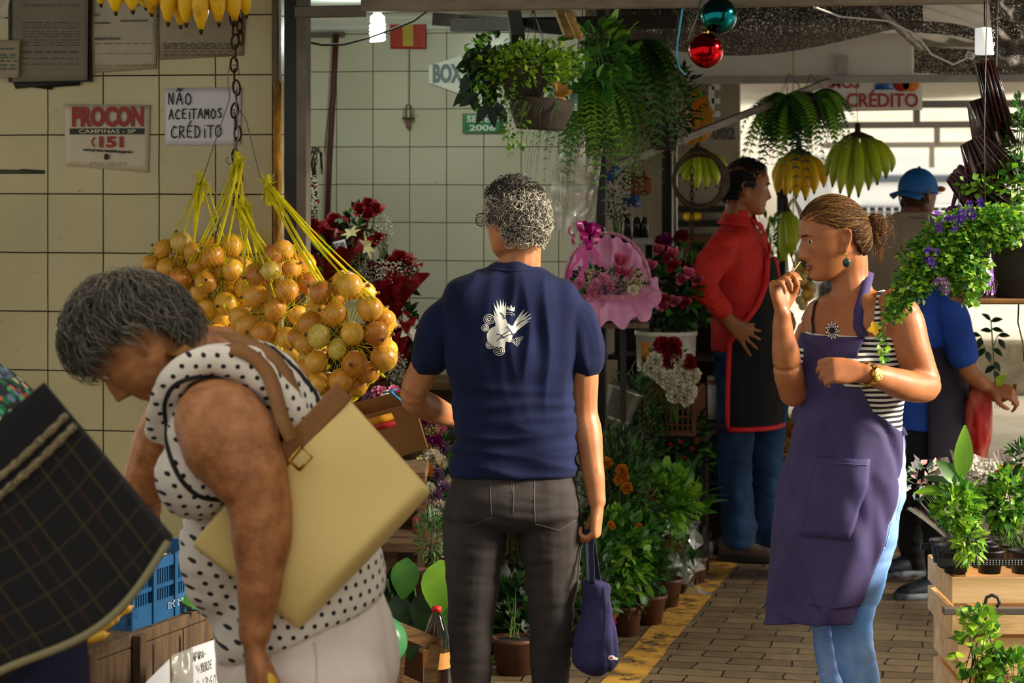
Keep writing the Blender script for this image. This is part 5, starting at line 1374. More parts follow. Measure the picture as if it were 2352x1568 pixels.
def fern(name, label, c, n, Lf, droop, mats, rr, pl=.035, parent=None, group=None, cat='fern', rise=.35, potr=None, a0=0, a1=2 * pi, hang=None):
 c = V(c); t = thing(name, label, cat, c - V((0, 0, .1)), group) if parent is None else parent
 mb = MB(); sb = MB()
 for k in range(n):
  a = rr.uniform(a0, a1); l = Lf * rr.uniform(.6, 1.1); dr = droop * rr.uniform(.7, 1.25); h = V((cos(a), sin(a), 0)); rs_ = rise * rr.uniform(.3, 1.3)
  m = 22; pts = []
  for i in range(m + 1):
   s = i / m; pts.append(c + h * (l * .62 * s * (1 - .35 * s * dr)) + ZU * (l * (rs_ * s - dr * 1.0 * s * s)) + V((.012 * sin(k + s * 5), .012 * cos(k * 2 + s * 4), 0)))
  sb.tube(pts, [.0014 * (1 - .7 * i / m) for i in range(m + 1)], 3)
  mb.m = rr.randrange(len(mats)); tw = rr.uniform(-.5, .5)
  for i in range(1, m):
   s = i / m; tdir = (pts[i + 1] - pts[i - 1]).normalized(); sd, up = frame_of(tdir, h.cross(ZU) + ZU * tw)
   w = pl * (sin(pi * min(1, s * .85 + .18)) ** .7)
   for g in (1, -1):
    d = (sd * g + tdir * .45).normalized(); p = pts[i]; q = tdir * w * .13
    mb.add([p - q, p + d * w * .5 - q * 1.3, p + d * w - ZU * .1 * w, p + d * w * .5 + q * 1.3, p + q], [(0, 1, 2, 3, 4)])
 mb.build('fronds', mats, t, fix=False); sb.build('frond_stalks', stem_b, t, fix=False)
 if potr: pot('pot', c - V((0, 0, potr * 1.3)), potr * .7, potr, potr * 1.3, blackpot, t)
 if hang:
  mb = MB()
  for k in range(3): mb.tube([c + V((potr * cos(k * 2.1), potr * sin(k * 2.1), 0)), c + ZU * hang], .0012, 4)
  mb.build('hanging_wires', MATS['dark_steel'], t, fix=False)
 return t

def rose_mb(mb, c, ax, r, rr):
 """spiral of cupped petals"""
 c = V(c); a, b = frame_of(ax); ax = V(ax).normalized()
 for k in range(11):
  s = k / 10; an = k * 2.4; rad = r * (.22 + .7 * s); w = r * (.5 + .55 * s); h = r * (1.25 - .55 * s)
  d = a * cos(an) + b * sin(an); sd = ax.cross(d)
  vs = []
  for i in range(4):
   for j in range(5):
    u, v = i / 3, j / 4 - .5
    out = rad * (.35 + .8 * u - .25 * u * (1 - s)) + (r * .38 * s * max(0, u - .6))
    vs.append(c + d * (out * cos(v * 1.9 * .8)) + sd * (w * v * (1.15 - .3 * u)) + ax * (h * (u - .35) - .25 * r * s * u * u * (1 + abs(v))))
  mb.add(vs, [(i * 5 + j, i * 5 + j + 1, i * 5 + j + 6, i * 5 + j + 5) for i in range(3) for j in range(4)])
def carnation_mb(mb, c, ax, r, rr, n=26):
 c = V(c); ax = V(ax).normalized(); a, b = frame_of(ax)
 for k in range(n):
  f = (k + .5) / n; th = 1.45 * sqrt(f); an = k * 2.4
  d = (a * cos(an) + b * sin(an)) * sin(th) + ax * cos(th); p0 = c - ax * r * .3; t, s = frame_of(d); w = r * .52
  l = r * (1.0 + rr.uniform(-.12, .12)); vs = [p0]
  for j in range(5): vs.append(p0 + d * l * (1 + .12 * (j % 2)) + t * (w * (j / 4 - .5) * 2) * 1 + s * (.12 * r * (1 if j % 2 else -1)))
  mb.add(vs, [(0, 1, 2), (0, 2, 3), (0, 3, 4), (0, 4, 5)])
def breath_mb(mb, c, rad, n, rr, r=.0042):
 for k in range(n):
  d = rdir(rr) * (rr.random() ** .4); p = V(c) + V((d.x * rad[0], d.y * rad[1], d.z * rad[2])); q = r * rr.uniform(.6, 1.2)
  mb.add([p + V((q, 0, 0)), p - V((q, 0, 0)), p + V((0, q, 0)), p - V((0, q, 0)), p + V((0, 0, q)), p - V((0, 0, q))], [(0, 2, 4), (2, 1, 4), (1, 3, 4), (3, 0, 4), (2, 0, 5), (1, 2, 5), (3, 1, 5), (0, 3, 5)])
def paper_mb(mb, c, ax, r0, r1, h, rr, ruff=.02, n=44, m=7, a0=0, a1=2 * pi):
 """flared wrapping sheet round a bunch"""
 c = V(c); ax = V(ax).normalized(); a, b = frame_of(ax); ph = rr.uniform(0, 6)
 def f(u, v):
  an = a0 + (a1 - a0) * u; r = r0 + (r1 - r0) * v ** 1.3
  k = ruff * v * (sin(an * 9 + ph) + .6 * sin(an * 17 + 2 * ph))
  return c + (a * cos(an) + b * sin(an)) * (r + k) + ax * (h * v + .8 * ruff * v * sin(an * 7 + ph * 2))
 mb.grid(f, n, m)
def banana_mb(mb, a, mid, b, r, n=8):
 """curved fruit from stalk a through mid to tip b"""
 a, mid, b = V(a), V(mid), V(b); ch = []
 for i in range(11):
  t = i / 10; p = a * (1 - t) ** 2 + mid * 2 * t * (1 - t) + b * t * t
  ch.append((p, r * (.34 if t == 0 else .5 if t < .11 else .88 if t < .21 else 1.0 if t < .75 else .86 if t < .85 else .55 if t < .95 else .25)))
 mb.tube([p for p, _ in ch], [q for _, q in ch], 7)
ban_y = mat('banana_yellow', 'f5cc16', .45, 'e4b010', scale=9, spec=.4); ban_g = mat('banana_green', 'bccb2a', .45, '98b422', scale=7, stretch=(1, 1, .4)); ban_b = mat('banana_tip', '2b1e10', .8)
def bananas(name, label, crown, tips, r, m, group=None, sag=.35, out=(0, -1, 0), cat='bananas', hang=None):
 crown = V(crown); t = thing(name, label, cat, crown, group)
 xs = [(V(q).x - crown.x) * .42 for q in tips]; mb = MB(); mb.limb([(crown + ZU * .05, r * .5), (crown, r * .6)]); mb.limb([(crown + V((min(xs), 0, -.012)), r * .5), (crown + ZU * .004, r * .7), (crown + V((max(xs), 0, -.012)), r * .5)]); mb.build('stalk', ban_b, t)
 for tip in tips:
  tip = V(tip); d = tip - crown; s0 = crown + V((d.x * .42, d.y * .3, -.012)); midp = s0 + (tip - s0) * .5 + V((d.x * .28, 0, 0)) + V(out) * sag * d.length
  mb = MB(); banana_mb(mb, s0, midp, tip, r); o = mb.build('banana', m, t)
  mb = MB(); e = (tip - midp).normalized(); mb.limb([(tip - e * r * .25, r * .32), (tip + e * r * .3, r * .2)], 6); mb.build('tip', ban_b, o)
 if hang:
  mb = MB(); mb.tube([crown + ZU * .05, V((hang.x, hang.y, 2.5 if hang.y > 8.4 else 2.86))], .0018, 5); mb.build('string', MATS['dark_steel'], t)
 return t
def sheet(name, label, cat, corners, m, th=.0008, wav=.003, nu=14, nv=10, base=None, group=None, seed=1):
 """slightly wavy sheet through four corners (top left, top right, bottom right, bottom left)"""
 a, b, c, d = corners; n = (b - a).cross(d - a).normalized()
 if n.y > 0: n = -n
 mb = MB(); mb.grid(lambda u, v: a.lerp(b, u).lerp(d.lerp(c, u), v) + n * (.002 + wav * (1 + noise.noise(V((u * 3 + seed, v * 3, seed))))), nu, nv)
 o = mb.build(name, m, None, label, cat, group, fix=False); s = o.modifiers.new('t', 'SOLIDIFY'); s.thickness = th
 return o
# ================================================================ left wall and the onion nets
NW = -UL
def lw(px, py, off=.0): return WP(px, py, LW, off)
old_paper = mat('aged_paper', '9c8f73', .8, '84775c', scale=5); grey_paper = mat('grey_paper', '77705f', .7, '6b6453', scale=6); wpap = mat('white_plastic_sheet', 'c4c2c6', .3, 'b5b2b6', scale=6, coat=.3)
ink, inkb, redink = mat('black_ink', '17141a', .7), mat('faded_ink', '4c463c', .8), mat('red_ink', '8f2a1c', .6)
def lines(par, rows, px0, px1, base, off, m=inkb, h=2.2, rr=rnd):
 """rows of small print, drawn as broken strokes"""
 mb = MB()
 for y in rows:
  x = px0
  while x < px1:
   w = rr.uniform(6, 22); e = min(px1, x + w); a, b_ = WP(x, y, base, off), WP(e, y, base, off); q = ZU * h * .0012 * .5
   mb.add([a - q, b_ - q, b_ + q, a + q], [(0, 1, 2, 3)]); x = e + rr.uniform(3, 8)
 mb.build('small_print', m, par, fix=False)
# framed notice
f = sheet('framed_notice', 'grey notice in a black frame high on the cream tiled wall', 'notice', [lw(30, -40, .03), lw(204, -40, .03), lw(202, 184, .03), lw(30, 188, .03)], grey_paper, wav=.001)
mb = MB(); a, c = lw(22, -45, .012), lw(210, 188, .012); mb.box((a + c) / 2, ((c - a).dot(WL), .02, a.z - c.z), RL); auto_flat(mb.build('frame', mat('frame_black', '14110e', .5), f))
lines(f, [10, 14, 52, 58, 64, 72, 78, 84, 92, 98, 104, 118, 121, 134, 147], 52, 182, LW, .036)
mb = MB(); mb.prism([lw(28, 186, .014), lw(184, 186, .014), lw(182, 196, .014), (lw(120, 200, .014)), lw(118, 206, .014), lw(70, 200, .014), lw(36, 204, .014)], NW, .004); mb.build('torn_tape', mat('black_tape', '16130f', .7), f)
f = sheet('permit_card', 'small worn card taped at the left edge beside the framed notice', 'card', [lw(-20, 92, .045), lw(48, 92, .045), lw(44, 178, .045), lw(-20, 180, .045)], old_paper)
lines(f, [112, 126, 132, 140, 150, 158], 0, 38, LW, .053, mat('green_ink', '46604e', .8), 5)
def label_text(par, s, px, py, hpx, wpx, base, off, m, bold=.0, slant=0, align='CENTER'):
 sc = (base.y) / FPX; u = (WL + ZU * slant).normalized()
 return write('lettering', s, hpx * sc * 1.38, WP(px, py, base, off), u, ZU, m, par, bold=bold, width=wpx * sc if wpx else None, align=align)
f = sheet('permit_sheet', 'yellowed permit under a plastic sleeve, right of the framed notice', 'notice', [lw(211, -20), lw(362, -20), lw(360, 158), lw(209, 168)], mat('yellowed_paper', 'a2977a', .35, '8d8163', scale=4, coat=.4), wav=.005)
for s, x, y, h, w in (('INSCRIÇÃO ESTADUAL', 246, 89, 6, 62), ('MICROEMPRESA', 234, 53, 4.5, 38), ('EMPRESA PEQUENO PORTE', 308, 48, 4.5, 66), ('CNPJ', 221, 34, 4.5, 13), ('Federal', 308, 12, 7, 22)): label_text(f, s, x, y, h, w, LW, .014, inkb)
lines(f, [123, 100, 150], 216, 350, LW, .014, h=1.4)
mb = MB(); mb.grid(lambda u, v: lw(207 + 158 * u, -25 + 192 * v, .016 + .006 * noise.noise(V((u * 3 + v * 4, v * 2, 4)))), 12, 12); mb.build('plastic_sleeve', film, f, fix=False)
f = sheet('dirty_notice', 'stained strip of small print behind the chain, under the bananas', 'notice', [lw(368, -10), lw(568, -10), lw(560, 128), lw(368, 138)], mat('stained_paper', '968b70', .5, '736548', scale=4), wav=.003)
lines(f, [100, 104, 108, 112, 118, 124, 128], 374, 540, LW, .012)
mb = MB()
for y, x1, m_ in ((396, 103, 0),): mb.prism([lw(-4, 389, .004), lw(45, 390, .004), (lw(48, 388, .004)), lw(103, 391, .004), lw(101, 399, .004), lw(-4, 399, .004)], NW, .002)
mb.build('tape_strip', mat('brown_tape', '4a3a2a', .7, '2e3a2a', scale=14), label='strip of brown tape stuck on the tiles at the left edge', cat='tape')
mb = MB(); mb.grid(lambda u, v: lw(-30 + 55 * u * (1 - .5 * v * v), -30 + 100 * v, .10 + .03 * sin(u * 4 + v * 3)), 10, 10)
mb.build('plastic_bag', milky, label='clear plastic bag hanging in the top left corner', cat='bag', fix=False)
# consumer-hotline poster
f = sheet('hotline_poster', 'red and white PROCON poster with the number 151 on the tiles', 'poster', [lw(150, 239), lw(346, 241), lw(342, 396), lw(152, 380)], mat('cream_poster', 'b9ae92', .4, 'a99d80', scale=4, coat=.35), wav=.004)
label_text(f, 'PROCON', 247, 270, 43, 174, LW, .014, redink, .004)
mb = MB(); a, c = lw(160, 295, .013), lw(331, 308, .013); mb.box((a + c) / 2, ((c - a).dot(WL), .0008, a.z - c.z), RL); auto_flat(mb.build('black_band', mat('band_green_black', '18241c', .6), f))
label_text(f, 'CAMPINAS - SP', 246, 302, 9, 138, LW, .0155, mat('pale_ink', 'b5b09a', .7), .0004)
label_text(f, '151', 255, 327, 24, 58, LW, .014, redink, .002)
mb = MB(); mb.tube([lw(216 - 5 * sin(k * pi / 8) + (0 if 0 < k < 8 else 2), 316 + 20 * k / 8, .0135) for k in range(9)], .0022, 6); mb.build('handset_symbol', redink, f, fix=False)
label_text(f, 'www.procon.campinas.sp.gov.br', 247, 346, 6.5, 120, LW, .014, ink, .0004, -.05)
mb = MB(); mb.prism([lw(244 + 6 * cos(a), 360 + 7 * sin(a), .014) for a in [2 * pi * k / 14 for k in range(14)]], NW, .0005); mb.build('seal_mark', mat('brown_ink', '3a3028', .7), f)
lines(f, [374, 379], 205, 292, LW, .013, h=1.2)
# hand-lettered sheet
f = sheet('handwritten_sign', 'white sheet hand lettered NAO ACEITAMOS CREDITO behind the chain', 'sign', [lw(380, 203), lw(556, 200), lw(553, 332), lw(380, 334)], wpap, wav=.003)
rr = random.Random(2); mb = MB(); k_ = 8.2 / FPX; U1 = (WL + ZU * .02).normalized()
handwrite(mb, 'NÃO', lw(386, 241, .011), U1, ZU, 26 * k_, 17 * k_, .0022, rr); handwrite(mb, 'ACEITAMOS', lw(388, 274, .011), U1, ZU, 22 * k_, 13.2 * k_, .0021, rr, .17); handwrite(mb, 'CRÉDITO', lw(392, 318, .011), U1, ZU, 27 * k_, 16.5 * k_, .0022, rr, .17)
mb.build('marker_lettering', ink, f, fix=False)
# chain and hooks
rust = mat('rusty_iron', '2e2118', .75, '4a2f1b', scale=40, bump=.4, metal=.4); wire = mat('steel_wire', '6a6458', .4, metal=.8)
D0 = 7.95
ct = thing('chain', 'rusty iron chain hanging down past the hand-lettered sheet', 'chain', J(540, 470))
def link_mesh():
 mb = MB(); q = [V((.0115 * cos(a), 0, .013 * math.copysign(1, sin(a)) * (abs(sin(a)) ** 1) + .0115 * sin(a))) for a in [2 * pi * i / 16 for i in range(17)]]
 mb.tube(q, .0036, 6, close=False); return mb.mesh('link')
lm = link_mesh(); lm.materials.append(rust); lm.polygons.foreach_set('use_smooth', [True] * len(lm.polygons))
for k in range(19):
 o = bpy.data.objects.new('link', lm); COL.objects.link(o); o.parent = ct
 o.location = J(536 + k * .6 + 3 * sin(k * 1.7), -10 + 26.4 * k) - ct.location; o.rotation_euler = (0, .12 * sin(k * 2.1), (k % 2) * 1.45 + .25)
for k in range(4):
 o = bpy.data.objects.new('link', lm); COL.objects.link(o); o.parent = ct; o.location = J(551 + 2 * (k % 2), 8 + 26 * k, -.012) - ct.location; o.rotation_euler = (0, .1, (k % 2) * 1.4 + .9)
def hook(pts, label):
 mb = MB(); P3 = [J(*p) for p in pts]; mb.tube(P3, .0019, 6); return mb.build('wire_hook', wire, label=label, cat='hook', fix=False)
hook([(549, 172, -.02), (548, 155, -.02), (538, 149, -.02), (527, 153, -.02), (523, 185, -.02), (528, 225, -.02), (466, 408, -.03), (458, 425, -.03)], 'long bent wire hook holding the net bag nearest the left')
hook([(524, 360, -.02), (518, 368, -.02), (527, 378, -.02), (538, 372, -.02), (538, 250, -.02), (528, 262, -.02), (552, 255, -.02), (565, 275, -.02), (598, 408, -.05), (612, 420, -.05)], 'thin wire hook running down to the net by the steel post')
hook([(545, 205, -.04), (540, 215, -.04), (548, 300, -.04), (536, 420, -.04), (522, 440, -.02), (490, 560, .0)], 'dark wire hook hanging straight down along the chain')
# onions in nets
on_m = [mat('onion_skin_amber', 'd48c30', .36, 'b26e24', scale=6, stretch=(3, 3, .5), rand=.16, spec=.5), mat('onion_skin_gold', 'e3ab42', .36, 'c8882c', scale=6, stretch=(3, 3, .5), rand=.14, spec=.5), mat('onion_skin_pale', 'd8bf5c', .36, 'bb9a3e', scale=6, stretch=(3, 3, .5), rand=.1, spec=.5)]
neckm = mat('onion_neck', '8a6a35', .8, '5e4420', scale=40, bump=.5); root = mat('onion_root', '6e5a3a', .95)
def onion_mesh(sq):
 mb = MB(); prof = [(.001, -.95 * sq), (.16, -.93 * sq), (.4, -.82 * sq), (.7, -.6 * sq), (.92, -.25 * sq), (1, .05 * sq), (.95, .35 * sq), (.78, .62 * sq), (.52, .82 * sq), (.28, .95 * sq), (.15, 1.06 * sq), (.10, 1.2 * sq)]
 mb.lathe(prof, n=20); o = mb.mesh('bulb')
 for v in o.vertices: v.co *= 1 + .03 * noise.noise(v.co * 1.7 + V((sq * 9, 0, 0)))
 mb = MB(); mb.lathe([(.14, 1.04 * sq), (.11, 1.2 * sq), (.16, 1.38 * sq), (.05, 1.42 * sq)], n=8); nk = mb.mesh('neck')
 for m in (o, nk): m.polygons.foreach_set('use_smooth', [True] * len(m.polygons))
 return o, nk
OM = []
for sq in (.86, .95, 1.04):
 for m in on_m:
  a, b_ = onion_mesh(sq); a.materials.append(m); b_.materials.append(neckm); OM.append((a, b_))
net = mat('yellow_net', 'f2e81c', .5, 'd8cc14', scale=20, spec=.3, translucent=.3)
def onion_bag(c, rad, apex, n, lab, grp, seed, netlab, ro=.039, strandsn=9):
 rr = random.Random(seed); cs = []; tries = 0
 while len(cs) < n and tries < 6000:
  tries += 1; d = rdir(rr)
  if d.y > .45: continue
  k = rr.choice((.98, .98, .8)); p = c + V((d.x * rad.x, d.y * rad.y, d.z * rad.z)) * k; r = ro * rr.uniform(.84, 1.13)
  if all((p - q).length > (r + s) * .84 for q, s in cs): cs.append((p, r))
 pick = [0, 0, 0, 1, 1, 1, 2] if True else None
 for p, r in cs:
  a, b_ = OM[rr.randrange(3) * 3 + pick[rr.randrange(7)]]
  o = bpy.data.objects.new('onion', a); COL.objects.link(o); o.location = p; o.scale = (r, r, r); o.rotation_euler = (rr.uniform(0, 6), rr.uniform(0, 6), rr.uniform(0, 6))
  tag(o, lab, 'onion', grp); k = bpy.data.objects.new('neck', b_); COL.objects.link(k); k.parent = o
 t = thing('net_bag', netlab, 'net bag', apex)
 def sup(d):
  best = 0
  for p, r in cs:
   q = p - c; b2 = q.dot(d); det = b2 * b2 - q.dot(q) + (r * 1.03) ** 2
   if det > 0: best = max(best, b2 + sqrt(det))
  return best
 TH, PH = 40, 22; G = [[0] * (TH) for _ in range(PH + 1)]
 for i in range(PH + 1):
  for j in range(TH):
   ph = -pi / 2 + pi * i / PH * .94; G[i][j] = sup(V((cos(ph) * cos(2 * pi * j / TH), cos(ph) * sin(2 * pi * j / TH), sin(ph))))
 for _ in range(2):
  G = [[max(G[i][j] if G[i][j] else 0, (G[max(0, i - 1)][j] + G[min(PH, i + 1)][j] + G[i][j - 1] + G[i][(j + 1) % TH]) / 4 * .99) for j in range(TH)] for i in range(PH + 1)]
 def surf(u, v):
  x = (u % 1) * TH; y = v * PH; i = min(int(y), PH - 1); j = int(x); fx, fy = x - j, y - i; j %= TH; k = (j + 1) % TH
  r = (G[i][j] * (1 - fx) + G[i][k] * fx) * (1 - fy) + (G[i + 1][j] * (1 - fx) + G[i + 1][k] * fx) * fy
  ph = -pi / 2 + pi * v * .94; return c + V((cos(ph) * cos(2 * pi * u), cos(ph) * sin(2 * pi * u), sin(ph))) * r
 mb = MB()
 for sgn in (1, -1):
  for k in range(34):
   mb.tube([surf(k / 34 + sgn * .42 * v, v) for v in [i / 34 for i in range(35)]], .00062, 3)
 o = mb.build('netting', net, t, fix=False); o['kind'] = 'stuff'
 for k in range(strandsn):
  u = rr.random() if k else .75; v = rr.uniform(.62, .9)
  mb = MB(); a = surf(u, v); tp = apex + V((rr.uniform(-.02, .02), rr.uniform(-.02, .02), rr.uniform(-.01, .01)))
  rib = rr.uniform(.003, .0065)
  mb.tube([a + (tp - a) * (i / 8) + V((0, 0, -.012 * sin(pi * i / 8))) for i in range(9)], [rib * (.5 + .5 * i / 8) for i in range(9)], 5); mb.build('strand', net, t, fix=False)
 mb = MB()
 for k in range(70):                                       # frayed gather at the top
  d = V((rr.gauss(0, .35), rr.gauss(0, .35), rr.uniform(-1.2, .8))); mb.tube([apex + d * .004, apex + d * .03 + V((rr.gauss(0, .006), 0, 0)), apex + d * .05], .0011, 3)
 mb.limb([(apex + ZU * .03, .006), (apex, .012), (apex - ZU * .06, .008)], 8)
 mb.build('gathered_top', net, t, fix=False)
 for q in range(4):
  u = rr.uniform(.55, .95); p = surf(u, rr.uniform(.15, .5)); mb = MB(); mb.limb([(p, .006), (p + (p - c).normalized() * .012, .004)], 8); mb.build('knot', net, t, fix=False)
 return t
onion_bag(P(432, 740, 8.0), V((.175, .13, .275)), P(463, 418, 7.98), 84, 'brown onion in the net bag behind the grey-haired woman', 'onions in the net nearest the wall', 3, 'yellow net of onions behind the grey-haired woman, hung from the long hook')
onion_bag(P(505, 640, 7.92), V((.10, .09, .12)), P(545, 372, 7.9), 26, 'brown onion in the small upper net bag', 'onions in the small net', 14, 'small yellow net of onions high in the middle of the cluster')
onion_bag(P(645, 725, 7.72), V((.13, .12, .215)), P(556, 470, 7.74), 70, 'golden onion in the middle net bag', 'onions in the middle net', 5, 'yellow net of onions in the middle, hung under the chain')
onion_bag(P(790, 780, 7.5), V((.14, .13, .185)), P(616, 425, 7.75), 72, 'golden onion in the net bag beside the red bouquets', 'onions in the net by the bouquets', 9, 'yellow net of onions reaching towards the red bouquets')
# bananas over the top edge
D0 = 7.6
bananas('banana_bunch', 'ripe yellow bananas hanging over the framed notice', J(300, -90), [J(232, 8, -.05), J(266, 27, -.07), J(305, 24, -.08), J(352, 6, -.04), J(335, 16, .02)], .028, ban_y, hang=J(300, -260))
bananas('banana_bunch', 'ripe spotted yellow bananas hanging beside the chain', J(470, -110), [J(348, 30, -.03), J(386, 52, -.06), J(428, 54, -.08), J(462, 70, -.09), J(503, 53, -.08), J(540, 48, -.05), J(415, 58, .0), J(566, 34, -.01)], .029, mat('banana_spotted', 'e6b411', .45, 'a8740c', scale=26, mix=.68), hang=J(470, -260))
# ---- produce stand at the lower left
stand_w = mat('stained_boards', '5b4429', .8, '38291a', scale=9, bump=.5, stretch=(5, 5, 1))
TZ = .62; S0 = P(178, 1502, 5.42); S0.z = 0
R21 = Matrix((W21, D21, ZU)).transposed()
st = thing('produce_stand', 'stained wooden produce stand under the onion nets', 'stand', S0)
def sb(x0, x1, y0, y1, z0, z1, name, m=stand_w):
 mb = MB(); mb.box(S0 + W21 * ((x0 + x1) / 2) + D21 * ((y0 + y1) / 2) + ZU * ((z0 + z1) / 2), (x1 - x0, y1 - y0, z1 - z0), R21); return box_edges(auto_flat(mb.build(name, m, st)), .003)
sb(-.75, .0, .0, 1.15, TZ - .03, TZ, 'top')
for k in range(3): sb(-.018, .0, .0 + .245 * k, .24 + .245 * k, .06, TZ - .032, 'panel')
for k in range(2): sb(-.018, .0, .735 + .21 * k, .94 + .21 * k, .06, TZ - .032, 'panel')
sb(-.75, -.02, .0, .018, .06, TZ - .032, 'panel')
for y in (.02, .24, 1.11): sb(.0, .022, y, y + .03, 0, TZ - .002, 'post')
for y in (.02, 1.11): sb(-.75, -.72, y, y + .03, 0, TZ - .032, 'leg')
slit = mat('slot_shadow', '1a120a', .95)  # near-black strips laid on the boards for the shade inside the slits
mb = MB(); rr = random.Random(4)
for k in range(44):
 y = rr.uniform(.03, 1.1); z = rr.uniform(.25, .55); h = rr.uniform(.03, .09)
 mb.box(S0 + W21 * .0008 + D21 * y + ZU * z, (.0012, .006, h), R21)
o = mb.build('slot_shade_strips', slit, st); o['kind'] = 'stuff'
# blue crate
bc = mat('blue_crate_plastic', '14527e', .4, '0f4268', scale=6); C0 = S0 + D21 * .27 + W21 * (-.02) + ZU * TZ
cr = thing('crate', 'blue slatted plastic crate on the produce stand', 'crate', C0)
def cb_(x0, x1, y0, y1, z0, z1, name, mb=None):
 own = mb is None; mb = mb or MB(); mb.box(C0 + W21 * ((x0 + x1) / 2) + D21 * ((y0 + y1) / 2) + ZU * ((z0 + z1) / 2), (x1 - x0, y1 - y0, z1 - z0), R21)
 if own: return auto_flat(mb.build(name, bc, cr))
cb_(-.3, 0, 0, .42, .0, .012, 'base')
for x in (-.012, -.3):
 mb = MB(); cb_(x, x + .012, 0, .42, .012, .05, '', mb); cb_(x, x + .012, 0, .42, .125, .15, '', mb); cb_(x, x + .012, 0, .42, .078, .088, '', mb)
 for k in range(36):
  if k % 9 < 7: cb_(x + .002, x + .010, .008 + k * .0115, .013 + k * .0115, .05, .125, '', mb)
 for y in (.0, .10, .205, .31, .405): cb_(x - .004, x + .016, y, y + .014, .0, .15, '', mb)
 auto_flat(mb.build('side', bc, cr))
for y in (0, .41):
 mb = MB(); cb_(-.3, 0, y, y + .012, .012, .05, '', mb); cb_(-.3, 0, y, y + .012, .12, .15, '', mb)
 for k in range(26): cb_(-.295 + k * .0115, -.290 + k * .0115, y + .002, y + .01, .05, .12, '', mb)
 auto_flat(mb.build('side', bc, cr))
w_ = write('lettering', 'ML-2-Q-13', .022, C0 + W21 * .0025 + D21 * .215 + ZU * .031, -D21, -ZU, mat('stencil_white', '9fb0bd', .8), cr, width=.085)
# cauliflower with its leaves, bag of yellow peppers
cc = P(382, 1312, 5.95); cf_ = thing('cauliflower', 'pale cauliflower with green leaves on the blue crate', 'cauliflower', cc - ZU * .05)
mb = MB(); rr = random.Random(6); mb.ell(cc, (.036, .036, .043))
for k in range(60):
 d = rdir(rr); mb.ell(cc + V((d.x * .034, d.y * .034, d.z * .041)), rr.uniform(.008, .012), n=8, m=6)
link('curd', mb.remesh(.003, 2), mat('cauliflower_cream', 'cdbf90', .7, 'b8a876', scale=20, bump=.3), cf_)
for k in range(11):
 mb = MB(); a = 2 * pi * k / 11; d = V((cos(a), sin(a) * .6 - .2, -.25 - .9 * (k % 2))); mb.m = 0
 mb.leaf(cc - ZU * .035 + d * .02, d, V((0, -.6, 1)), .11, .05, .5, .2, 5); mb.build('leaf', [g_mid, g_dark][k % 2], cf_, fix=False)
pp = thing('produce_bag', 'clear bag of yellow pods lying at the corner of the produce stand', 'bag', P(240, 1480, 5.45)); rr = random.Random(8)
for k in range(9):
 mb = MB(); a = P(205 + 9 * k, 1478 - 9.5 * k, 5.47 + .012 * k) + V((rr.uniform(-.01, .01), 0, .012 + .012 * (k % 3))); d = V((rr.uniform(.5, 1), .3, rr.uniform(.1, .6))).normalized()
 mb.limb([(a - d * .03, .006), (a, .016), (a + d * .035, .012), (a + d * .05, .003)], 10); mb.build('pod', mat('yellow_pod', 'bf932b', .45, 'a6791e', scale=20), pp)
mb = MB(); mb.loft([(P(195, 1492, 5.45), V((0, 0, .012)), V((0, .03, 0))), (P(220, 1470, 5.47), V((-.012, 0, .03)), V((0, .05, 0))), (P(262, 1435, 5.52), V((-.02, 0, .04)), V((0, .055, 0))), (P(283, 1405, 5.55), V((-.01, 0, .02)), V((0, .03, 0))), (P(296, 1388, 5.56), V((-.02, 0, .03)), V((0, .05, 0)))], n=24); mb.build('film', film, pp)
# price cards on the stand
def scard(px, off, w, h, tilt, name, label, m, z=None):
 a = P(*px); return a
rr = random.Random(5)
f = sheet('price_card', 'white card hand lettered CHEIRO-VERDE 2,50 on the produce stand', 'card', [P(436, 1487, 5.62), P(492, 1468, 5.70), P(512, 1600, 5.66), P(440, 1600, 5.58)], mat('white_card', 'd2d0d4', .6), wav=.002)
mb = MB(); U2 = (P(492, 1470, 5.70) - P(436, 1488, 5.62)).normalized(); V2 = ZU; k_ = 5.6 / FPX
handwrite(mb, 'CHEIRO-', P(436, 1524, 5.60), U2, V2, 22 * k_, 8.5 * k_, .0011, rr, .12); handwrite(mb, 'VERDE', P(461, 1543, 5.61), U2, V2, 20 * k_, 7.5 * k_, .0011, rr, .12); handwrite(mb, '2,50', P(470, 1580, 5.60), U2, V2, 24 * k_, 11 * k_, .0012, rr, .15)
mb.build('marker_lettering', ink, f, fix=False)
f = sheet('plastic_card', 'crumpled clear sleeve beside the hand-lettered card', 'card', [P(386, 1506, 5.56), P(434, 1488, 5.62), P(432, 1600, 5.58), P(384, 1600, 5.52)], milky, wav=.01)
f = sheet('blank_card', 'blank white card lowest on the produce stand', 'card', [P(330, 1568, 5.46), P(384, 1514, 5.54), P(388, 1620, 5.5), P(330, 1620, 5.44)], MATS['white_card'], wav=.004)
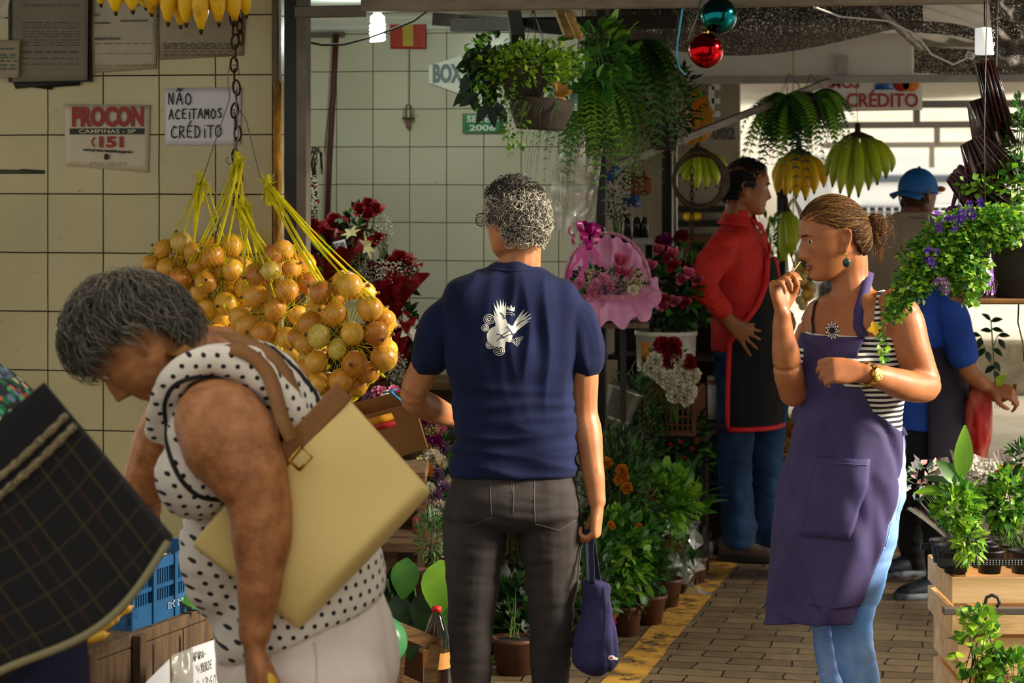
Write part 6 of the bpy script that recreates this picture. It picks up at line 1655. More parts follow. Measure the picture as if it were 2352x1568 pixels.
# ================================================================ flower stall: back wall fittings
def bw_(px, py, off=.0): return WP(px, py, BW, off)
sB = BW.y / FPX
mb = MB(); mb.tube([bw_(772, 78, .05), bw_(766, 200, .05), bw_(756, 380, .05), bw_(750, 560, .08)], .0125, 10)
mb.build('broom_pole', mat('maroon_pole', '4a1a18', .5, '3a1512', scale=9), label='dark red pole leaning against the back wall beside the steel post', cat='pole')
mb = MB(); mb.box(bw_(748, 80, .03), (.16, .03, .022), RL); auto_flat(mb.build('wall_bracket', greysteel, label='grey metal bracket at the top of the dark red pole', cat='bracket'))
mb = MB(); mb.tube([bw_(764, 150, .03), bw_(758, 230, .03), bw_(746, 345, .03), bw_(752, 360, .03), bw_(758, 340, .03)], .0018, 5); mb.build('cord', blacks, label='thin looped cord beside the dark red pole', cat='cord')
cable = mat('black_cable', '12110f', .5)
mb = MB(); q = [P(698, 95, 9.0), P(740, 103, 9.0), P(790, 102, 9.0), P(850, 86, 9.0), P(905, 66, 9.0), P(950, 48, 9.0), P(985, 22, 9.0)]; mb.tube(q, .0045, 6)
mb.build('power_cable', cable, label='black cable sagging across the tiled back wall', cat='cable')
# compact fluorescent lamp
D0 = 9.1
lp = thing('lamp_bulb', 'glowing spiral fluorescent bulb hanging before the back wall', 'lamp', J(867, 60))
mb = MB(); c = J(867, 58); mb.lathe([(.001, .06), (.014, .06), (.016, .035), (.02, .03), (.0285, .026), (.0285, .004), (.024, 0), (.001, 0)], c + ZU * .008, 24); mb.build('lamp_base', mat('bulb_base', 'cfd3c6', .5), lp)
gm_ = mat('lit_tube', 'eafff0', .4, emit=9)
mb = MB(); mb.tube([c + V((.0245 * cos(t), .0245 * sin(t), .004 - .0022 * t)) for t in [i * .25 for i in range(113)]], .0062, 8); mb.build('spiral_tube', gm_, lp)
mb = MB(); mb.tube([c + ZU * .06, c + ZU * .17, c + V((0, .1, .3))], .003, 6); mb.build('flex', white, lp)
ll = bpy.data.lights.new('bulb_light', 'POINT'); ll.energy = 13; ll.color = (.86, 1, .88); ll.shadow_soft_size = .05
lo = bpy.data.objects.new('bulb_light', ll); lo.location = c + V((0, -.05, -.04)); COL.objects.link(lo)
# signs
s = sheet('extinguisher_sign', 'small square red sign with a yellow bar on the back wall', 'sign', [bw_(896, 48, .01), bw_(980, 50, .01), bw_(979, 113, .01), bw_(897, 112, .01)], mat('sign_red', 'a02a1e', .45), wav=0, th=.002)
mb = MB(); a, c = bw_(925, 53, .0135), bw_(949, 106, .0135); mb.box((a + c) / 2, ((c - a).dot(WL), .001, a.z - c.z), RL); auto_flat(mb.build('yellow_bar', mat('sign_yellow', 'b09c35', .5), s))
bxs = MB(); bxs.prism([bw_(985, 150, .03), bw_(1060, 128, .03), bw_(1150, 150, .03), bw_(1150, 192, .03), bw_(1052, 214, .03), bw_(985, 190, .03)], NW, .006)
s = auto_flat(bxs.build('box_sign', mat('sign_white', 'dfe3d8', .4), label='white six-sided sign reading BOX half hidden by the hanging planter', cat='sign'))
def ltext(par, st, px, py, hpx, wpx, base, off, m, bold=0.0, align='CENTER'):
 sc = base.y / FPX; return write('lettering', st, hpx * sc * 1.38, WP(px, py, base, off), WL, ZU, m, par, bold=bold, width=wpx * sc, align=align)
ltext(s, 'BOX 0', 1039, 171, 40, 94, BW, .032, mat('sign_grey', '6e7d84', .5), .005)
s = sheet('number_plate', 'green metal plate with white letters and 2006', 'plate', [bw_(1063, 261, .01), bw_(1153, 261, .01), bw_(1153, 306, .01), bw_(1063, 306, .01)], mat('plate_green', '0f7040', .4), wav=0, th=.002)
pw = mat('plate_white', 'cfe0d2', .5); ltext(s, 'SETEC', 1108, 274, 14, 74, BW, .0135, pw, .001); ltext(s, '2006', 1108, 294, 13, 62, BW, .0135, pw, .001)
mb = MB(); q = [bw_(x, y, .0135) for x, y in ((1066, 264), (1150, 264), (1150, 303), (1066, 303), (1066, 264))]; mb.tube(q, .0012, 4); mb.build('plate_border', pw, s)
lt = thing('lantern', 'tiny wire lantern hanging on a string under the red sign', 'lantern', bw_(938, 285, .03)); brass = mat('dull_brass', '54482a', .5, metal=.7)
mb = MB(); c = bw_(938, 274, .03); mb.lathe([(.001, 0), (.026, 0), (.026, .008), (.001, .008)], c, 16); mb.build('lantern_base', brass, lt)
for k in range(6):
 a = k * pi / 3; mb = MB(); mb.tube([c + V((.02 * cos(a), .02 * sin(a), .008)), c + V((.02 * cos(a), .02 * sin(a), .04)), c + V((.011 * cos(a), .011 * sin(a), .056)), c + ZU * .062], .0016, 5); mb.build('wire', brass, lt)
mb = MB(); mb.tube([c + ZU * .062, bw_(938, 113, .03)], .001, 4); mb.build('string', brass, lt)
mb = MB(); mb.limb([(c + ZU * -.004, .01), (c - ZU * .025, .012)], 8); mb.build('tassel', mat('dusty_pink', '7d5a58', .8), lt)
mb = MB(); rr = random.Random(3)
for k in range(9):
 x = 708 + 3 * k; mb.tube([P(x + rr.uniform(-3, 3), 900, 9.6), P(718 + rr.uniform(-6, 10), 420, 9.65), P(712 + rr.uniform(-8, 20), 370, 9.6), P(722 + rr.uniform(-8, 12), 338, 9.6), P(735 + rr.uniform(-3, 5), 352, 9.6), P(738 + rr.uniform(-4, 4), 400, 9.65)], [.003, .0028, .0024, .002, .0016, .0008], 5)
mb.build('dry_twigs', mat('dark_twig', '241a14', .8), label='bundle of dark dry twigs behind the steel post', cat='twigs', fix=False)
# roof timbers and odd boards above the planters
darkwood = mat('dark_timber', '2c241d', .8, '1c1712', scale=8, stretch=(1, 8, 8), bump=.3)
for i, (a, c, w) in enumerate((((1005, 44, 9.6), (1320, 66, 8.9), .05), ((1040, 58, 9.4), (1560, 50, 9.0), .045), ((1180, 30, 9.2), (1190, 96, 8.8), .05))):
 mb = MB(); mb.bar(P(*a), P(*c), w, .05); auto_flat(mb.build('trim_%d' % (20 + i), darkwood, kind='structure'))
mb = MB(); mb.bar(P(1288, 22, 8.6), P(1312, 84, 8.55), .055, .02); box_edges(auto_flat(mb.build('wooden_board', mat('yellow_pine', '9a7a3c', .7, '6e5426', scale=8, stretch=(1, 1, 6)), label='short board hanging above the planter', cat='board')))
mb = MB()
for k in range(3): mb.limb([(P(1306 + 8 * k, 32 + 18 * k, 8.5), .014), (P(1314 + 8 * k, 44 + 18 * k, 8.5), .016)], 10)
link('carved_bracket', mb.remesh(.004, 2), mat('pale_carved_wood', 'b3944e', .6, '8f7136', scale=12), label='pale scalloped wooden bracket above the planter', cat='bracket')
# hanging planter: two pots on wires
rr = random.Random(12); D0 = 8.5
oldpot = mat('dusty_pot', '4a3f33', .8, '312a23', scale=7, bump=.3)
pl = thing('hanging_planter', 'dusty pot of bright feathery greenery hanging above a round bowl', 'planter', J(1202, 228))
mb = MB(); mb.lathe([(.001, 0), (.066, 0), (.083, .115), (.09, .12), (.092, .132), (.084, .132), (.078, .12)], J(1202, 228), 36, Matrix.Rotation(.12, 3, 'Y')); mb.build('pot', oldpot, pl)
canopy('foliage', J(1215, 152), (.185, .15, .085), 1500, .026, .02, [g_lite, g_lime, g_lime, g_mid], pl, rr, up=.5, shell=.3)
canopy('trailing_foliage', J(1120, 165, .05), (.09, .1, .14), 420, .03, .02, [g_mid, g_dark, g_lite], pl, rr, down=.4)
stems('stem', J(1202, 150), J(1215, 150), (.18, .14, .09), 60, stem_g, pl, rr, .0014)
mb = MB()
for a in (0, 2.1, 4.2): mb.tube([J(1202, 140) + V((.088 * cos(a), .088 * sin(a), 0)), J(1225, 20)], .0012, 4)
mb.build('hanging_wires', MATS['dark_steel'], pl, fix=False)
bo = thing('hanging_bowl', 'round dark bowl planter below the feathery greenery, with a withered leaf', 'planter', J(1238, 297))
mb = MB(); mb.lathe([(.001, 0), (.082, 0), (.086, .012), (.108, .06), (.112, .09), (.098, .112), (.092, .112), (.1, .09)], J(1240, 298), 36, Matrix.Rotation(.06, 3, 'Y')); mb.build('bowl', oldpot, bo)
mb = MB(); c = J(1283, 212, -.06)
for k in range(9): mb.leaf(c + V((.004 * (k - 4), 0, .01 * sin(k))), V((cos(k * .37 - .5), -.4, sin(k * .37 - 1.0) * .5)), V((0, -1, .3)), .055, .03, .6, .5, 4)
mb.build('withered_leaf', mat('dry_leaf', 'b5872f', .6, '8a6020', scale=25), bo, fix=False, label='withered yellow-brown leaf on the rim')
mb = MB(); rr2 = random.Random(2)
for k in range(16):
 x = rr2.uniform(1165, 1290); mb.tube([J(x, 232, -.1), J(x - 10, 262, -.12), J(x - 26 * rr2.random(), 262 + 90 * rr2.random(), -.1)], [.0015, .001, .0006], 4)
mb.build('stem', stem_g, bo, fix=False); canopy('foliage', J(1180, 275, -.08), (.05, .05, .13), 160, .02, .014, [g_lite, g_mid], bo, rr2, down=.5)
mb = MB()
for a in (.5, 2.6, 4.7): mb.tube([J(1240, 226) + V((.1 * cos(a), .1 * sin(a), 0)), J(1225, 20)], .0012, 4)
mb.build('hanging_wires', MATS['dark_steel'], bo, fix=False)
vp = thing('vine_plant', 'dark leafy vine with long pointed leaves at the planter edge', 'plant', J(1100, 280)); mb = MB(); rr = random.Random(33)
for k in range(26):
 p = J(rr.uniform(1085, 1150), rr.uniform(95, 215), rr.uniform(-.02, .08)); mb.m = k % 2
 mb.leaf(p, V((rr.uniform(-1, .2), rr.uniform(-.5, .2), rr.uniform(-1.2, -.1))), V((0, -1, .4)), rr.uniform(.08, .13), .034, .4, .2, 4)
for px, py, dx, dz in ((1120, 238, -.5, -.9), (1128, 240, .15, -1), (1100, 215, -.8, -.5), (1072, 170, -.2, -1), (1140, 235, .5, -1)): mb.leaf(J(px, py, -.03), V((dx, -.1, dz)), V((0, -1, .2)), .085, .036, .2, .2, 4)
mb.build('leaves', [g_dark, mat('leaf_deep', '10281a', col2='0b1d12', scale=9, **LEAF)], vp, fix=False); mb = MB()
mb.tube([J(1150, 120), J(1105, 110), J(1080, 160), J(1085, 230), J(1120, 270)], .0025, 5); mb.build('stem', stem_g, vp)
mb = MB(); mb.lathe([(.016, 0), (.019, .062), (.017, .062), (.014, .004), (.001, .004)], P(1316, 255, 8.7), 20); mb.build('glass_tube', mat('pale_glass', 'b9d8cc', .1, trans=.6), label='small pale glass tube beside the round bowl', cat='glass')
# large hanging ferns
fm_ = [g_mid, g_lite, g_mid]
fern('hanging_fern', 'large hanging fern with long fronds just right of the bowl planter', P(1345, 195, 8.9), 90, .5, .95, fm_, random.Random(1), pl=.036, group=None, potr=.09, hang=.35)
fern('hanging_fern', 'dense dark hanging fern high above the pink gift basket', P(1440, 110, 9.3), 130, .62, 1.0, [g_dark, g_mid, g_mid], random.Random(2), pl=.04, potr=.1, hang=.2)
fern('hanging_fern', 'fine trailing fern in front of the thin black post', P(1395, 250, 9.15), 60, .5, 1.05, [g_mid, g_lite], random.Random(3), pl=.03, potr=.07, hang=.4)
rr = random.Random(5); hb_ = thing('flowering_shrub', 'small hanging shrub dotted with orange flowers by the second post', 'plant', P(1525, 330, 9.7))
canopy('foliage', P(1520, 235, 9.7), (.16, .14, .16), 620, .045, .018, [g_dark, g_mid, g_dark], hb_, rr); stems('stem', P(1522, 310, 9.7), P(1520, 235, 9.7), (.14, .12, .14), 26, stem_b, hb_, rr)
of = mat('orange_petal', 'd8781c', .6)
for k in range(7):
 mb = MB(); carnation_mb(mb, P(1520, 235, 9.7) + rdir(rr) * .14 + V((0, -.08, 0)), V((0, -1, .2)), .014, rr, 10); mb.build('flower', of, hb_, fix=False)
pot('pot', P(1524, 345, 9.7), .05, .065, .09, blackpot, hb_)
mb = MB(); mb.tube([P(1470, 318, 9.2), P(1462, 345, 9.2), P(1455, 358, 9.2)], [.004, .003, .004], 5); mb.build('ribbon_end', milky, label='wisp of clear ribbon hanging under the dense dark fern', cat='ribbon')
rr = random.Random(31); vt = thing('vine_plant', 'leafy green vine among the hanging ferns above the bowl', 'plant', P(1360, 150, 8.7))
canopy('leaves', P(1370, 130, 8.75), (.13, .1, .16), 110, .07, .042, [g_mid, g_lite, g_mid], vt, rr, down=.3, seg=4); stems('stem', P(1360, 60, 8.75), P(1370, 140, 8.75), (.12, .08, .14), 16, stem_g, vt, rr)
# plastic bag
mb = MB(); mb.grid(lambda u, v: P(1290 + 95 * u - 25 * v * (1 - u) - 20 * v, 335 + 175 * v + 25 * sin(u * 3), 9.1 + .05 * noise.noise(V((u * 4, v * 5, 1)))), 16, 20)
mb.build('plastic_bag', milky, label='crumpled clear plastic bag hanging beside the curly-haired man', cat='bag', fix=False)
# ================================================================ flowers on the stall
red_p = mat('rose_red', '9c0f1a', .55, '6d0812', scale=18, sub=.05); redpap = mat('red_tissue', 'a01424', .35, '7c0d1a', scale=7, coat=.3); pink_p = mat('rose_pink', 'd9688e', .55, 'b84070', scale=16); wht = mat('petal_white', 'e6e0d0', .6, 'd5cbb2', scale=14); brw = mat('breath_white', 'd9d6c6', .7)
cream = mat('petal_cream', 'd9ce9c', .6, 'c4b47a', scale=14)
def bouquet(name, label, base, roses, m, rr, pap=None, pr=.1, ph=.2, breath=(), leaves=(), ax=(0, -.3, 1), lab='rose', rsz=.04, carn=False, group=None, sn=40):
 t = thing(name, label, 'bouquet', base, group)
 mb = MB()
 for p in roses: mb.tube([base + V((rr.uniform(-.02, .02), 0, .01)), (base + p) / 2 + V((0, .02, .03)), p - V((0, 0, .02))], .0022, 5)
 mb.build('stem', stem_g, t, fix=False)
 for p in roses:
  mb = MB(); d = (p - base).normalized() * .6 + V((rr.uniform(-.3, .3), -.7, .2)); mm = m[rr.randrange(len(m))] if isinstance(m, list) else m
  (carnation_mb if carn else rose_mb)(mb, p, d, rsz * rr.uniform(.85, 1.15), rr); mb.build(lab, mm, t, fix=False)
 if pap: mb = MB(); paper_mb(mb, base, ax, .02, pr, ph, rr, .022); mb.build('wrapping_paper', pap, t, fix=False)
 for c, rad, n in breath:
  mb = MB(); breath_mb(mb, c, rad, n, rr); o = mb.build('baby_breath', brw, t, fix=False); o['kind'] = 'stuff'
  stems('sprigs', c - ZU * rad[2] * 1.5, c, rad, 26, stem_g, t, rr, .0008)
 for c, rad, n, Lf, Wf, mm in leaves: canopy('foliage', c, rad, n, Lf, Wf, mm, t, rr)
 return t
rr = random.Random(41); D0 = 9.4
bouquet('rose_bouquet', 'tall bunch of dark red flowers against the tiles, highest of the red bouquets', J(835, 640, .05), [J(845, 470), J(825, 482, -.02), J(862, 482, -.01), J(845, 492, -.03), J(868, 548, -.02), J(850, 560, -.03)], red_p, rr, breath=[(J(880, 535), (.045, .05, .07), 130)], leaves=[(J(815, 530), (.05, .05, .09), 90, .05, .026, [g_dark, g_mid])], rsz=.036)
bouquet('rose_bouquet', 'bouquet of dark red roses in baby breath, furthest right on the tiles', J(905, 720, .02), [J(918, 597), J(902, 605, -.02), J(935, 608, .0), J(860, 625, -.02), J(900, 650, -.02)], red_p, rr, pap=redpap, pr=.12, ph=.16, breath=[(J(885, 630, -.03), (.1, .05, .06), 420), (J(945, 620), (.04, .04, .05), 120), (J(850, 665, -.05), (.05, .04, .05), 160)], leaves=[(J(900, 640, .02), (.1, .05, .06), 120, .05, .026, [g_dark])], rsz=.044)
bouquet('rose_bouquet', 'red bouquet in red tissue with a price card, next to the steel post', J(750, 660, -.02), [J(720, 520, .02), J(742, 540), J(768, 512), J(712, 570), J(800, 580, -.02), J(815, 610, -.02), J(772, 600, -.05)], red_p, rr, pap=redpap, pr=.17, ph=.2, breath=[(J(728, 610, -.05), (.05, .03, .05), 110), (J(822, 625, -.05), (.06, .04, .05), 240)], leaves=[(J(770, 620), (.12, .05, .08), 120, .06, .03, [g_dark, g_mid])], rsz=.045)
bouquet('rose_bouquet', 'dark red buds in baby breath half hidden behind the steel post', J(716, 520, .15), [J(716, 430, .15), J(722, 465, .15), J(710, 480, .15)], red_p, rr, breath=[(J(716, 455, .1), (.03, .03, .1), 240)], rsz=.026)
bouquet('rose_bouquet', 'red flowers in crinkled red film, lower right beside the onions', J(900, 860, -.03), [J(905, 790, -.05), J(922, 800, -.04), J(912, 815, -.05), J(880, 850, -.06)], mat('petal_scarlet', 'b81024', .5, '8f0a18', scale=14), rr, pap=redpap, pr=.08, ph=.22, breath=[(J(905, 840, -.08), (.055, .05, .07), 330), (J(925, 870, -.06), (.04, .04, .05), 150)], leaves=[(J(930, 760), (.05, .05, .08), 60, .07, .03, [g_mid, g_dark])], rsz=.04)
mb = MB()
for k in range(5): paper_mb(mb, J(895 + 8 * sin(k * 2), 700 - 26 * k + 60, -.05), V((rr.uniform(-.4, .4), -.8, .4)), .01, .05, .04, rr, .014, 26, 4)
mb.build('red_ribbon', redpap, label='crinkled red ribbon bow on the red bouquets', cat='ribbon', fix=False)
f = sheet('price_tag', 'white tag with 65,00 in blue pen, pinned in the red bouquet', 'tag', [J(764, 556, -.16), J(792, 549, -.16), J(798, 572, -.16), J(770, 580, -.16)], MATS['white_card'], wav=.001, nu=4, nv=4)
mb = MB(); handwrite(mb, '65,00', J(770, 576, -.169), V((.97, 0, .22)).normalized(), V((-.22, 0, .97)).normalized(), .026, .0085, .0014, rr, .1); mb.build('pen_lettering', mat('blue_ink', '1c2a66', .6), f, fix=False)
# lilies
def lily(mb, c, ax, r, n=6):
 a, b = frame_of(ax)
 for k in range(n): d = a * cos(2 * pi * k / n) + b * sin(2 * pi * k / n); mb.leaf(V(c), d + V(ax).normalized() * .8, V(ax), r, r * .38, .55, .2, 4)
ly = thing('lily_stems', 'white lilies and buds between the red bouquets', 'lilies', J(815, 680, -.08)); mb = MB()
for p in ((808, 545), (826, 575), (812, 660)): mb.tube([J(815, 680, -.08), J((p[0] + 815) / 2 + 4, (p[1] + 680) / 2, -.09), J(*p, -.1)], .0025, 5)
mb.build('stem', stem_g, ly, fix=False)
for p, ax, r in (((808, 540), (-.3, -.6, .9), .055), ((836, 568), (.9, -.5, .3), .07), ((812, 655), (.2, -1, .1), .05)):
 mb = MB(); lily(mb, J(*p, -.12), V(ax), r * .85); mb.build('flower', cream, ly, fix=False)
canopy('leaves', J(745, 600, -.12), (.03, .02, .06), 7, .11, .035, [g_mid, g_lite], ly, rr, up=.9, seg=4)
ly = thing('lily_stems', 'pale lily opening beside the shoulder of the navy T-shirt', 'lilies', J(925, 790, -.08)); mb = MB(); lily(mb, J(932, 760, -.1), V((.6, -.6, .5)), .08); lily(mb, J(918, 745, -.1), V((-.2, -.6, .8)), .05); mb.build('flower', wht, ly, fix=False)
mb = MB(); mb.tube([J(925, 790, -.08), J(932, 762, -.1)], .0025, 5); mb.build('stem', stem_g, ly)
# stepped wooden bench that carries the bouquets
bench_w = mat('bench_boards', '6a4c30', .8, '4b3520', scale=7, bump=.4, stretch=(1, 6, 6))
B0 = P(830, HZ, 9.35); B0.z = 0
bn = thing('flower_bench', 'stepped wooden bench carrying the red bouquets', 'bench', B0)
def bnb(x0, x1, y0, y1, z0, z1, name): mb = MB(); mb.box(B0 + WL * ((x0 + x1) / 2) + UL * ((y0 + y1) / 2) + ZU * ((z0 + z1) / 2), (x1 - x0, y1 - y0, z1 - z0), RL); return box_edges(auto_flat(mb.build(name, bench_w, bn)), .003)
bnb(-.3, .68, .0, .3, .84, .87, 'shelf'); bnb(-.3, .68, -.5, -.02, .50, .53, 'shelf'); bnb(-.3, .68, -.9, -.5, .24, .27, 'shelf'); bnb(-.3, .68, .28, .3, .05, .84, 'board')
for x in (-.3, .2, .64):
 bnb(x, x + .04, .0, .04, 0, .84, 'leg'); bnb(x, x + .04, -.5, -.46, 0, .5, 'leg'); bnb(x, x + .04, -.9, -.86, 0, .24, 'leg')
# buckets under the bouquets
for i, (px, py, lab) in enumerate(((750, 1, 'black bucket under the bouquet next to the steel post'), (835, 1, 'black bucket under the tallest red flowers'), (908, 1, 'black bucket under the red bouquets at the far right'))):
 t = thing('bucket', lab, 'bucket', P(px, HZ, 9.5) * 1); p = P(px, HZ, 9.5); p.z = .87; t.location = p; pot('bucket_body', p, .07, .09, .2, blackpot, t)
# mixed flowers lower down, left of the man
D0 = 8.55
def mixed(label, base, items, rr, film_=True, extra=None):
 t = thing('flower_bunch', label, 'bouquet', base); mb = MB()
 for p, r, m in items: mb.tube([base, (base + p) / 2 + V((0, .01, .02)), p], .002, 4)
 mb.build('stem', stem_g, t, fix=False)
 for p, r, m in items: mb = MB(); carnation_mb(mb, p, (p - base).normalized() + V((0, -.8, 0)), r, rr, 22); mb.build('flower', m, t, fix=False)
 if film_: mb = MB(); paper_mb(mb, base, V((0, -.2, 1)), .03, .1, (items[0][0] - base).length * .9, rr, .015); mb.build('film', film, t, fix=False)
 return t
yel = mat('petal_yellow', 'd79a14', .6, 'c27d0c', scale=20); mag = mat('petal_magenta', '9a1f7c', .55, '6c1458', scale=14); mau = mat('petal_mauve', 'a07a9c', .6, '7d5a86', scale=14); pkl = mat('petal_pink', 'dd8fae', .6, 'c96a94', scale=14)
rr = random.Random(51)
t = mixed('bunch of pale cream and yellow flowers under the cardboard box', J(975, 1180, .0), [(J(955, 1075, -.03), .03, cream), (J(972, 1062, -.02), .028, cream), (J(995, 1050, -.02), .03, wht), (J(978, 1078, -.05), .026, yel), (J(1010, 1062), .03, wht), (J(962, 1095, -.05), .024, cream), (J(1005, 1090, -.03), .024, mau), (J(1020, 1102), .026, wht)], rr)
canopy('foliage', J(985, 1120), (.08, .06, .08), 120, .05, .022, [g_mid, g_grey, g_dark], t, rr)
t = mixed('magenta and cream orchids beside the elbow of the navy T-shirt', J(1005, 1130, .1), [(J(985, 960, .05), .03, mag), (J(994, 985, .05), .026, cream), (J(1000, 1010, .04), .028, mag), (J(1010, 985, .06), .026, pkl), (J(990, 1030, .04), .028, cream), (J(1018, 1030, .05), .026, mau)], rr, False)
canopy('foliage', J(1008, 1060, .08), (.07, .06, .12), 110, .07, .03, [g_dark, g_mid], t, rr)
t = mixed('dusty white and mauve everlasting flowers beside the navy jeans', J(1010, 1240, -.05), [(J(985, 1120, -.08), .022, wht), (J(1000, 1135, -.08), .024, mau), (J(1018, 1120, -.06), .024, mau), (J(990, 1150, -.08), .022, wht), (J(1012, 1160, -.06), .022, wht), (J(1002, 1180, -.08), .02, wht)], rr)
canopy('foliage', J(1000, 1210, -.05), (.06, .05, .1), 200, .05, .01, [g_grey, g_mid], t, rr)
t = mixed('pink and white flowers in clear film behind the cardboard box', J(885, 1000, -.1), [(J(870, 905, -.12), .03, pkl), (J(890, 915, -.13), .03, wht), (J(905, 900, -.1), .026, pkl), (J(852, 915, -.12), .028, mau), (J(915, 925, -.12), .03, cream)], rr)
# small bottle cap / red tub on shelf
mb = MB(); mb.lathe([(.001, .0), (.014, 0), (.014, .05), (.011, .055), (.001, .055)], P(957, 1224, 8.3), 16); mb.build('red_tub', mat('red_plastic', 'b3201c', .4), label='small red tub on the low bench beside the beige tote', cat='tub')
# cardboard box
D0 = 7.9; card = mat('cardboard', '8a6132', .8, '7a542a', scale=6, bump=.15)
bx = thing('cardboard_box', 'tilted brown cardboard box with a yellow and red label', 'box', J(900, 1055))
def quadp(a, b, c, d, dep, nrm=None): return [J(*a), J(*b), J(*c), J(*d)]
fr_ = [J(835, 955, -.02), J(953, 924, -.06), J(984, 1028, -.06), J(880, 1062, -.02)]; bk_ = [p + V((-.05, .2, .02)) for p in fr_]
mb = MB(); mb.add(fr_ + [p + V((-.0008, .004, 0)) for p in fr_], [(0, 1, 2, 3), (7, 6, 5, 4), (0, 4, 5, 1), (1, 5, 6, 2), (2, 6, 7, 3), (3, 7, 4, 0)]); auto_flat(mb.build('front_panel', card, bx))
for k, (i, j) in enumerate(((1, 2), (2, 3), (3, 0))):
 mb = MB(); q = [fr_[i], fr_[j], bk_[j], bk_[i]]; mb.add(q, [(0, 1, 2, 3)]); o = auto_flat(mb.build('side_panel', card, bx, fix=False)); o.modifiers.new('t', 'SOLIDIFY').thickness = .004
mb = MB(); mb.add(bk_, [(0, 1, 2, 3)]); auto_flat(mb.build('back_panel', card, bx, fix=False)).modifiers.new('t', 'SOLIDIFY').thickness = .004
nb = (fr_[1] - fr_[0]).cross(fr_[3] - fr_[0]).normalized(); nb = nb if nb.y < 0 else -nb
def fq(u, v): return fr_[0].lerp(fr_[1], u).lerp(fr_[3].lerp(fr_[2], u), v) + nb * .0015
for v0, v1, m_, nm in ((.08, .22, yel, 'yellow_band'), (.22, .36, mat('label_red', 'a01818', .5), 'red_band')):
 mb = MB(); mb.prism([fq(.02, v0), fq(.52, v0), fq(.54, v1), fq(.03, v1)], nb, .0005); mb.build(nm, m_, bx)
mb = MB(); mb.tube([J(905, 905, -.08), J(893, 898, -.1), J(915, 915, -.1), J(935, 935, -.1), J(940, 948, -.09)], .004, 5); mb.tube([J(880, 902, -.1), J(896, 899, -.1), J(912, 893, -.1)], .003, 5)
mb.build('blue_twine', mat('blue_twine', '1d6c9a', .6), label='blue twine knotted above the cardboard box', cat='twine')
mb = MB(); mb.tube([J(868, 820, -.3), J(864, 870, -.3), J(872, 860, -.3), J(870, 835, -.3), J(858, 880, -.3)], .0015, 4); mb.build('white_string', MATS['white_cord'], label='loose white string under the last onion net', cat='string')
# anthurium with heart leaves in a pot, left of the man's legs
rr = random.Random(61); D0 = 7.9
an = thing('potted_anthurium', 'pot plant with large heart-shaped leaves left of the dark jeans', 'plant', J(965, 1500)); an.location.z = 0
def heart(mb, p, d, nrm, L_, W_):
 mb.leaf(p, d, nrm, L_, W_, .35, .12, 7)
for (bx_, by_), (tx, ty), w, m in (((965, 1440), (935, 1295), .075, g_mid), ((985, 1440), (1015, 1300), .1, g_lite), ((960, 1450), (915, 1380), .07, g_dark), ((975, 1450), (985, 1370), .08, g_dark), ((990, 1450), (1025, 1390), .07, g_mid), ((970, 1455), (940, 1440), .07, g_dark)):
 mb = MB(); a = J(bx_, by_, .05); c = J(tx, ty, -.02); mb.tube([a, (a + c) / 2 + V((.0, .02, .03)), c], .003, 5); mb.build('stalk', stem_g, an)
 mb = MB(); d = V((rr.uniform(-.4, .2), -.35, -1)); heart(mb, c + V((0, 0, .02)), d, V((0, -1, .25)), w * 1.9, w * 1.25); mb.build('leaf', m, an, fix=False)
p = J(968, 0, .05); p.z = 0; pot('pot', p, .06, .075, .14, terra, an)
sp = thing('feathery_plant', 'thin feathery plant standing beside the dark jeans above the heart leaves', 'plant', J(995, 1290, .1)); sp.location.z = .27
for k in range(1): canopy('foliage', J(990, 1235, .08), (.05, .04, .09), 380, .035, .005, [g_grey, g_mid], sp, rr)
stems('stem', J(990, 1300, .08), J(990, 1235, .08), (.05, .04, .09), 18, stem_b, sp, rr); p = J(992, 0, .12); p.z = .27; pot('pot', p, .05, .06, .1, terra, sp)
# plastic bottle
D0 = 7.5
bt_ = thing('water_bottle', 'clear plastic bottle with a red cap and orange label by the jeans', 'bottle', J(1003, 1600)); bt_.location.z = .07
c = V((J(1003, 0).x, D0, .07)); zt = J(0, 1392).z - .07
pet = mat('clear_plastic', 'e4eee9', .05, trans=1); N, L, b = nodes_of(pet); b.inputs['IOR'].default_value = 1.2
mb = MB(); mb.lathe([(.001, .004), (.036, 0), (.042, .01), (.042, zt * .50), (.039, zt * .54), (.042, zt * .58), (.041, zt * .66), (.032, zt * .78), (.02, zt * .88), (.0135, zt * .93), (.0135, zt * .95)], c, 28); mb.build('bottle_body', pet, bt_)
mb = MB(); mb.lathe([(.001, zt), (.0135, zt), (.0155, zt * .99), (.0155, zt * .94), (.001, zt * .94)], c, 20); mb.build('cap', MATS['red_plastic'], bt_)
mb = MB(); mb.lathe([(.0425, zt * .32), (.0425, zt * .50)], c, 28); mb.build('label_band', mat('orange_label', 'c98a45', .6, 'b06f30', scale=20), bt_)
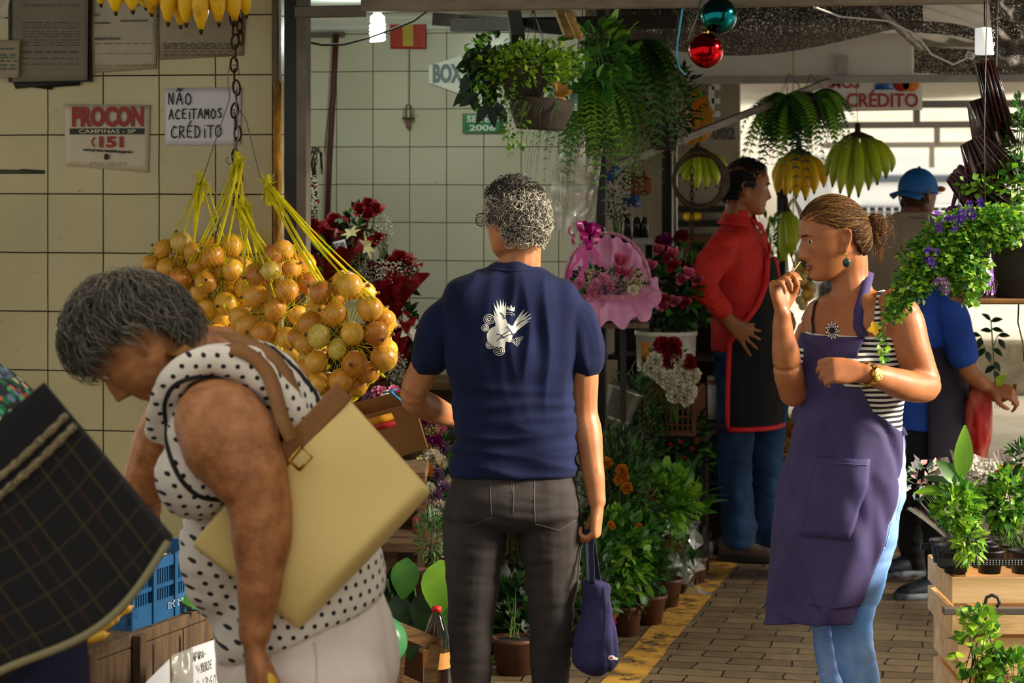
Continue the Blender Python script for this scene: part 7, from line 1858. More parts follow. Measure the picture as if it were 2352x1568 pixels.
# slatted wooden crate and green bag behind the older woman
D0 = 7.2; wcr = mat('crate_pine', '7a5a33', .8, '5a3f22', scale=9, bump=.3, stretch=(1, 1, 6))
wc_ = thing('slatted_crate', 'open crate of thin wooden slats on the floor beside the plastic bottle', 'crate', V((J(930, 0).x, D0, 0)))
for a, c, w in (((905, 1440, 0), (1000, 1478, .05), .04), ((920, 1470, -.01), (905, 1660, -.01), .035), ((1000, 1480, .04), (975, 1660, .04), .035), ((880, 1545, .0), (985, 1590, .05), .035), ((870, 1600, .0), (975, 1640, .05), .035), ((905, 1440, 0), (905, 1440, .3), .04), ((1000, 1478, .05), (960, 1470, .33), .04), ((880, 1450, .3), (960, 1470, .33), .04), ((905, 1450, .3), (890, 1660, .3), .035)):
 mb = MB(); mb.bar(J(*a), J(*c), w, .008, V((0, -1, 0))); auto_flat(mb.build('slat', wcr, wc_))
mb = MB(); mb.loft([(J(872, 1405, -.5), V((.01, 0, 0)), V((0, .03, 0))), (J(890, 1440, -.5), V((.045, 0, 0)), V((0, .05, 0))), (J(888, 1490, -.5), V((.055, 0, 0)), V((0, .06, 0))), (J(862, 1540, -.5), V((.04, 0, -.0)), V((0, .05, 0))), (J(840, 1570, -.5), V((.03, 0, 0)), V((0, .04, 0)))], n=22)
gb = mb.build('green_plastic_bag', mat('green_film', '3aa05a', .3, '7cc28a', scale=6, trans=.2, translucent=.3), label='green plastic bag showing behind the white trousers', cat='bag')
for lab, px, py, d, w in (('plank shelf carrying the tilted cardboard box', 905, 1068, 8.0, .22), ('low wooden shelf carrying the small red tub', 950, 1228, 8.35, .2)):
 c = P(px, py, d); t = thing('plank_shelf', lab, 'shelf', V((c.x, d, 0))); mb = MB(); mb.box(c - ZU * .02, (w, .3, .035)); box_edges(auto_flat(mb.build('board', bench_w, t)))
 for x in (-w * .4, w * .4): mb = MB(); mb.box((c.x + x, d + .12, c.z / 2 - .02), (.03, .03, c.z - .04)); auto_flat(mb.build('leg', bench_w, t))
# ================================================================ middle stall
def F3(px, py): 
 d = HC * FPX / (py - HZ); return P(px, py, d)               # point on the floor
def potted(name, label, base, r0, r1, h, c, rad, n, Lf, Wf, mats, rr, flowers=(), wrap=None, potm=None, up=.35, nst=14, cat='plant', group=None, seg=3, down=0):
 base = V(base); c = V(c); t = thing(name, label, cat, base, group); pot('pot', base, r0, r1, h, potm or terra, t)
 canopy('foliage', c, rad, n, Lf, Wf, mats, t, rr, up=up, seg=seg, down=down); stems('stem', base + ZU * h, c, rad, nst, stem_g, t, rr)
 for p, r, m in flowers: mb = MB(); carnation_mb(mb, p, V((rr.uniform(-.3, .3), -.8, .5)), r, rr, 16); mb.build('flower', m, t, fix=False)
 if wrap: mb = MB(); paper_mb(mb, base + ZU * h * .6, V((.05, -.05, 1)), r1 * 1.1, max(rad[0], rad[1]) * 1.25, wrap, rr, .016); mb.build('cellophane', film, t, fix=False)
 return t
rr = random.Random(71)
# dark rack behind the flowers
dkb = mat('dark_boards', '2b221a', .85, '1c1611', scale=6, stretch=(1, 6, 6)); K0 = P(1400, HZ, 10.5); K0.z = 0
rk = thing('flower_rack', 'dark stepped rack behind the buckets of the middle stall', 'rack', K0)
def kb(x0, x1, y0, y1, z0, z1, nm): mb = MB(); mb.box(K0 + WL * ((x0 + x1) / 2) + UL * ((y0 + y1) / 2) + ZU * ((z0 + z1) / 2), (x1 - x0, y1 - y0, z1 - z0), RL); auto_flat(mb.build(nm, dkb, rk))
kb(0, .46, .25, .27, .05, 1.15, 'back_panel'); kb(0, .46, -.05, .25, .86, .88, 'shelf'); kb(0, .46, -.32, -.05, .56, .58, 'shelf'); kb(0, .46, -.6, -.32, .28, .3, 'shelf')
for x in (0, .42):
 for y, z in ((.2, .86), (-.3, .56), (-.58, .28)): kb(x, x + .04, y, y + .04, 0, z, 'leg')
# pink gift basket
D0 = 9.2; gbk = thing('gift_basket', 'pink flower basket with a frilled wrap and magenta ribbon bow', 'basket', J(1395, 735)); pkw = mat('pink_tulle', 'f6b2d8', .6, 'e592c4', scale=12, translucent=.35); pkl2 = mat('pink_satin', 'd81f9a', .25, 'b01480', scale=9, coat=.5, metal=.15)
wick = mat('pink_wicker', 'c98aa0', .6, '9a5f74', scale=60, bump=.5)
mb = MB(); mb.lathe([(.001, 0), (.11, 0), (.14, .09), (.145, .1)], J(1395, 733), 28); mb.build('basket_bowl', wick, gbk)
mb = MB(); mb.tube([J(1395 - 98 * cos(a) * 1.0 + 0, 655 - 120 * sin(a), -.0) for a in [pi * i / 20 for i in range(21)]], .007, 8); mb.build('handle', wick, gbk)
def ruff(u, v):
 a = 2 * pi * u; r = .09 + .115 * v ** .8; k = .012 * v * sin(a * 22) + .014 * v * sin(a * 9 + 1)
 return J(1395, 672) + V((cos(a) * (r + k * .6), sin(a) * (r + k) * .8 - .03, .0 + (sin(a) * .11 + .02) * v - .018 * v * sin(a * 13) - .05 * max(0, v - .6)))
for nm, sc, m in (('frill', 1.0, pkw), ('frill', .8, mat('pale_pink_tulle', 'ecb4d0', .6, 'd890b8', scale=12, translucent=.3))):
 mb = MB(); mb.grid(lambda u, v: J(1395, 668) + (ruff(u, v) - J(1395, 668)) * sc + ZU * (.02 * (1 - sc) / .2), 220, 8); mb.build(nm, m, gbk, fix=False)
mb = MB(); mb.grid(lambda u, v: J(1310 + 165 * u, 585 + 60 * v - (45 + 7 * sin(u * 40)) * sin(pi * u) * (1 - v), .06 - .05 * v + .02 * sin(u * 26) * (1 - v)), 40, 8); mb.build('back_paper', pkw, gbk, fix=False)
canopy('leaves', J(1390, 650, -.05), (.15, .06, .05), 170, .045, .022, [g_dark, g_mid], gbk, rr); mb = MB(); breath_mb(mb, J(1372, 648, -.1), (.085, .04, .055), 330, rr, .004); breath_mb(mb, J(1455, 640, -.08), (.06, .04, .04), 170, rr, .004); mb.build('filler_flowers', mat('filler_cream', 'c9b98f', .8), gbk, fix=False)['kind'] = 'stuff'
for px, py, r, m in ((1368, 652, .022, pkl), (1385, 640, .022, pkl), (1360, 668, .022, pkl), (1388, 662, .022, mau), (1375, 672, .02, pkl), (1400, 655, .02, pkl), (1330, 650, .02, pkl), (1455, 665, .02, wht)): mb = MB(); carnation_mb(mb, J(px, py, -.13), V((0, -1, .3)), r, rr, 14); mb.build('flower', m, gbk, fix=False)
for px, py, r in ((1424, 600, .036), (1422, 622, .026), (1440, 628, .024)): mb = MB(); rose_mb(mb, J(px, py, -.1), V((.2, -.7, .6)), r, rr); mb.build('rose', pink_p, gbk, fix=False)
mb = MB(); c = J(1350, 545, -.1)
for k in range(15):                                           # ribbon loops
 d = rdir(rr); d.y = -abs(d.y) * .7; a, b_ = frame_of(d); L_ = rr.uniform(.06, .09)
 mb.grid(lambda u, v: c + d * (L_ * sin(pi * u)) + a * (.026 * sin(2 * pi * u) * .8) + b_ * (.02 * (v - .5)), 12, 1)
for dx, dz, l in ((-.5, -1, .15), (-.15, -1, .17), (.4, -.9, .12)): mb.grid(lambda u, v: c + V((dx * l * u + .006 * sin(u * 14), -.02, dz * l * u)) + V((.02 * (v - .5), 0, .008 * (v - .5))), 14, 1)
mb.build('ribbon_bow', pkl2, gbk, fix=False)
sd = thing('display_stand', 'small wooden plank stand under the pink gift basket', 'stand', F3(1400, 1390) * 1); pz = J(1400, 735).z; sd.location = V((J(1395, 0).x, D0, 0))
mb = MB(); mb.box((J(1395, 0).x, D0, pz - .012), (.3, .26, .022)); box_edges(auto_flat(mb.build('board', palewood, sd)))
for x in (-.06, .06):
 mb = MB(); mb.bar(V((J(1395, 0).x + x, D0, 0)), V((J(1395, 0).x + x, D0, pz - .02)), .022, .022); auto_flat(mb.build('leg', blacks, sd))
# buckets of flowers
wb_ = mat('white_bucket', 'cfccc2', .4, 'b9b4a6', scale=5); 
t = thing('flower_bucket', 'white bucket of red roses behind the pink gift basket', 'bucket', P(1530, 860, 10.3)); mb = MB(); p = P(1530, 862, 10.3); mb.lathe([(.001, 0), (.105, 0), (.125, .17), (.133, .172), (.133, .19), (.128, .19), (.122, .02)], p, 32); b0 = mb.build('bucket_body', wb_, t)
for k in range(4): mb = MB(); a = -2.4 + .55 * k; mb.box(p + V((.122 * cos(a), .122 * sin(a), .1)), (.008, .05, .1), Matrix.Rotation(a, 3, 'Z')); mb.build('rib', [wb_, yel][k == 0], b0)
canopy('foliage', P(1545, 680, 10.3), (.17, .12, .16), 420, .06, .034, [g_dark, g_dark, g_mid], t, rr)
for k in range(13):
 mb = MB(); rose_mb(mb, P(1545, 655, 10.2) + V((rr.uniform(-.15, .15), rr.uniform(-.1, 0), rr.uniform(-.1, .15))), V((rr.uniform(-.4, .4), -.8, .5)), .03, rr); mb.build('rose', [red_p, mat('rose_dusty', 'a84a5a', .6), pink_p][k % 3], t, fix=False)
t = thing('flower_bucket', 'dark red dahlias behind the back of the man in red', 'bucket', P(1560, 700, 11.0)); pot('bucket_body', P(1560, 720, 11.0), .07, .09, .16, blackpot, t); canopy('foliage', P(1560, 610, 11.0), (.12, .1, .12), 160, .06, .03, [g_dark, g_mid], t, rr)
for k in range(9): mb = MB(); carnation_mb(mb, P(1565, 590, 10.95) + V((rr.uniform(-.12, .08), rr.uniform(-.08, 0), rr.uniform(-.1, .12))), V((0, -1, .3)), .03, rr, 16); mb.build('flower', [red_p, mag][k % 2], t, fix=False)
cb = thing('carnation_bouquet', 'red and white carnations in front of the brown basket crate', 'bouquet', P(1545, 975, 9.9))
for px, py, m in ((1520, 790, red_p), (1547, 792, red_p), (1536, 826, red_p), (1582, 832, red_p), (1550, 812, red_p), (1508, 826, wht), (1497, 845, wht), (1530, 872, wht), (1558, 825, wht), (1573, 858, wht), (1590, 862, wht), (1562, 888, wht), (1583, 896, wht), (1575, 912, wht), (1550, 905, wht), (1515, 858, wht), (1540, 868, wht)):
 mb = MB(); carnation_mb(mb, P(px, py, 9.8), V((rr.uniform(-.4, .4), -.8, .3)), .033, rr, 34); mb.build('carnation', m, cb, fix=False)
stems('stem', P(1545, 970, 9.9), P(1545, 850, 9.85), (.08, .05, .1), 17, stem_g, cb, rr); canopy('foliage', P(1530, 850, 9.88), (.09, .04, .11), 130, .05, .012, [g_dark, g_mid], cb, rr)
brn = mat('brown_plastic_crate', '6e3d22', .5, '58301a', scale=6)
def lattice_crate(name, label, c, w, dp, h, m, nx=9, nz=5):
 t = thing(name, label, 'crate', c)
 for (ax, ln, off) in ((WL, w, -UL * dp / 2), (WL, w, UL * dp / 2), (UL, dp, -WL * w / 2), (UL, dp, WL * w / 2)):
  mb = MB(); Rm = Matrix((ax, ZU.cross(ax), ZU)).transposed()
  for k in range(nx + 1): mb.box(c + off + ax * (ln * (k / nx - .5)) + ZU * h / 2, (.006 if k % nx else .018, .008, h), Rm)
  for k in range(nz + 1): mb.box(c + off + ZU * (h * k / nz), (ln, .008, .007 if k % nz else .022), Rm)
  auto_flat(mb.build('side', m, t))
 mb = MB(); mb.box(c + ZU * .005, (w, dp, .008), RL); auto_flat(mb.build('base', m, t)); return t
lattice_crate('basket_crate', 'brown lattice crate under the red and white carnations', P(1550, 985, 10.15), .2, .3, .17, brn)
lattice_crate('lattice_crate', 'dark teal lattice crate beside the black apron', P(1632, 1098, 10.7), .16, .3, .27, mat('teal_crate', '12514a', .5, '0e403b', scale=6), 8, 7)
ml = mat('galvanised_metal', 'a9a69c', .35, '7b776c', scale=9, metal=.8, bump=.1); t = thing('metal_bucket', 'tilted galvanised bucket left of the carnations', 'bucket', P(1418, 980, 9.6)); mb = MB()
mb.lathe([(.001, 0), (.055, 0), (.058, .008), (.075, .15), (.079, .155), (.075, .156), (.054, .01)], P(1405, 978, 9.6), 28, Matrix.Rotation(.35, 3, 'Y')); mb.build('bucket_body', ml, t); mb = MB(); mb.lathe([(.0605, .02), (.064, .03), (.0615, .04)], P(1405, 978, 9.6), 28, Matrix.Rotation(.35, 3, 'Y')); mb.build('band', ml, t)
t = thing('paint_tub', 'white cylindrical tub with a faded red lid between crate and jeans', 'tub', P(1642, 962, 10.5)); mb = MB(); p = P(1642, 962, 10.5); mb.lathe([(.001, 0), (.03, 0), (.033, .185), (.001, .19)], p, 20); mb.build('tub_body', wb_, t); mb = MB(); mb.lathe([(.034, .15), (.035, .168), (.001, .2)], p, 20); mb.build('lid', mat('faded_red_lid', '94463a', .6), t)
pz_ = p.z; sh2 = thing('low_shelf', 'low dark shelf carrying crates behind the man in red', 'shelf', P(1600, HZ, 10.75)); sh2.location.z = 0
for z, y in ((P(0, 1100, 10.7).z, 10.75), (P(0, 990, 10.2).z, 10.2), (pz_, 10.5)):
 mb = MB(); mb.box((P(1600 if y != 10.2 else 1550, 0, y).x, y, z - .012), (.3, .32, .02), RL); auto_flat(mb.build('board', dkb, sh2))
 for x in (-.13, .13): mb = MB(); q = P(1600 if y != 10.2 else 1550, 0, y); mb.bar(V((q.x + x, y, 0)), V((q.x + x, y, z - .02)), .025, .025); auto_flat(mb.build('leg', dkb, sh2))
pal = thing('pallet', 'pale wooden pallet standing behind the jeans of the man in red', 'pallet', F3(1625, 1235))
for k in range(5): mb = MB(); mb.bar(P(1585, 1100 + 30 * k, 11.1), P(1760, 1102 + 30 * k, 11.05), .02, .035, V((0, -1, 0))); auto_flat(mb.build('slat', wcr, pal))
for px in (1612, 1740): mb = MB(); mb.bar(P(px, 1095, 11.12), P(px, 1238, 11.12), .04, .03); auto_flat(mb.build('upright', wcr, pal))
# bushy plants and potted plants in cellophane along the yellow line
og = mat('marigold_orange', 'd88d0c', .6, 'b8680a', scale=20); FE = [g_mid, g_grey, g_dark]
potted('marigold_plant', 'bushy marigold with orange blooms beside the hand of the navy T-shirt', F3(1420, 1420), .06, .075, .13, P(1415, 1130, 9.15), (.15, .11, .25), 1300, .045, .010, FE, rr, [(P(x, y, 9.02), .022, og) for x, y in ((1393, 1062), (1428, 1078), (1430, 1094), (1345, 1060), (1422, 1100), (1440, 1120))], seg=2)
potted('feathery_bush', 'fine feathery green bush in front of the metal bucket', F3(1455, 1330), .07, .08, .14, P(1455, 990, 9.95), (.13, .12, .26), 1300, .055, .007, FE, rr, seg=2)
potted('chilli_bush', 'dark bush with small red chillies in front of the teal crate', F3(1550, 1300), .07, .085, .15, P(1545, 1030, 10.1), (.17, .13, .2), 900, .05, .02, [g_dark, g_dark, g_mid], rr, [(P(x, y, 9.95), .008, MATS['red_plastic']) for x, y in ((1500, 1010), (1520, 1040), (1540, 1020), (1565, 1015), (1590, 1030), (1530, 1065), (1600, 1010), (1572, 1050))])
for lab, bx, by, (cx, cy, cd), rad, n, fl, wr, ms in (
 ('leafy potted plant in cellophane, nearest along the yellow line', 1436, 1458, (1418, 1285, 8.8), (.11, .09, .19), 420, [((1402, 1203), .012, og), ((1408, 1210), .01, yel)], .2, [g_mid, g_lite, g_mid]),
 ('potted plant in tall crinkled cellophane, second along the yellow line', 1492, 1432, (1470, 1280, 9.0), (.09, .08, .17), 220, [((1468, 1208), .012, MATS['orange_petal']), ((1462, 1222), .01, red_p)], .27, [g_mid, g_dark]),
 ('bright green potted plant with magenta flowers above the cellophane', 1530, 1392, (1512, 1150, 9.35), (.15, .11, .13), 460, [((1492, 1132), .022, mat('petal_crimson', 'a3183f', .55)), ((1470, 1138), .016, MATS['petal_crimson']), ((1500, 1140), .016, MATS['petal_crimson'])], .2, [g_mid, g_lite, g_lite]),
 ('pepper plant with orange fruit in silvery cellophane, furthest along the yellow line', 1565, 1360, (1545, 1255, 9.5), (.08, .08, .1), 160, [((x, y), .013, m) for x, y, m in ((1522, 1230, MATS['orange_petal']), (1536, 1228, MATS['orange_petal']), (1530, 1240, MATS['orange_petal']), (1545, 1238, og), (1548, 1252, yel), (1540, 1248, og))], .2, [g_mid, g_dark])):
 potted('potted_plant', lab, F3(bx, by), .045, .062, .11, P(cx, cy, cd), rad, n, .06, .036, ms, rr, [(P(q[0], q[1], cd - .1), r, m) for q, r, m in fl], wr)
mb = MB()
for k in range(26):
 a = P(1535 + rr.uniform(-30, 70), 1180 + rr.uniform(0, 200), 9.3 + rr.uniform(0, .4)); d = rdir(rr); mb.leaf(a, d, rdir(rr), .09, .06, .8, .7, 3)
mb.build('crinkled_film', mat('silver_film', 'e8ebe8', .08, trans=.5, metal=.3, alpha=.75), label='crinkled silver film round the furthest cellophane plants', cat='film', fix=False)['kind'] = 'stuff'
t = potted('broadleaf_plant', 'plant with long pale grey leaves rising over the potted plants', F3(1590, 1335), .05, .06, .1, P(1580, 1150, 9.9), (.06, .06, .12), 26, .13, .035, [g_grey, g_mid], rr, seg=5, up=.9)
potted('leafy_plant', 'dark leafy plant seen between the legs of the dark jeans', F3(1182, 1545), .06, .075, .12, P(1182, 1440, 8.35), (.085, .09, .19), 300, .06, .036, [g_mid, g_dark, g_dark], rr); potted('leafy_plant', 'taller dark plant seen high between the legs of the dark jeans', F3(1175, 1460), .06, .075, .12, P(1180, 1250, 8.8), (.09, .08, .14), 200, .05, .026, [g_dark, g_grey], rr)
potted('leafy_plant', 'dark green plant in the gap behind the drawstring cloth bag', F3(1330, 1480), .06, .075, .12, P(1345, 1340, 8.6), (.1, .08, .2), 320, .05, .02, [g_dark, g_mid, g_grey], rr)
potted('leafy_plant', 'low leaves at the foot of the heart-leaved plant', F3(905, 1560), .05, .06, .08, P(905, 1420, 8.2), (.09, .08, .12), 150, .07, .04, [g_dark, g_dark], rr)
# ================================================================ hanging things at the back of the middle stall
fern('hanging_fern', 'big hanging fern between the man in red and the credit sign', P(1812, 232, 10.75), 100, .52, .9, [g_mid, g_dark, g_mid, g_lite], random.Random(4), pl=.045, potr=.1, hang=.12)
fern('hanging_fern', 'bright fern fronds just left of the credit sign', P(1862, 222, 10.7), 26, .42, .8, [g_lite, g_mid], random.Random(6), pl=.05, potr=.08, hang=.1, a0=-1.2, a1=1.3)
bananas('banana_bunch', 'large green banana bunch hanging beside the blue cap', P(1970, 312, 11.4), [P(1912, 425, 11.3), P(1930, 440, 11.25), P(1950, 452, 11.3), P(1972, 448, 11.22), P(1995, 432, 11.3), P(2015, 420, 11.25), P(2035, 405, 11.3), P(2048, 390, 11.35), P(1900, 400, 11.4)], .026, ban_g, hang=P(1960, 265, 11.4))
bananas('banana_bunch', 'green bananas seen through the hanging wire hoop', P(1602, 345, 12.6), [P(1562, 400, 12.5), P(1575, 415, 12.5), P(1600, 432, 12.45), P(1622, 430, 12.5), P(1645, 425, 12.5), P(1664, 400, 12.5), P(1590, 425, 12.55)], .026, ban_g, hang=P(1602, 250, 12.6))
bananas('banana_bunch', 'bright yellow bananas hanging under the big fern', P(1835, 350, 11.7), [P(1785, 442, 11.6), P(1805, 448, 11.55), P(1828, 452, 11.6), P(1850, 455, 11.6), P(1870, 440, 11.6), P(1892, 425, 11.65), P(1780, 420, 11.7), P(1815, 440, 11.7)], .028, ban_y, hang=P(1835, 250, 11.7))
bananas('banana_bunch', 'green bananas hanging in front of the green post', P(1803, 482, 11.5), [P(1800, 600, 11.45), P(1818, 585, 11.4), P(1828, 560, 11.45)], .03, ban_g, hang=P(1812, 440, 11.6))
mb = MB()
for k in range(4): mb.tube([P(1604 + (56 + 2 * k) * cos(a) + 2 * k, 413 + (64 - 1.5 * k) * sin(a) + 2 * sin(k * 9), 10.2 + .012 * k) for a in [2 * pi * i / 48 for i in range(49)]], .0085, 6)
mb.build('wire_hoop', mat('dark_rattan', '2c1d12', .7, '43301d', scale=30), label='coil of dark cane hanging in front of green bananas', cat='hoop', fix=False)
mb = MB(); mb.tube([P(1604, 349, 10.2), P(1612, 280, 10.2), P(1600, 200, 10.4)], .002, 4); mb.build('string', stem_b, label='string holding the coil of dark cane', cat='string')
cht = thing('chain', 'thin chain hanging through the coil of dark cane', 'chain', P(1588, 400, 10.3))
for k in range(16): o = bpy.data.objects.new('link', lm); COL.objects.link(o); o.parent = cht; o.location = P(1589, 395 + 13 * k, 10.32) - cht.location; o.rotation_euler = (0, 0, 1.4 * (k % 2)); o.scale = (.7, .7, .9)
mb = MB(); mb.loft([(P(1602, 205, 11), V((.02, 0, 0)), V((0, .02, 0))), (P(1605, 250, 11), V((.06, 0, 0)), V((0, .05, 0))), (P(1608, 300, 11), V((.055, 0, -.01)), V((0, .05, 0))), (P(1585, 330, 11), V((.02, 0, 0)), V((0, .03, 0)))], n=22); me = mb.remesh(.009, 1); displace(me, lambda c: .012 * noise.noise(c * 24)); link('yellow_plastic_bag', me, mat('yellow_plastic', 'd89a0e', .4, 'b07a08', scale=12, translucent=.3), label='crumpled yellow plastic bag hung above the coil of cane', cat='bag')
t = thing('white_cabinet', 'small white window cabinet high on the middle stall wall', 'cabinet', P(1660, 260, 13.1)); 
for a, c_ in (((1634, 198), (1634, 262)), ((1688, 198), (1688, 262)), ((1634, 262), (1690, 262)), ((1634, 200), (1690, 200)), ((1634, 232), (1688, 232))): mb = MB(); mb.bar(P(*a, 13.1), P(*c_, 13.1), .025, .03); auto_flat(mb.build('frame', white, t))
mb = MB(); mb.box(P(1661, 231, 13.14), (.12, .02, .15)); auto_flat(mb.build('back_panel', mat('grey_glass', '8d9290', .3), t))
s = sheet('stall_number', 'dusty board with the number 002 behind the slanting strut', 'sign', [P(1545, 288, 13.1), P(1692, 282, 13.06), P(1692, 330, 13.06), P(1545, 336, 13.1)], mat('dusty_board', '9a9282', .7, '857d6d', scale=4), wav=.0, th=.004)
write('lettering', '002', .085, P(1662, 308, 13.03), V((1, 0, 0)), ZU, mat('grey_lettering', '4a4640', .7), s, bold=.003, width=.13)
tn = thing('tool_shelf', 'dark shelf with a yellow melon behind the man in red', 'shelf', P(1605, 600, 13.05))
for y in (480, 513): mb = MB(); mb.bar(P(1556, y, 13.05), P(1680, y, 13.03), .2, .03); auto_flat(mb.build('board', dkb, tn))
mb = MB(); mb.box(P(1600, 560, 13.05), (.24, .2, .1)); auto_flat(mb.build('drawer', mat('brown_board', '5b3a22', .7), tn))
mb = MB(); mb.ell(P(1590, 497, 13.0), (.05, .05, .035)); mb.build('melon', ban_y, label='yellow melon on the dark shelf', cat='melon')
potted('potted_fern', 'small fern in a red pot between the man in red and the green post', P(1770, 640, 11.6), .03, .045, .1, P(1762, 560, 11.6), (.06, .06, .13), 150, .07, .016, [g_lite, g_mid], rr, potm=MATS['red_plastic'], seg=2); 
t = thing('shelf_bracket', 'small shelf under the red potted fern', 'shelf', P(1770, 650, 11.6)); mb = MB(); mb.box(P(1780, 643, 11.6), (.14, .14, .02)); mb.build('board', dkb, t); mb = MB(); mb.bar(P(1780, 645, 11.62), V((P(1780, 0, 11.62).x, 11.62, 0)), .03, .03); mb.build('leg', dkb, t)
lf = thing('net_of_fruit', 'yellow net of small round fruit hanging behind the raised hand', 'fruit net', P(1838, 620, 11.2)); mb = MB()
for k in range(30): o_ = rdir(rr); mb = MB(); mb.ell(P(1838, 665, 11.2) + V((o_.x * .055, o_.y * .05, o_.z * .08)), .021, n=10, m=7); mb.build('fruit', [mat('lemon_skin', 'dfae3c', .4, 'c98f2a', scale=9), mat('pale_fruit', 'd9c27a', .4)][k % 2], lf)
mb = MB(); [mb.tube([P(1838 + 22 * cos(k), 640 + 10 * sin(k), 11.2), P(1832, 600, 11.2), P(1822, 520, 11.3), V((P(1822, 0, 11.3).x, 11.3, 2.5))], .003, 4) for k in range(7)]; mb.build('net', net, lf, fix=False)
t = thing('hanging_rope', 'pale rope loops hanging behind the profile of the woman in the apron', 'rope', P(1835, 455, 11.75)); mb = MB()
for k in range(3): mb.tube([P(1822, 456, 11.75), P(1800 - 6 * k, 500, 11.75), P(1812 + 20 * k, 640, 11.75), P(1850 + 8 * k, 530, 11.75), P(1824, 456, 11.75)], .006, 5)
mb.build('loops', MATS['white_cord'], t, fix=False)
rb = mat('blue_ribbon', '1663b8', .35, '0f4c92', scale=9, coat=.3)
for i, (px, py, lab) in enumerate(((1405, 395, 'blue ribbon rosette by the thin black post, the higher one'), (1452, 465, 'blue ribbon rosette lower among the white flowers'))):
 mb = MB()
 for k in range(12): d = rdir(rr); a, b_ = frame_of(d); mb.grid(lambda u, v: P(px, py, 9.36 if px < 1420 else 10.22) + d * (.04 * sin(pi * u)) + a * .016 * sin(2 * pi * u) + b_ * .016 * (v - .5), 8, 1)
 mb.build('ribbon_rosette', rb, label=lab, cat='ribbon', fix=False)
t = thing('white_flower_spray', 'spray of tiny white flowers in the dark behind the thin black post', 'flowers', P(1420, 520, 10.3)); canopy('foliage', P(1415, 440, 10.3), (.07, .06, .13), 260, .03, .014, [g_dark], t, rr); mb = MB(); breath_mb(mb, P(1415, 435, 10.25), (.07, .05, .12), 240, rr, .005); mb.build('blossom', brw, t, fix=False)['kind'] = 'stuff'; stems('stem', P(1420, 560, 10.3), P(1415, 440, 10.3), (.05, .04, .1), 14, stem_g, t, rr)
pot('pot', P(1420, 590, 10.3), .05, .06, .09, blackpot, t); mb = MB(); mb.bar(V((P(1420, 0, 10.3).x, 10.3, .88)), P(1420, 590, 10.3), .03, .03); mb.build('stake', dkb, t)
for px, py in ((1452, 420), (1475, 415)):
 mb = MB(); mb.limb([(P(px, py - 14, 10.9), .02), (P(px, py, 10.9), .045), (P(px + 4, py + 14, 10.9), .04)]); mb.tube([P(px, py - 14, 10.9), P(px, 188, 11.4)], .002, 4); mb.build('dried_bouquet', mat('burnt_orange', '8a4a12', .7, '5e300c', scale=30, bump=.4), label='hanging bunch of dried orange flowers, %s' % ('left of the two' if px < 1460 else 'right of the two'), cat='dried flowers', fix=False)
t = thing('jar_shelf', 'white shelf with dark jars behind the basket handle', 'shelf', P(1450, 570, 11)); mb = MB(); mb.bar(P(1425, 553, 11), P(1500, 553, 11), .16, .03); mb.build('board', white, t); mb = MB(); mb.bar(P(1490, 555, 11.06), V((P(1490, 0, 11.06).x, 11.06, 0)), .03, .03); mb.build('leg', dkb, t)
for k, x in enumerate((1440, 1462, 1480)): mb = MB(); mb.lathe([(.001, 0), (.018, 0), (.018, .07 + .02 * (k % 2)), (.009, .1), (.001, .1)], P(x, 549, 10.98), 14); mb.build('jar', mat('dark_glass', '182420', .15), label='dark jar on the white shelf, %s' % ('left', 'middle', 'right')[k], cat='jar', group='jars on the white shelf')
mb = MB(); q = P(1408, 984, 9.6); mb.box((q.x, 9.6, q.z / 2), (.13, .13, q.z)); box_edges(auto_flat(mb.build('plinth', dkb, label='dark wooden block under the tilted metal bucket', cat='block')))
potted('flowering_plant', 'yellow flowering plant behind the jeans of the man in red', F3(1812, 1240), .06, .08, .14, P(1808, 1060, 11.2), (.1, .08, .2), 380, .06, .024, [g_lite, g_mid], rr, [(P(1800 + rr.uniform(-30, 40), 975 + rr.uniform(0, 110), 11.1), .03, yel) for _ in range(14)], up=.6)
# ================================================================ right side
rr = random.Random(81)
s = sheet('credit_sign', 'white sign with red capitals ending in CREDITO behind the middle beam', 'sign', [P(1885, 160, 12.5), P(2118, 158, 12.5), P(2118, 253, 12.5), P(1885, 257, 12.5)], mat('white_board', 'dcd8d0', .5), wav=0, th=.004)
rl = mat('sign_letter_red', 'a81c22', .5); k = 12.5 / FPX
mb = MB(); [mb.tube([P(x, 165, 12.52), V((P(x, 0, 12.52).x, 12.52, 2.5))], .006, 5) for x in (1920, 2090)]; mb.build('hanger', wire, s)
def sgn(st, px, py, h, w): write('lettering', st, h * k * 1.38, P(px, py, 12.488), V((1, 0, 0)), ZU, rl, s, bold=.0015, width=w * k)
sgn('A CRÉDITO', 2008, 232, 32, 204); sgn('AMOS', 1930, 192, 24, 90)
for nm, px, m, sh in (('blue_mark', 2032, rb, 0), ('red_mark', 2070, rl, 1), ('orange_mark', 2092, MATS['orange_petal'], 1)):
 mb = MB(); q = [P(px + 19 * cos(a), 195 + 15 * sin(a), 12.487) for a in [2 * pi * i / 24 for i in range(24)]] if sh else [P(px - 22, 180, 12.487), P(px + 22, 180, 12.487), P(px + 22, 206, 12.487), P(px - 22, 206, 12.487)]
 mb.prism(q, (0, -1, 0), .0008); mb.build(nm, m, s)
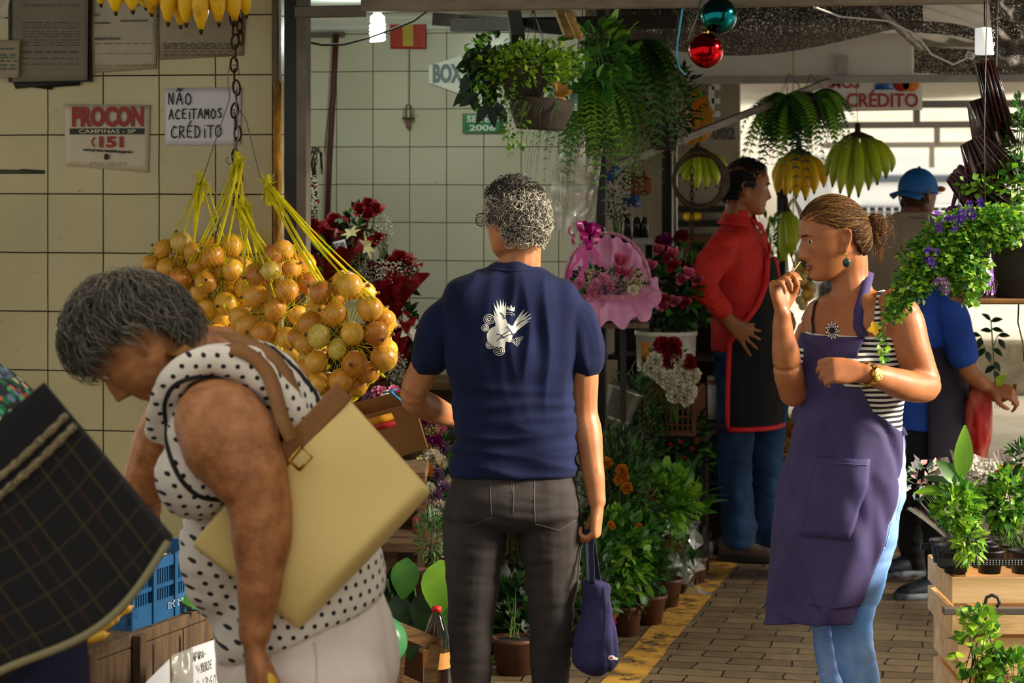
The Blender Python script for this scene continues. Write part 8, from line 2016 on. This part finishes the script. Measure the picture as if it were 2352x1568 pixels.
# shade netting under the roof
nt_ = mat('shade_netting', '3f3a35', .7, '6f675c', scale=130, mix=.6); N, L, b = nodes_of(nt_); tc = N.new('ShaderNodeTexCoord'); vo = N.new('ShaderNodeTexVoronoi'); vo.inputs['Scale'].default_value = 150; L.new(tc.outputs['Object'], vo.inputs['Vector'])
L.new(mth(N, L, 'LESS_THAN', vo.outputs['Distance'], .72), b.inputs['Alpha'])
def netting(nm, lab, fn, nu=40, nv=14): mb = MB(); mb.grid(fn, nu, nv); o = mb.build(nm, nt_, label=lab, cat='netting', fix=False); return o
netting('shade_net', 'dark shade netting sagging over the grey panel', lambda u, v: P(1400 + 720 * u, 12 + v * (54 + 62 * sin(pi * min(1, .12 + u * .95)) ** 1.2), 11.0 - .5 * v * (1 - v) + .03 * noise.noise(V((u * 9, v * 4, 0)))))
netting('shade_net', 'strip of netting between the corrugated roof and the right edge', lambda u, v: P(1990 + 420 * u, 16 + 95 * u + 28 * v + 8 * sin(u * 9), 10.6 + .03 * noise.noise(V((u * 12, v * 4, 3)))))
netting('shade_net', 'crumpled netting hanging down the top right corner', lambda u, v: P(2268 + 150 * u + 18 * v, -30 + 185 * v + 30 * u, 6.9 + .09 * noise.noise(V((u * 5, v * 6, 3)))), 24, 24)
netting('shade_net', 'pale torn netting under the middle beam at the right', lambda u, v: P(2100 + 300 * u, 105 + 20 * u + 62 * v, 11.8 + .1 * noise.noise(V((u * 8, v * 6, 7)))), 30, 12)
mb = MB(); mb.tube([P(2008, 14, 9.2), P(2115, 112, 9.6)], .014, 8); mb.build('roof_pipe', mat('peeling_pipe', '8a857c', .5, '4e4a44', scale=30), label='peeling pipe slanting down from the front beam', cat='pipe'); wcb = mat('white_cable', 'c9c9c2', .5)
mb = MB(); mb.tube([P(1870, 16, 7.62), P(1930, 38, 9), P(2040, 48, 9), P(2105, 80, 9), P(2140, 125, 9), P(2190, 148, 9), P(2222, 132, 9)], .0042, 6); mb.build('lamp_flex', wcb, label='white cord looping from the front beam to the socket', cat='cord')
t = thing('socket', 'small white socket at the end of the white cord', 'socket', P(2228, 128, 9)); mb = MB(); mb.box(P(2228, 127, 8.99), (.032, .02, .026), Matrix.Rotation(.4, 3, 'Y')); mb.build('socket_body', wcb, t); mb = MB(); [mb.box(P(2225 + 6 * i, 125 + 5 * j, 8.975), (.004, .004, .004)) for i in (0, 1) for j in (0, 1)]; mb.build('holes', blacks, t)
t = thing('lamp', 'short white tube lamp hanging in the top right corner', 'lamp', P(2262, 130, 7.4)); mb = MB(); mb.lathe([(.001, 0), (.028, 0), (.03, .005), (.03, .08), (.001, .085)], P(2262, 126, 7.4), 20); mb.build('tube', mat('lamp_white', 'e6e8e4', .4, emit=.6), t); mb = MB(); mb.tube([P(2262, 70, 7.4), P(2262, 2, 7.42)], .003, 5); mb.build('cord', cable, t)
# baubles
t_ = mat('teal_foil', '0f6a70', .12, metal=1); r_ = mat('red_foil', 'b30f14', .12, metal=1)
for nm, px, py, r, m, lab, d in (('bauble', 1651, 36, .0575, t_, 'shiny teal bauble hanging from the front beam', 7.58), ('bauble', 1621, 116, .055, r_, 'shiny red bauble hanging below the teal one', 7.55)):
 c = P(px, py, d); t = thing(nm, lab, 'bauble', c - ZU * r, None); mb = MB(); mb.ell(c, r, n=40, m=30); mb.build('ball', m, t); mb = MB(); mb.lathe([(.012, 0), (.012, .012), (.001, .014)], c + ZU * r * .98, 14); mb.build('cap', gold, t); mb = MB(); mb.tube([c + ZU * (r + .012), P(px - (4 if r > .056 else 12), 14 if r > .056 else 60, d)], .0015, 4); mb.build('string', mat('gold_string', 'b0921e', .5), t)
mb = MB(); ti = mat('silver_tinsel', '8f938c', .25, metal=.9)
for kk in range(420):
 s0 = rr.random(); c = P(1612 - 34 * s0 + 8 * sin(s0 * 9), -10 + 105 * s0, 7.6); d = rdir(rr); mb.leaf(c, d, rdir(rr), .03, .0025, .2, 0, 1)
mb.tube([P(1615, -20, 7.6), P(1600, 40, 7.6), P(1580, 95, 7.6)], .002, 4); mb.build('tinsel', ti, label='strand of silver tinsel beside the teal bauble', cat='tinsel', fix=False)
mb = MB(); q = [P(x, y, 7.6) for x, y in ((1568, 20), (1562, 60), (1556, 100), (1555, 130), (1560, 155), (1574, 172))]; mb.grid(lambda u, v: q[min(5, int(u * 5))].lerp(q[min(5, int(u * 5) + 1)], u * 5 - int(u * 5)) + V((.006 * (v - .5), .004 * sin(u * 9), 0)), 20, 1); mb.build('curled_ribbon', mat('cyan_ribbon', '3fa6c4', .3, metal=.3), label='thin light blue ribbon curling down left of the baubles', cat='ribbon', fix=False)
# shelf with pot and trailing plant, hung on wires
D0 = 6.0; S1 = J(2200, 684); t = thing('hanging_shelf', 'wooden board hung on wires at the right edge', 'shelf', S1); mb = MB(); mb.box(J(2320, 687, .08) , (.27, .2, .014)); box_edges(auto_flat(mb.build('board', mat('shelf_pine', '8f6231', .7, '6e4820', scale=8, stretch=(1, 6, 6)), t)))
for px, dd in ((2265, -.01), (2360, -.01), (2290, .17)): mb = MB(); mb.tube([J(px, 684, dd), J(px - 4, 300, dd), J(px + 2, 0, dd)], .0013, 4); mb.build('wire', wire, t)
t = thing('hanging_pot', 'dark grey plastic pot on the hanging board', 'pot', J(2345, 682, .05)); p = J(2345, 681, .05); mb = MB(); mb.lathe([(.001, 0), (.062, 0), (.072, .115), (.077, .117), (.078, .145), (.074, .146), (.068, .12)], p, 40); mb.build('pot_body', mat('grey_pot', '3d3b3a', .55, '302e2d', scale=8, bump=.1), t); mb = MB(); mb.lathe([(.068, .125), (.001, .135)], p, 20); mb.build('soil', soil, t)
tp = thing('trailing_plant', 'bright trailing plant spilling left over the shoulder of the woman in the apron', 'plant', J(2330, 545, .0))
TR = [(2320, 520, .05, .05, 380), (2270, 520, .06, .055, 520), (2215, 530, .065, .06, 620), (2165, 560, .065, .062, 640), (2125, 600, .06, .058, 560), (2215, 600, .06, .05, 460), (2180, 640, .05, .035, 260), (2235, 645, .04, .04, 240), (2095, 650, .05, .045, 360), (2065, 695, .03, .03, 170), (2050, 722, .02, .022, 70), (2230, 675, .02, .03, 60), (2026, 790, .008, .05, 46)]
for x, y, rx, rz, n in TR: canopy('foliage', J(x, y, -.05), (rx, .06, rz), n, .018, .016, [g_mid, g_lite, g_mid, g_lime], tp, rr, down=.15, bend=.6, shell=.4)
mb = MB()
for kk in range(60): x, y, rx, rz, n = TR[rr.randrange(10)]; mb.tube([J(2330, 545, .03), J((2330 + x) / 2, min(540, (545 + y) / 2 - 20), -.02), J(x + rr.uniform(-20, 20), y + rr.uniform(-15, 15), -.05)], .0012, 4)
mb.tube([J(2055, 715, -.05), J(2034, 745, -.06), J(2026, 835, -.06)], .0009, 4); mb.build('stem', stem_g, tp, fix=False)
vio = mat('petal_violet', '6a3aa6', .55, '4a2484', scale=14)
for x, y, n in ((2140, 592, 7), (2200, 492, 6), (2240, 478, 6), (2175, 520, 4), (2165, 660, 6)):
 mb = MB()
 for kk in range(n): carnation_mb(mb, J(x, y, -.115) + rdir(rr) * .02, V((0, -1, .2)), .009, rr, 7)
 mb.build('flower_cluster', vio if y < 650 else mau, tp, fix=False)
# dark sleeves fanned on a wire, purple wrap, vines
slv = mat('dark_sleeve', '2c1d1b', .25, '4a2e2a', scale=60, stretch=(1, 1, .2), coat=.4); slr = mat('sleeve_red', '6a1a22', .3, coat=.4)
def fan(lab, a, b, n, w, spread, grp='bundles of dark sleeves'):
 t = thing('sleeve_bundle', lab, 'bundle', b, grp); d = b - a; sd, up = frame_of(d, V((0, -1, 0)))
 mb = MB()
 for kk in range(n):
  s_ = kk / (n - 1) - .5; o = up * (w * s_) + sd * rr.uniform(-.012, .012); e = d * (1 + rr.uniform(-.12, .08)) + up * (spread * s_) + sd * rr.uniform(-.02, .02); mb.m = 1 if rr.random() < .12 else 0
  q = a + o; hw = .011 + .004 * rr.random(); ax = (sd * .9 + up * rr.uniform(-.5, .5)).normalized() * hw
  mb.add([q - ax, q + ax, q + e + ax * 1.6, q + e - ax * 1.6], [(0, 1, 2, 3)])
 o = mb.build('sleeves', [slv, slr], t, fix=False); o['kind'] = 'stuff'; o.modifiers.new('t', 'SOLIDIFY').thickness = .0012
 mb = MB(); mb.tube([a + d * .45 + (up * cos(q) * (w * .55 + spread * .2) + sd * sin(q) * .02) for q in [2 * pi * i / 16 for i in range(17)]], .0015, 4); mb.build('band', wire, t, fix=False); return t
D0 = 6.05
fan('tightly rolled dark sleeves, topmost of the four bundles', J(2262, 140), J(2298, 288), 26, .045, .012); fan('dark sleeves in a loose roll, second of the four bundles from the top', J(2252, 225, .02), J(2290, 340, .02), 24, .06, .03)
fan('dark sleeves opening like a fan, third of the four bundles', J(2232, 320), J(2292, 430), 26, .06, .09); fan('dark pointed sleeves fanned to the left, lowest of the four bundles', J(2190, 395), J(2300, 495), 30, .05, .09)
pw_ = mat('purple_dotted_wrap', '5b2d84', .35, '7a4aa0', scale=9, coat=.3)
def wd(N, L, tc, oldc):
 vo = N.new('ShaderNodeTexVoronoi'); vo.inputs['Scale'].default_value = 75; L.new(tc.outputs['Object'], vo.inputs['Vector']); return mixc(N, L, mth(N, L, 'LESS_THAN', vo.outputs['Distance'], .33), oldc, lin('d9cfe0'))
pat(pw_, wd); t = thing('wrapped_gift', 'purple dotted wrapping flaring behind the trailing plant', 'gift wrap', J(2240, 680, .14))
for (x, y), ax, r in (((2235, 600), (-.25, -.1, 1), .07), ((2295, 600), (.25, 0, 1), .07), ((2215, 690), (0, -.2, 1), .05)): mb = MB(); paper_mb(mb, J(x, y, .12), V(ax), .02, r, .13, rr, .014, 40, 6); mb.build('wrapping', pw_, t, fix=False)
mb = MB(); mb.loft([(J(2240, 682, .14), V((.05, 0, 0)), V((0, .05, 0))), (J(2240, 620, .14), V((.045, 0, 0)), V((0, .045, 0))), (J(2240, 590, .13), V((.02, 0, 0)), V((0, .02, 0)))], n=20); mb.build('body', pw_, t)
t = thing('wire_basket', 'little wire basket on the hanging board beside the grey pot', 'basket', J(2265, 682, .0)); 
for kk in range(5): mb = MB(); x = 2238 + 12 * kk; mb.tube([J(x, 680, -.01), J(x + 4, 655, -.02), J(x + 12, 640, -.015), J(x + 20, 655, -.02), J(x + 22, 680, -.01)], .0018, 5); mb.build('loop', wick, t, fix=False)
mb = MB(); mb.tube([J(2172, 560, .05), J(2186, 480, .05), J(2203, 420, .05), J(2210, 400, .05)], [.003, .004, .008, .006], 6); mb.m = 0; mb.limb([(J(2182, 508, .04), .016), (J(2188, 490, .04), .02)]); mb.build('heart_pick', mat('plum_felt', '4a1c44', .8), label='plum coloured pick standing among the purple wrap', cat='pick')
vp = thing('climbing_vine', 'leafy vine climbing the wires at the right edge', 'plant', J(2330, 540, .02)); canopy('foliage', J(2318, 430, .0), (.055, .05, .07), 210, .026, .024, [g_lite, g_mid], vp, rr); canopy('foliage', J(2345, 330, .0), (.04, .05, .12), 230, .024, .016, [g_mid, g_dark], vp, rr); canopy('foliage', J(2250, 425, -.03), (.06, .02, .02), 50, .02, .02, [g_lite], vp, rr)
mb = MB(); [mb.tube([J(2335 + 4 * kk, 545, .02), J(2325 + 6 * kk, 430, .0), J(2340 + 5 * kk, 270, .01)], .0015, 4) for kk in range(4)]; mb.tube([J(2320, 430), J(2250, 415, -.03), J(2205, 440, -.03), J(2198, 510, -.03)], .0014, 4); mb.build('stem', stem_g, vp, fix=False)
mb = MB(); mb.tube([J(2340, 690), J(2338, 740), J(2350, 790), J(2352, 830)], .002, 5); mb.build('dangling_root', stem_b, label='dark dangling root under the hanging board', cat='root')
# seedling held by the person in blue, and their red bag
D0 = 9.86; t = thing('seedling', 'leggy seedling with bare roots in the hand of the person in blue', 'seedling', J(2288, 905)); mb = MB(); mb.tube([J(2288, 900), J(2284, 850), J(2280, 790), J(2276, 735)], .003, 5); mb.tube([J(2284, 850), J(2262, 800), J(2252, 770)], .002, 4); mb.tube([J(2280, 800), J(2292, 770)], .002, 4); mb.build('stem', stem_g, t, fix=False); mb = MB()
for x, y, dx, dz in ((2276, 735, -.7, .6), (2276, 738, .8, .3), (2278, 755, 1, -.1), (2278, 760, -1, .2), (2252, 770, -1, .2), (2254, 775, -.4, -1), (2292, 770, 1, .1), (2293, 778, .6, -.8), (2262, 800, -.8, -.7), (2264, 806, .5, -1), (2281, 800, .9, -.6), (2283, 830, .6, -.9), (2283, 840, -.8, -.5), (2285, 850, .3, -1)): mb.leaf(J(x, y), V((dx, -.3, dz)), V((0, -.7, .7)), .052, .028, .3, .2, 4)
mb.build('leaves', [g_dark], t, fix=False); mb = MB(); mb.leaf(J(2290, 885, -.02), V((.5, -.3, .9)), V((-.5, -.7, .2)), .06, .045, .4, .2, 4); mb.build('pale_leaf', g_lime, t, fix=False); mb = MB(); [mb.tube([J(2288, 898), J(2290 + kk, 918), J(2284 + 6 * kk, 938)], .0012, 4) for kk in range(6)]; mb.build('roots', stem_b, t, fix=False)
mb = MB(); mb.loft([(J(2258, 880, .06), V((.01, 0, 0)), V((0, .02, 0))), (J(2248, 910, .06), V((.05, 0, 0)), V((0, .03, 0))), (J(2248, 990, .06), V((.055, 0, 0)), V((0, .045, 0))), (J(2242, 1060, .06), V((.045, 0, 0)), V((0, .04, 0)))], n=22); me = mb.remesh(.008, 1); displace(me, lambda c: .01 * noise.noise(V((c.x * 40, c.y * 20, c.z * 9)))); link('red_plastic_bag', me, mat('red_white_plastic', 'd2231a', .35, 'e8a080', scale=9, mix=.62, translucent=.35, stretch=(2, 1, .8)), label='red and white plastic bag beside the person in blue', cat='bag')
# crates with seedling tray, lower right
D0 = 6.2; cw = mat('new_pine', 'efc792', .75, 'd8ab70', scale=5, bump=.15, stretch=(.7, 5, 5)); zt = J(0, 1322).z
def crate2(label, px, z0, z1, d, w, dp):
 x0 = P(px, 0, d).x; t = thing('wooden_crate', label, 'crate', V((x0 + w / 2, d + dp / 2, z0))); h = z1 - z0
 for y in (d, d + dp - .012):
  for zz in ((z0 + .005, z0 + h * .44), (z0 + h * .54, z1 - .004)): mb = MB(); mb.box((x0 + w / 2, y + .006, (zz[0] + zz[1]) / 2), (w, .01, zz[1] - zz[0])); box_edges(auto_flat(mb.build('slat', cw, t)), .002)
 for x in (x0 + .006, x0 + w - .006):
  for zz in ((z0 + .005, z0 + h * .44), (z0 + h * .54, z1 - .004)): mb = MB(); mb.box((x, d + dp / 2, (zz[0] + zz[1]) / 2), (.01, dp - .03, zz[1] - zz[0])); auto_flat(mb.build('slat', cw, t))
 for x in (x0 + .025, x0 + w - .025):
  for y in (d + .025, d + dp - .025): mb = MB(); mb.box((x, y, (z0 + z1) / 2), (.028, .024, h)); auto_flat(mb.build('corner_post', cw, t))
 mb = MB(); mb.box((x0 + w / 2, d + dp / 2, z0 + .01), (w - .03, dp - .03, .008)); auto_flat(mb.build('base', cw, t))
zb = J(0, 1412).z; crate2('light pine crate under the seedling tray, topmost of the stack', 2186, zb - .055, zt, 6.2, .42, .36); crate2('knotty pine crate in the middle of the stack behind the trailing sprigs', 2200, zb - .28, zb - .057, 6.22, .4, .36); crate2('lowest pine crate standing on the floor at the right', 2196, 0, zb - .282, 6.22, .42, .36)
mb = MB(); mb.bar(J(2166, 1402, -.04), J(2420, 1402, -.04), .03, .017, V((0, 0, 1))); box_edges(auto_flat(mb.build('metal_bar', greysteel, label='flat grey metal bar across the front of the pine crates', cat='bar')), .002)
ty = thing('seedling_tray', 'black seedling tray with round cups on the topmost pine crate', 'tray', J(2290, 1318, .12)); x0 = P(2160, 0, 6.2).x; zc = zt + .002

for y in (6.19, 6.44): mb = MB(); mb.box((x0 + .17, y, zc + .034), (.36, .006, .018)); auto_flat(mb.build('rim', blackpot, ty))
mb = MB()
for i in range(34):
 for j in range(3): mb.ell((x0 + .075 + i * .008, 6.186, zc + .029 + j * .005), .0018, n=6, m=4)
mb.build('dot_pattern', mat('tray_dots', '8a8a88', .5), ty)['kind'] = 'stuff'
for i in range(4):
 for j in range(3): mb = MB(); mb.lathe([(.001, 0), (.028, 0), (.036, .052), (.04, .054), (.04, .06), (.034, .058), (.028, .045), (.001, .045)], (x0 + .045 + i * .086, 6.235 + j * .083, zc), 20); mb.build('cup', blackpot, ty)
rr = random.Random(91)
def sprig(lab, bpx, bpy, bd, c, rad, n, Lf, Wf, mats, seg=3, up=.3, cat='seedling', down=0): t = thing('seedling', lab, cat, P(bpx, bpy, bd)); canopy('foliage', c, rad, n, Lf, Wf, mats, t, rr, up=up, seg=seg, down=down); stems('stem', P(bpx, bpy, bd), c, rad, 14, stem_g, t, rr, .0018); return t
sprig('parsley-like seedling at the left end of the tray', 2215, 1265, 6.2, J(2200, 1165, -.02), (.06, .06, .065), 330, .03, .016, [g_mid, g_lite, g_lite]); sprig('ferny seedling drooping over the front of the tray', 2225, 1275, 6.16, J(2225, 1240, -.06), (.035, .03, .07), 170, .03, .009, [g_lite, g_lime], down=.5); sprig('bushy green seedlings at the right end of the tray', 2335, 1255, 6.24, J(2325, 1145, .04), (.08, .07, .07), 420, .035, .018, [g_mid, g_dark, g_lite]); sprig('thin-stemmed seedling in the middle of the tray', 2310, 1250, 6.2, J(2310, 1165, -.0), (.05, .05, .05), 110, .035, .018, [g_lite, g_mid])
t = thing('broadleaf_seedling', 'tall seedling with big glossy leaves at the left end of the tray', 'seedling', J(2222, 1260, .04)); mb = MB(); a = J(2215, 1185, .02); mb.tube([J(2222, 1262, .04), a, J(2210, 1090, .02)], .005, 6); mb.build('stem', stem_g, t)
for (bx, by), (dx, dy, dz), L_, W_, up, m in (((2208, 1100), (.08, -.1, 1), .145, .05, (0, -1, 0), g_lite), ((2205, 1110), (-.7, -.2, .75), .09, .045, (.5, -1, .2), g_mid), ((2205, 1128), (-1, -.25, .12), .13, .048, (0, -.6, 1), g_lite), ((2208, 1130), (-.9, .2, .5), .11, .05, (0, -.5, 1), g_dark), ((2212, 1130), (.6, -.5, -.3), .08, .055, (.3, -1, .8), g_lite), ((2225, 1110), (.25, -.3, -1), .11, .06, (.1, -1, .1), g_mid)): mb = MB(); mb.leaf(J(bx, by, .0), V((dx, dy, dz)), V(up), L_, W_, .25, .14, 8); mb.build('leaf', m, t, fix=False)
D0 = 6.85; t = thing('wrapped_flowers', 'white and yellow chrysanthemums in clear film behind the seedling tray', 'bouquet', J(2290, 1230, .1)); mb = MB(); breath_mb(mb, J(2262, 1082, .05), (.08, .07, .035), 700, rr, .006); mb.build('white_flowers', wht, t, fix=False)['kind'] = 'stuff'
for kk in range(26): mb = MB(); carnation_mb(mb, J(2322 + rr.uniform(-30, 45), 1086 + rr.uniform(-10, 10), rr.uniform(-.05, .1)), V((0, -.6, 1)), .014, rr, 10); mb.build('flower', yel, t, fix=False)
for x, m, r in ((2240, film, .11), (2330, mat('pink_film', 'e2b7b0', .1, trans=.8, alpha=.5), .11)): mb = MB(); paper_mb(mb, J(x, 1210, .1), V((0, -.1, 1)), .03, r, .18, rr, .025); mb.build('film', m, t, fix=False)
stems('stem', J(2290, 1230, .1), J(2285, 1100, .06), (.1, .06, .05), 24, stem_g, t, rr); canopy('foliage', J(2350, 1060, .05), (.04, .05, .05), 120, .04, .014, [g_mid, g_dark], t, rr)
t = thing('wrapped_flowers', 'cone of clear film with pink roses at the left of the seedling tray', 'bouquet', J(2190, 1240, -.1)); mb = MB(); paper_mb(mb, J(2190, 1240, -.1), V((-.5, -.2, 1)), .015, .07, .14, rr, .012); mb.build('film', film, t, fix=False); canopy('foliage', J(2120, 1100, -.05), (.05, .05, .05), 60, .035, .02, [mat('dusty_pink_petal', 'b98a86', .6), g_grey, wht], t, rr); stems('stem', J(2190, 1240, -.1), J(2120, 1105, -.05), (.04, .04, .04), 14, stem_g, t, rr)
mb = MB(); q = J(2330, 1240, .08); mb.box((q.x, q.y, q.z / 2), (.32, .22, q.z)); box_edges(auto_flat(mb.build('plinth', dkb, label='dark wooden box under the wrapped flowers', cat='box')))
D0 = 5.95; hk = thing('pot_hanger', 'black plastic hook with thin wires on the front of the crates', 'hanger', J(2270, 1560)); mb = MB(); mb.tube([J(2264, 1420), J(2262, 1390), J(2266, 1372), J(2278, 1366), J(2292, 1372), J(2296, 1385), J(2288, 1394)], .0045, 8); mb.build('hook', blackpot, hk); mb = MB(); [mb.tube([J(2264, 1418), J(2264 + x * .45, 1470), J(2264 + x, 1590)], .0013, 4) for x in (-62, -42, 26)]; mb.build('wires', cable, hk, fix=False)
t = sprig('trailing plant with round leaves below the hook', 2245, 1600, 5.98, J(2240, 1490), (.05, .04, .12), 150, .03, .022, [g_lite, g_lime, g_mid], cat='plant'); canopy('foliage', J(2250, 1425, .0), (.05, .03, .03), 34, .035, .026, [g_lite, g_lime], t, rr)
t = sprig('low leafy plant with tiny white flowers in the lower right corner', 2330, 1620, 5.95, J(2315, 1545), (.07, .05, .05), 190, .035, .02, [g_mid, g_lite], cat='plant'); mb = MB(); mb.leaf(J(2285, 1575), V((.15, -.2, 1)), V((0, -1, 0)), .11, .035, .1, .2, 6); mb.build('tall_leaf', g_grey, t, fix=False)
# ================================================================ street: truck and stall roofs
tk = thing('truck', 'white truck with a black mesh grille parked across the street', 'truck', V((P(2080, 0, 30).x, 30, 0))); tw_ = mat('truck_white', 'dcdfe2', .35, 'd0d4d8', scale=2); X0 = P(2080, 0, 30).x
def tbx(c, sz, nm, m): mb = MB(); mb.box((X0 + c[0], 30 + c[1], c[2]), sz); return box_edges(auto_flat(mb.build(nm, m, tk)), .04)
tbx((0, 1, 1.2), (1.9, 2.2, 1.3), 'cab', tw_); tbx((0, 3.2, 1.5), (2.0, 2.4, 2.1), 'cargo_box', tw_); tbx((0, -.11, 1.0), (1.2, .05, .3), 'grille', blacks); tbx((0, -.12, .62), (1.9, .1, .16), 'bumper', greysteel); tbx((0, -.11, 1.48), (1.7, .04, .09), 'windscreen_edge', mat('dark_window', '4d5a66', .2))
mb = MB(); [mb.bar(V((X0 - .58 + .097 * k_, 29.85, .86)), V((X0 - .58 + .097 * k_, 29.85, 1.14)), .02, .02) for k_ in range(13)]; [mb.bar(V((X0 - .6, 29.85, .86 + .07 * k_)), V((X0 + .6, 29.85, .86 + .07 * k_)), .02, .02) for k_ in range(5)]; mb.build('grille_mesh', mat('grille_grey', 'a8acb0', .4), tk)
for sx in (-.8, .8): tbx((sx, -.11, 1.22), (.22, .05, .1), 'headlight', mat('lamp_glass', 'bfc8d0', .1))
for sx in (-.8, .8):
 for y in (.6, 3.6): mb = MB(); mb.lathe([(.001, -.12), (.3, -.12), (.36, -.06), (.36, .06), (.3, .12), (.001, .12)], V((X0 + sx, 30 + y, .36)), 24, Matrix.Rotation(pi / 2, 3, 'Y')); mb.build('wheel', blacks, tk)
mb = MB(); mb.bar(P(1990, 392, 33), P(2260, 392, 33), .6, .22); auto_flat(mb.build('street_banner', mat('banner_red_white', 'c8382e', .6, 'e8e4e0', scale=1.2, mix=.5, stretch=(3, 1, .3)), label='red and white banner far across the street above the truck', cat='banner'))
for px in (1990, 2255): mb = MB(); q = P(px, 0, 33); mb.bar(V((q.x, 33, 0)), V((q.x, 33, P(0, 385, 33).z)), .06, .06); mb.build('banner_post', greysteel, label='grey post holding the far banner, %s of the two' % ('left' if px < 2000 else 'right'), cat='post')
rk2 = thing('bicycle_rack', 'dark metal rack in the street behind the raised forearm', 'rack', P(1920, 720, 24)); rk2.location.z = 0
for k_ in range(4): mb = MB(); x = 1885 + 22 * k_; mb.tube([P(x, 770, 23.5), P(x, 660, 23.5), P(x + 5, 650, 23.5), P(x + 10, 660, 23.5), P(x + 10, 770, 23.5)], .025, 6); mb.build('hoop', blacks, rk2)
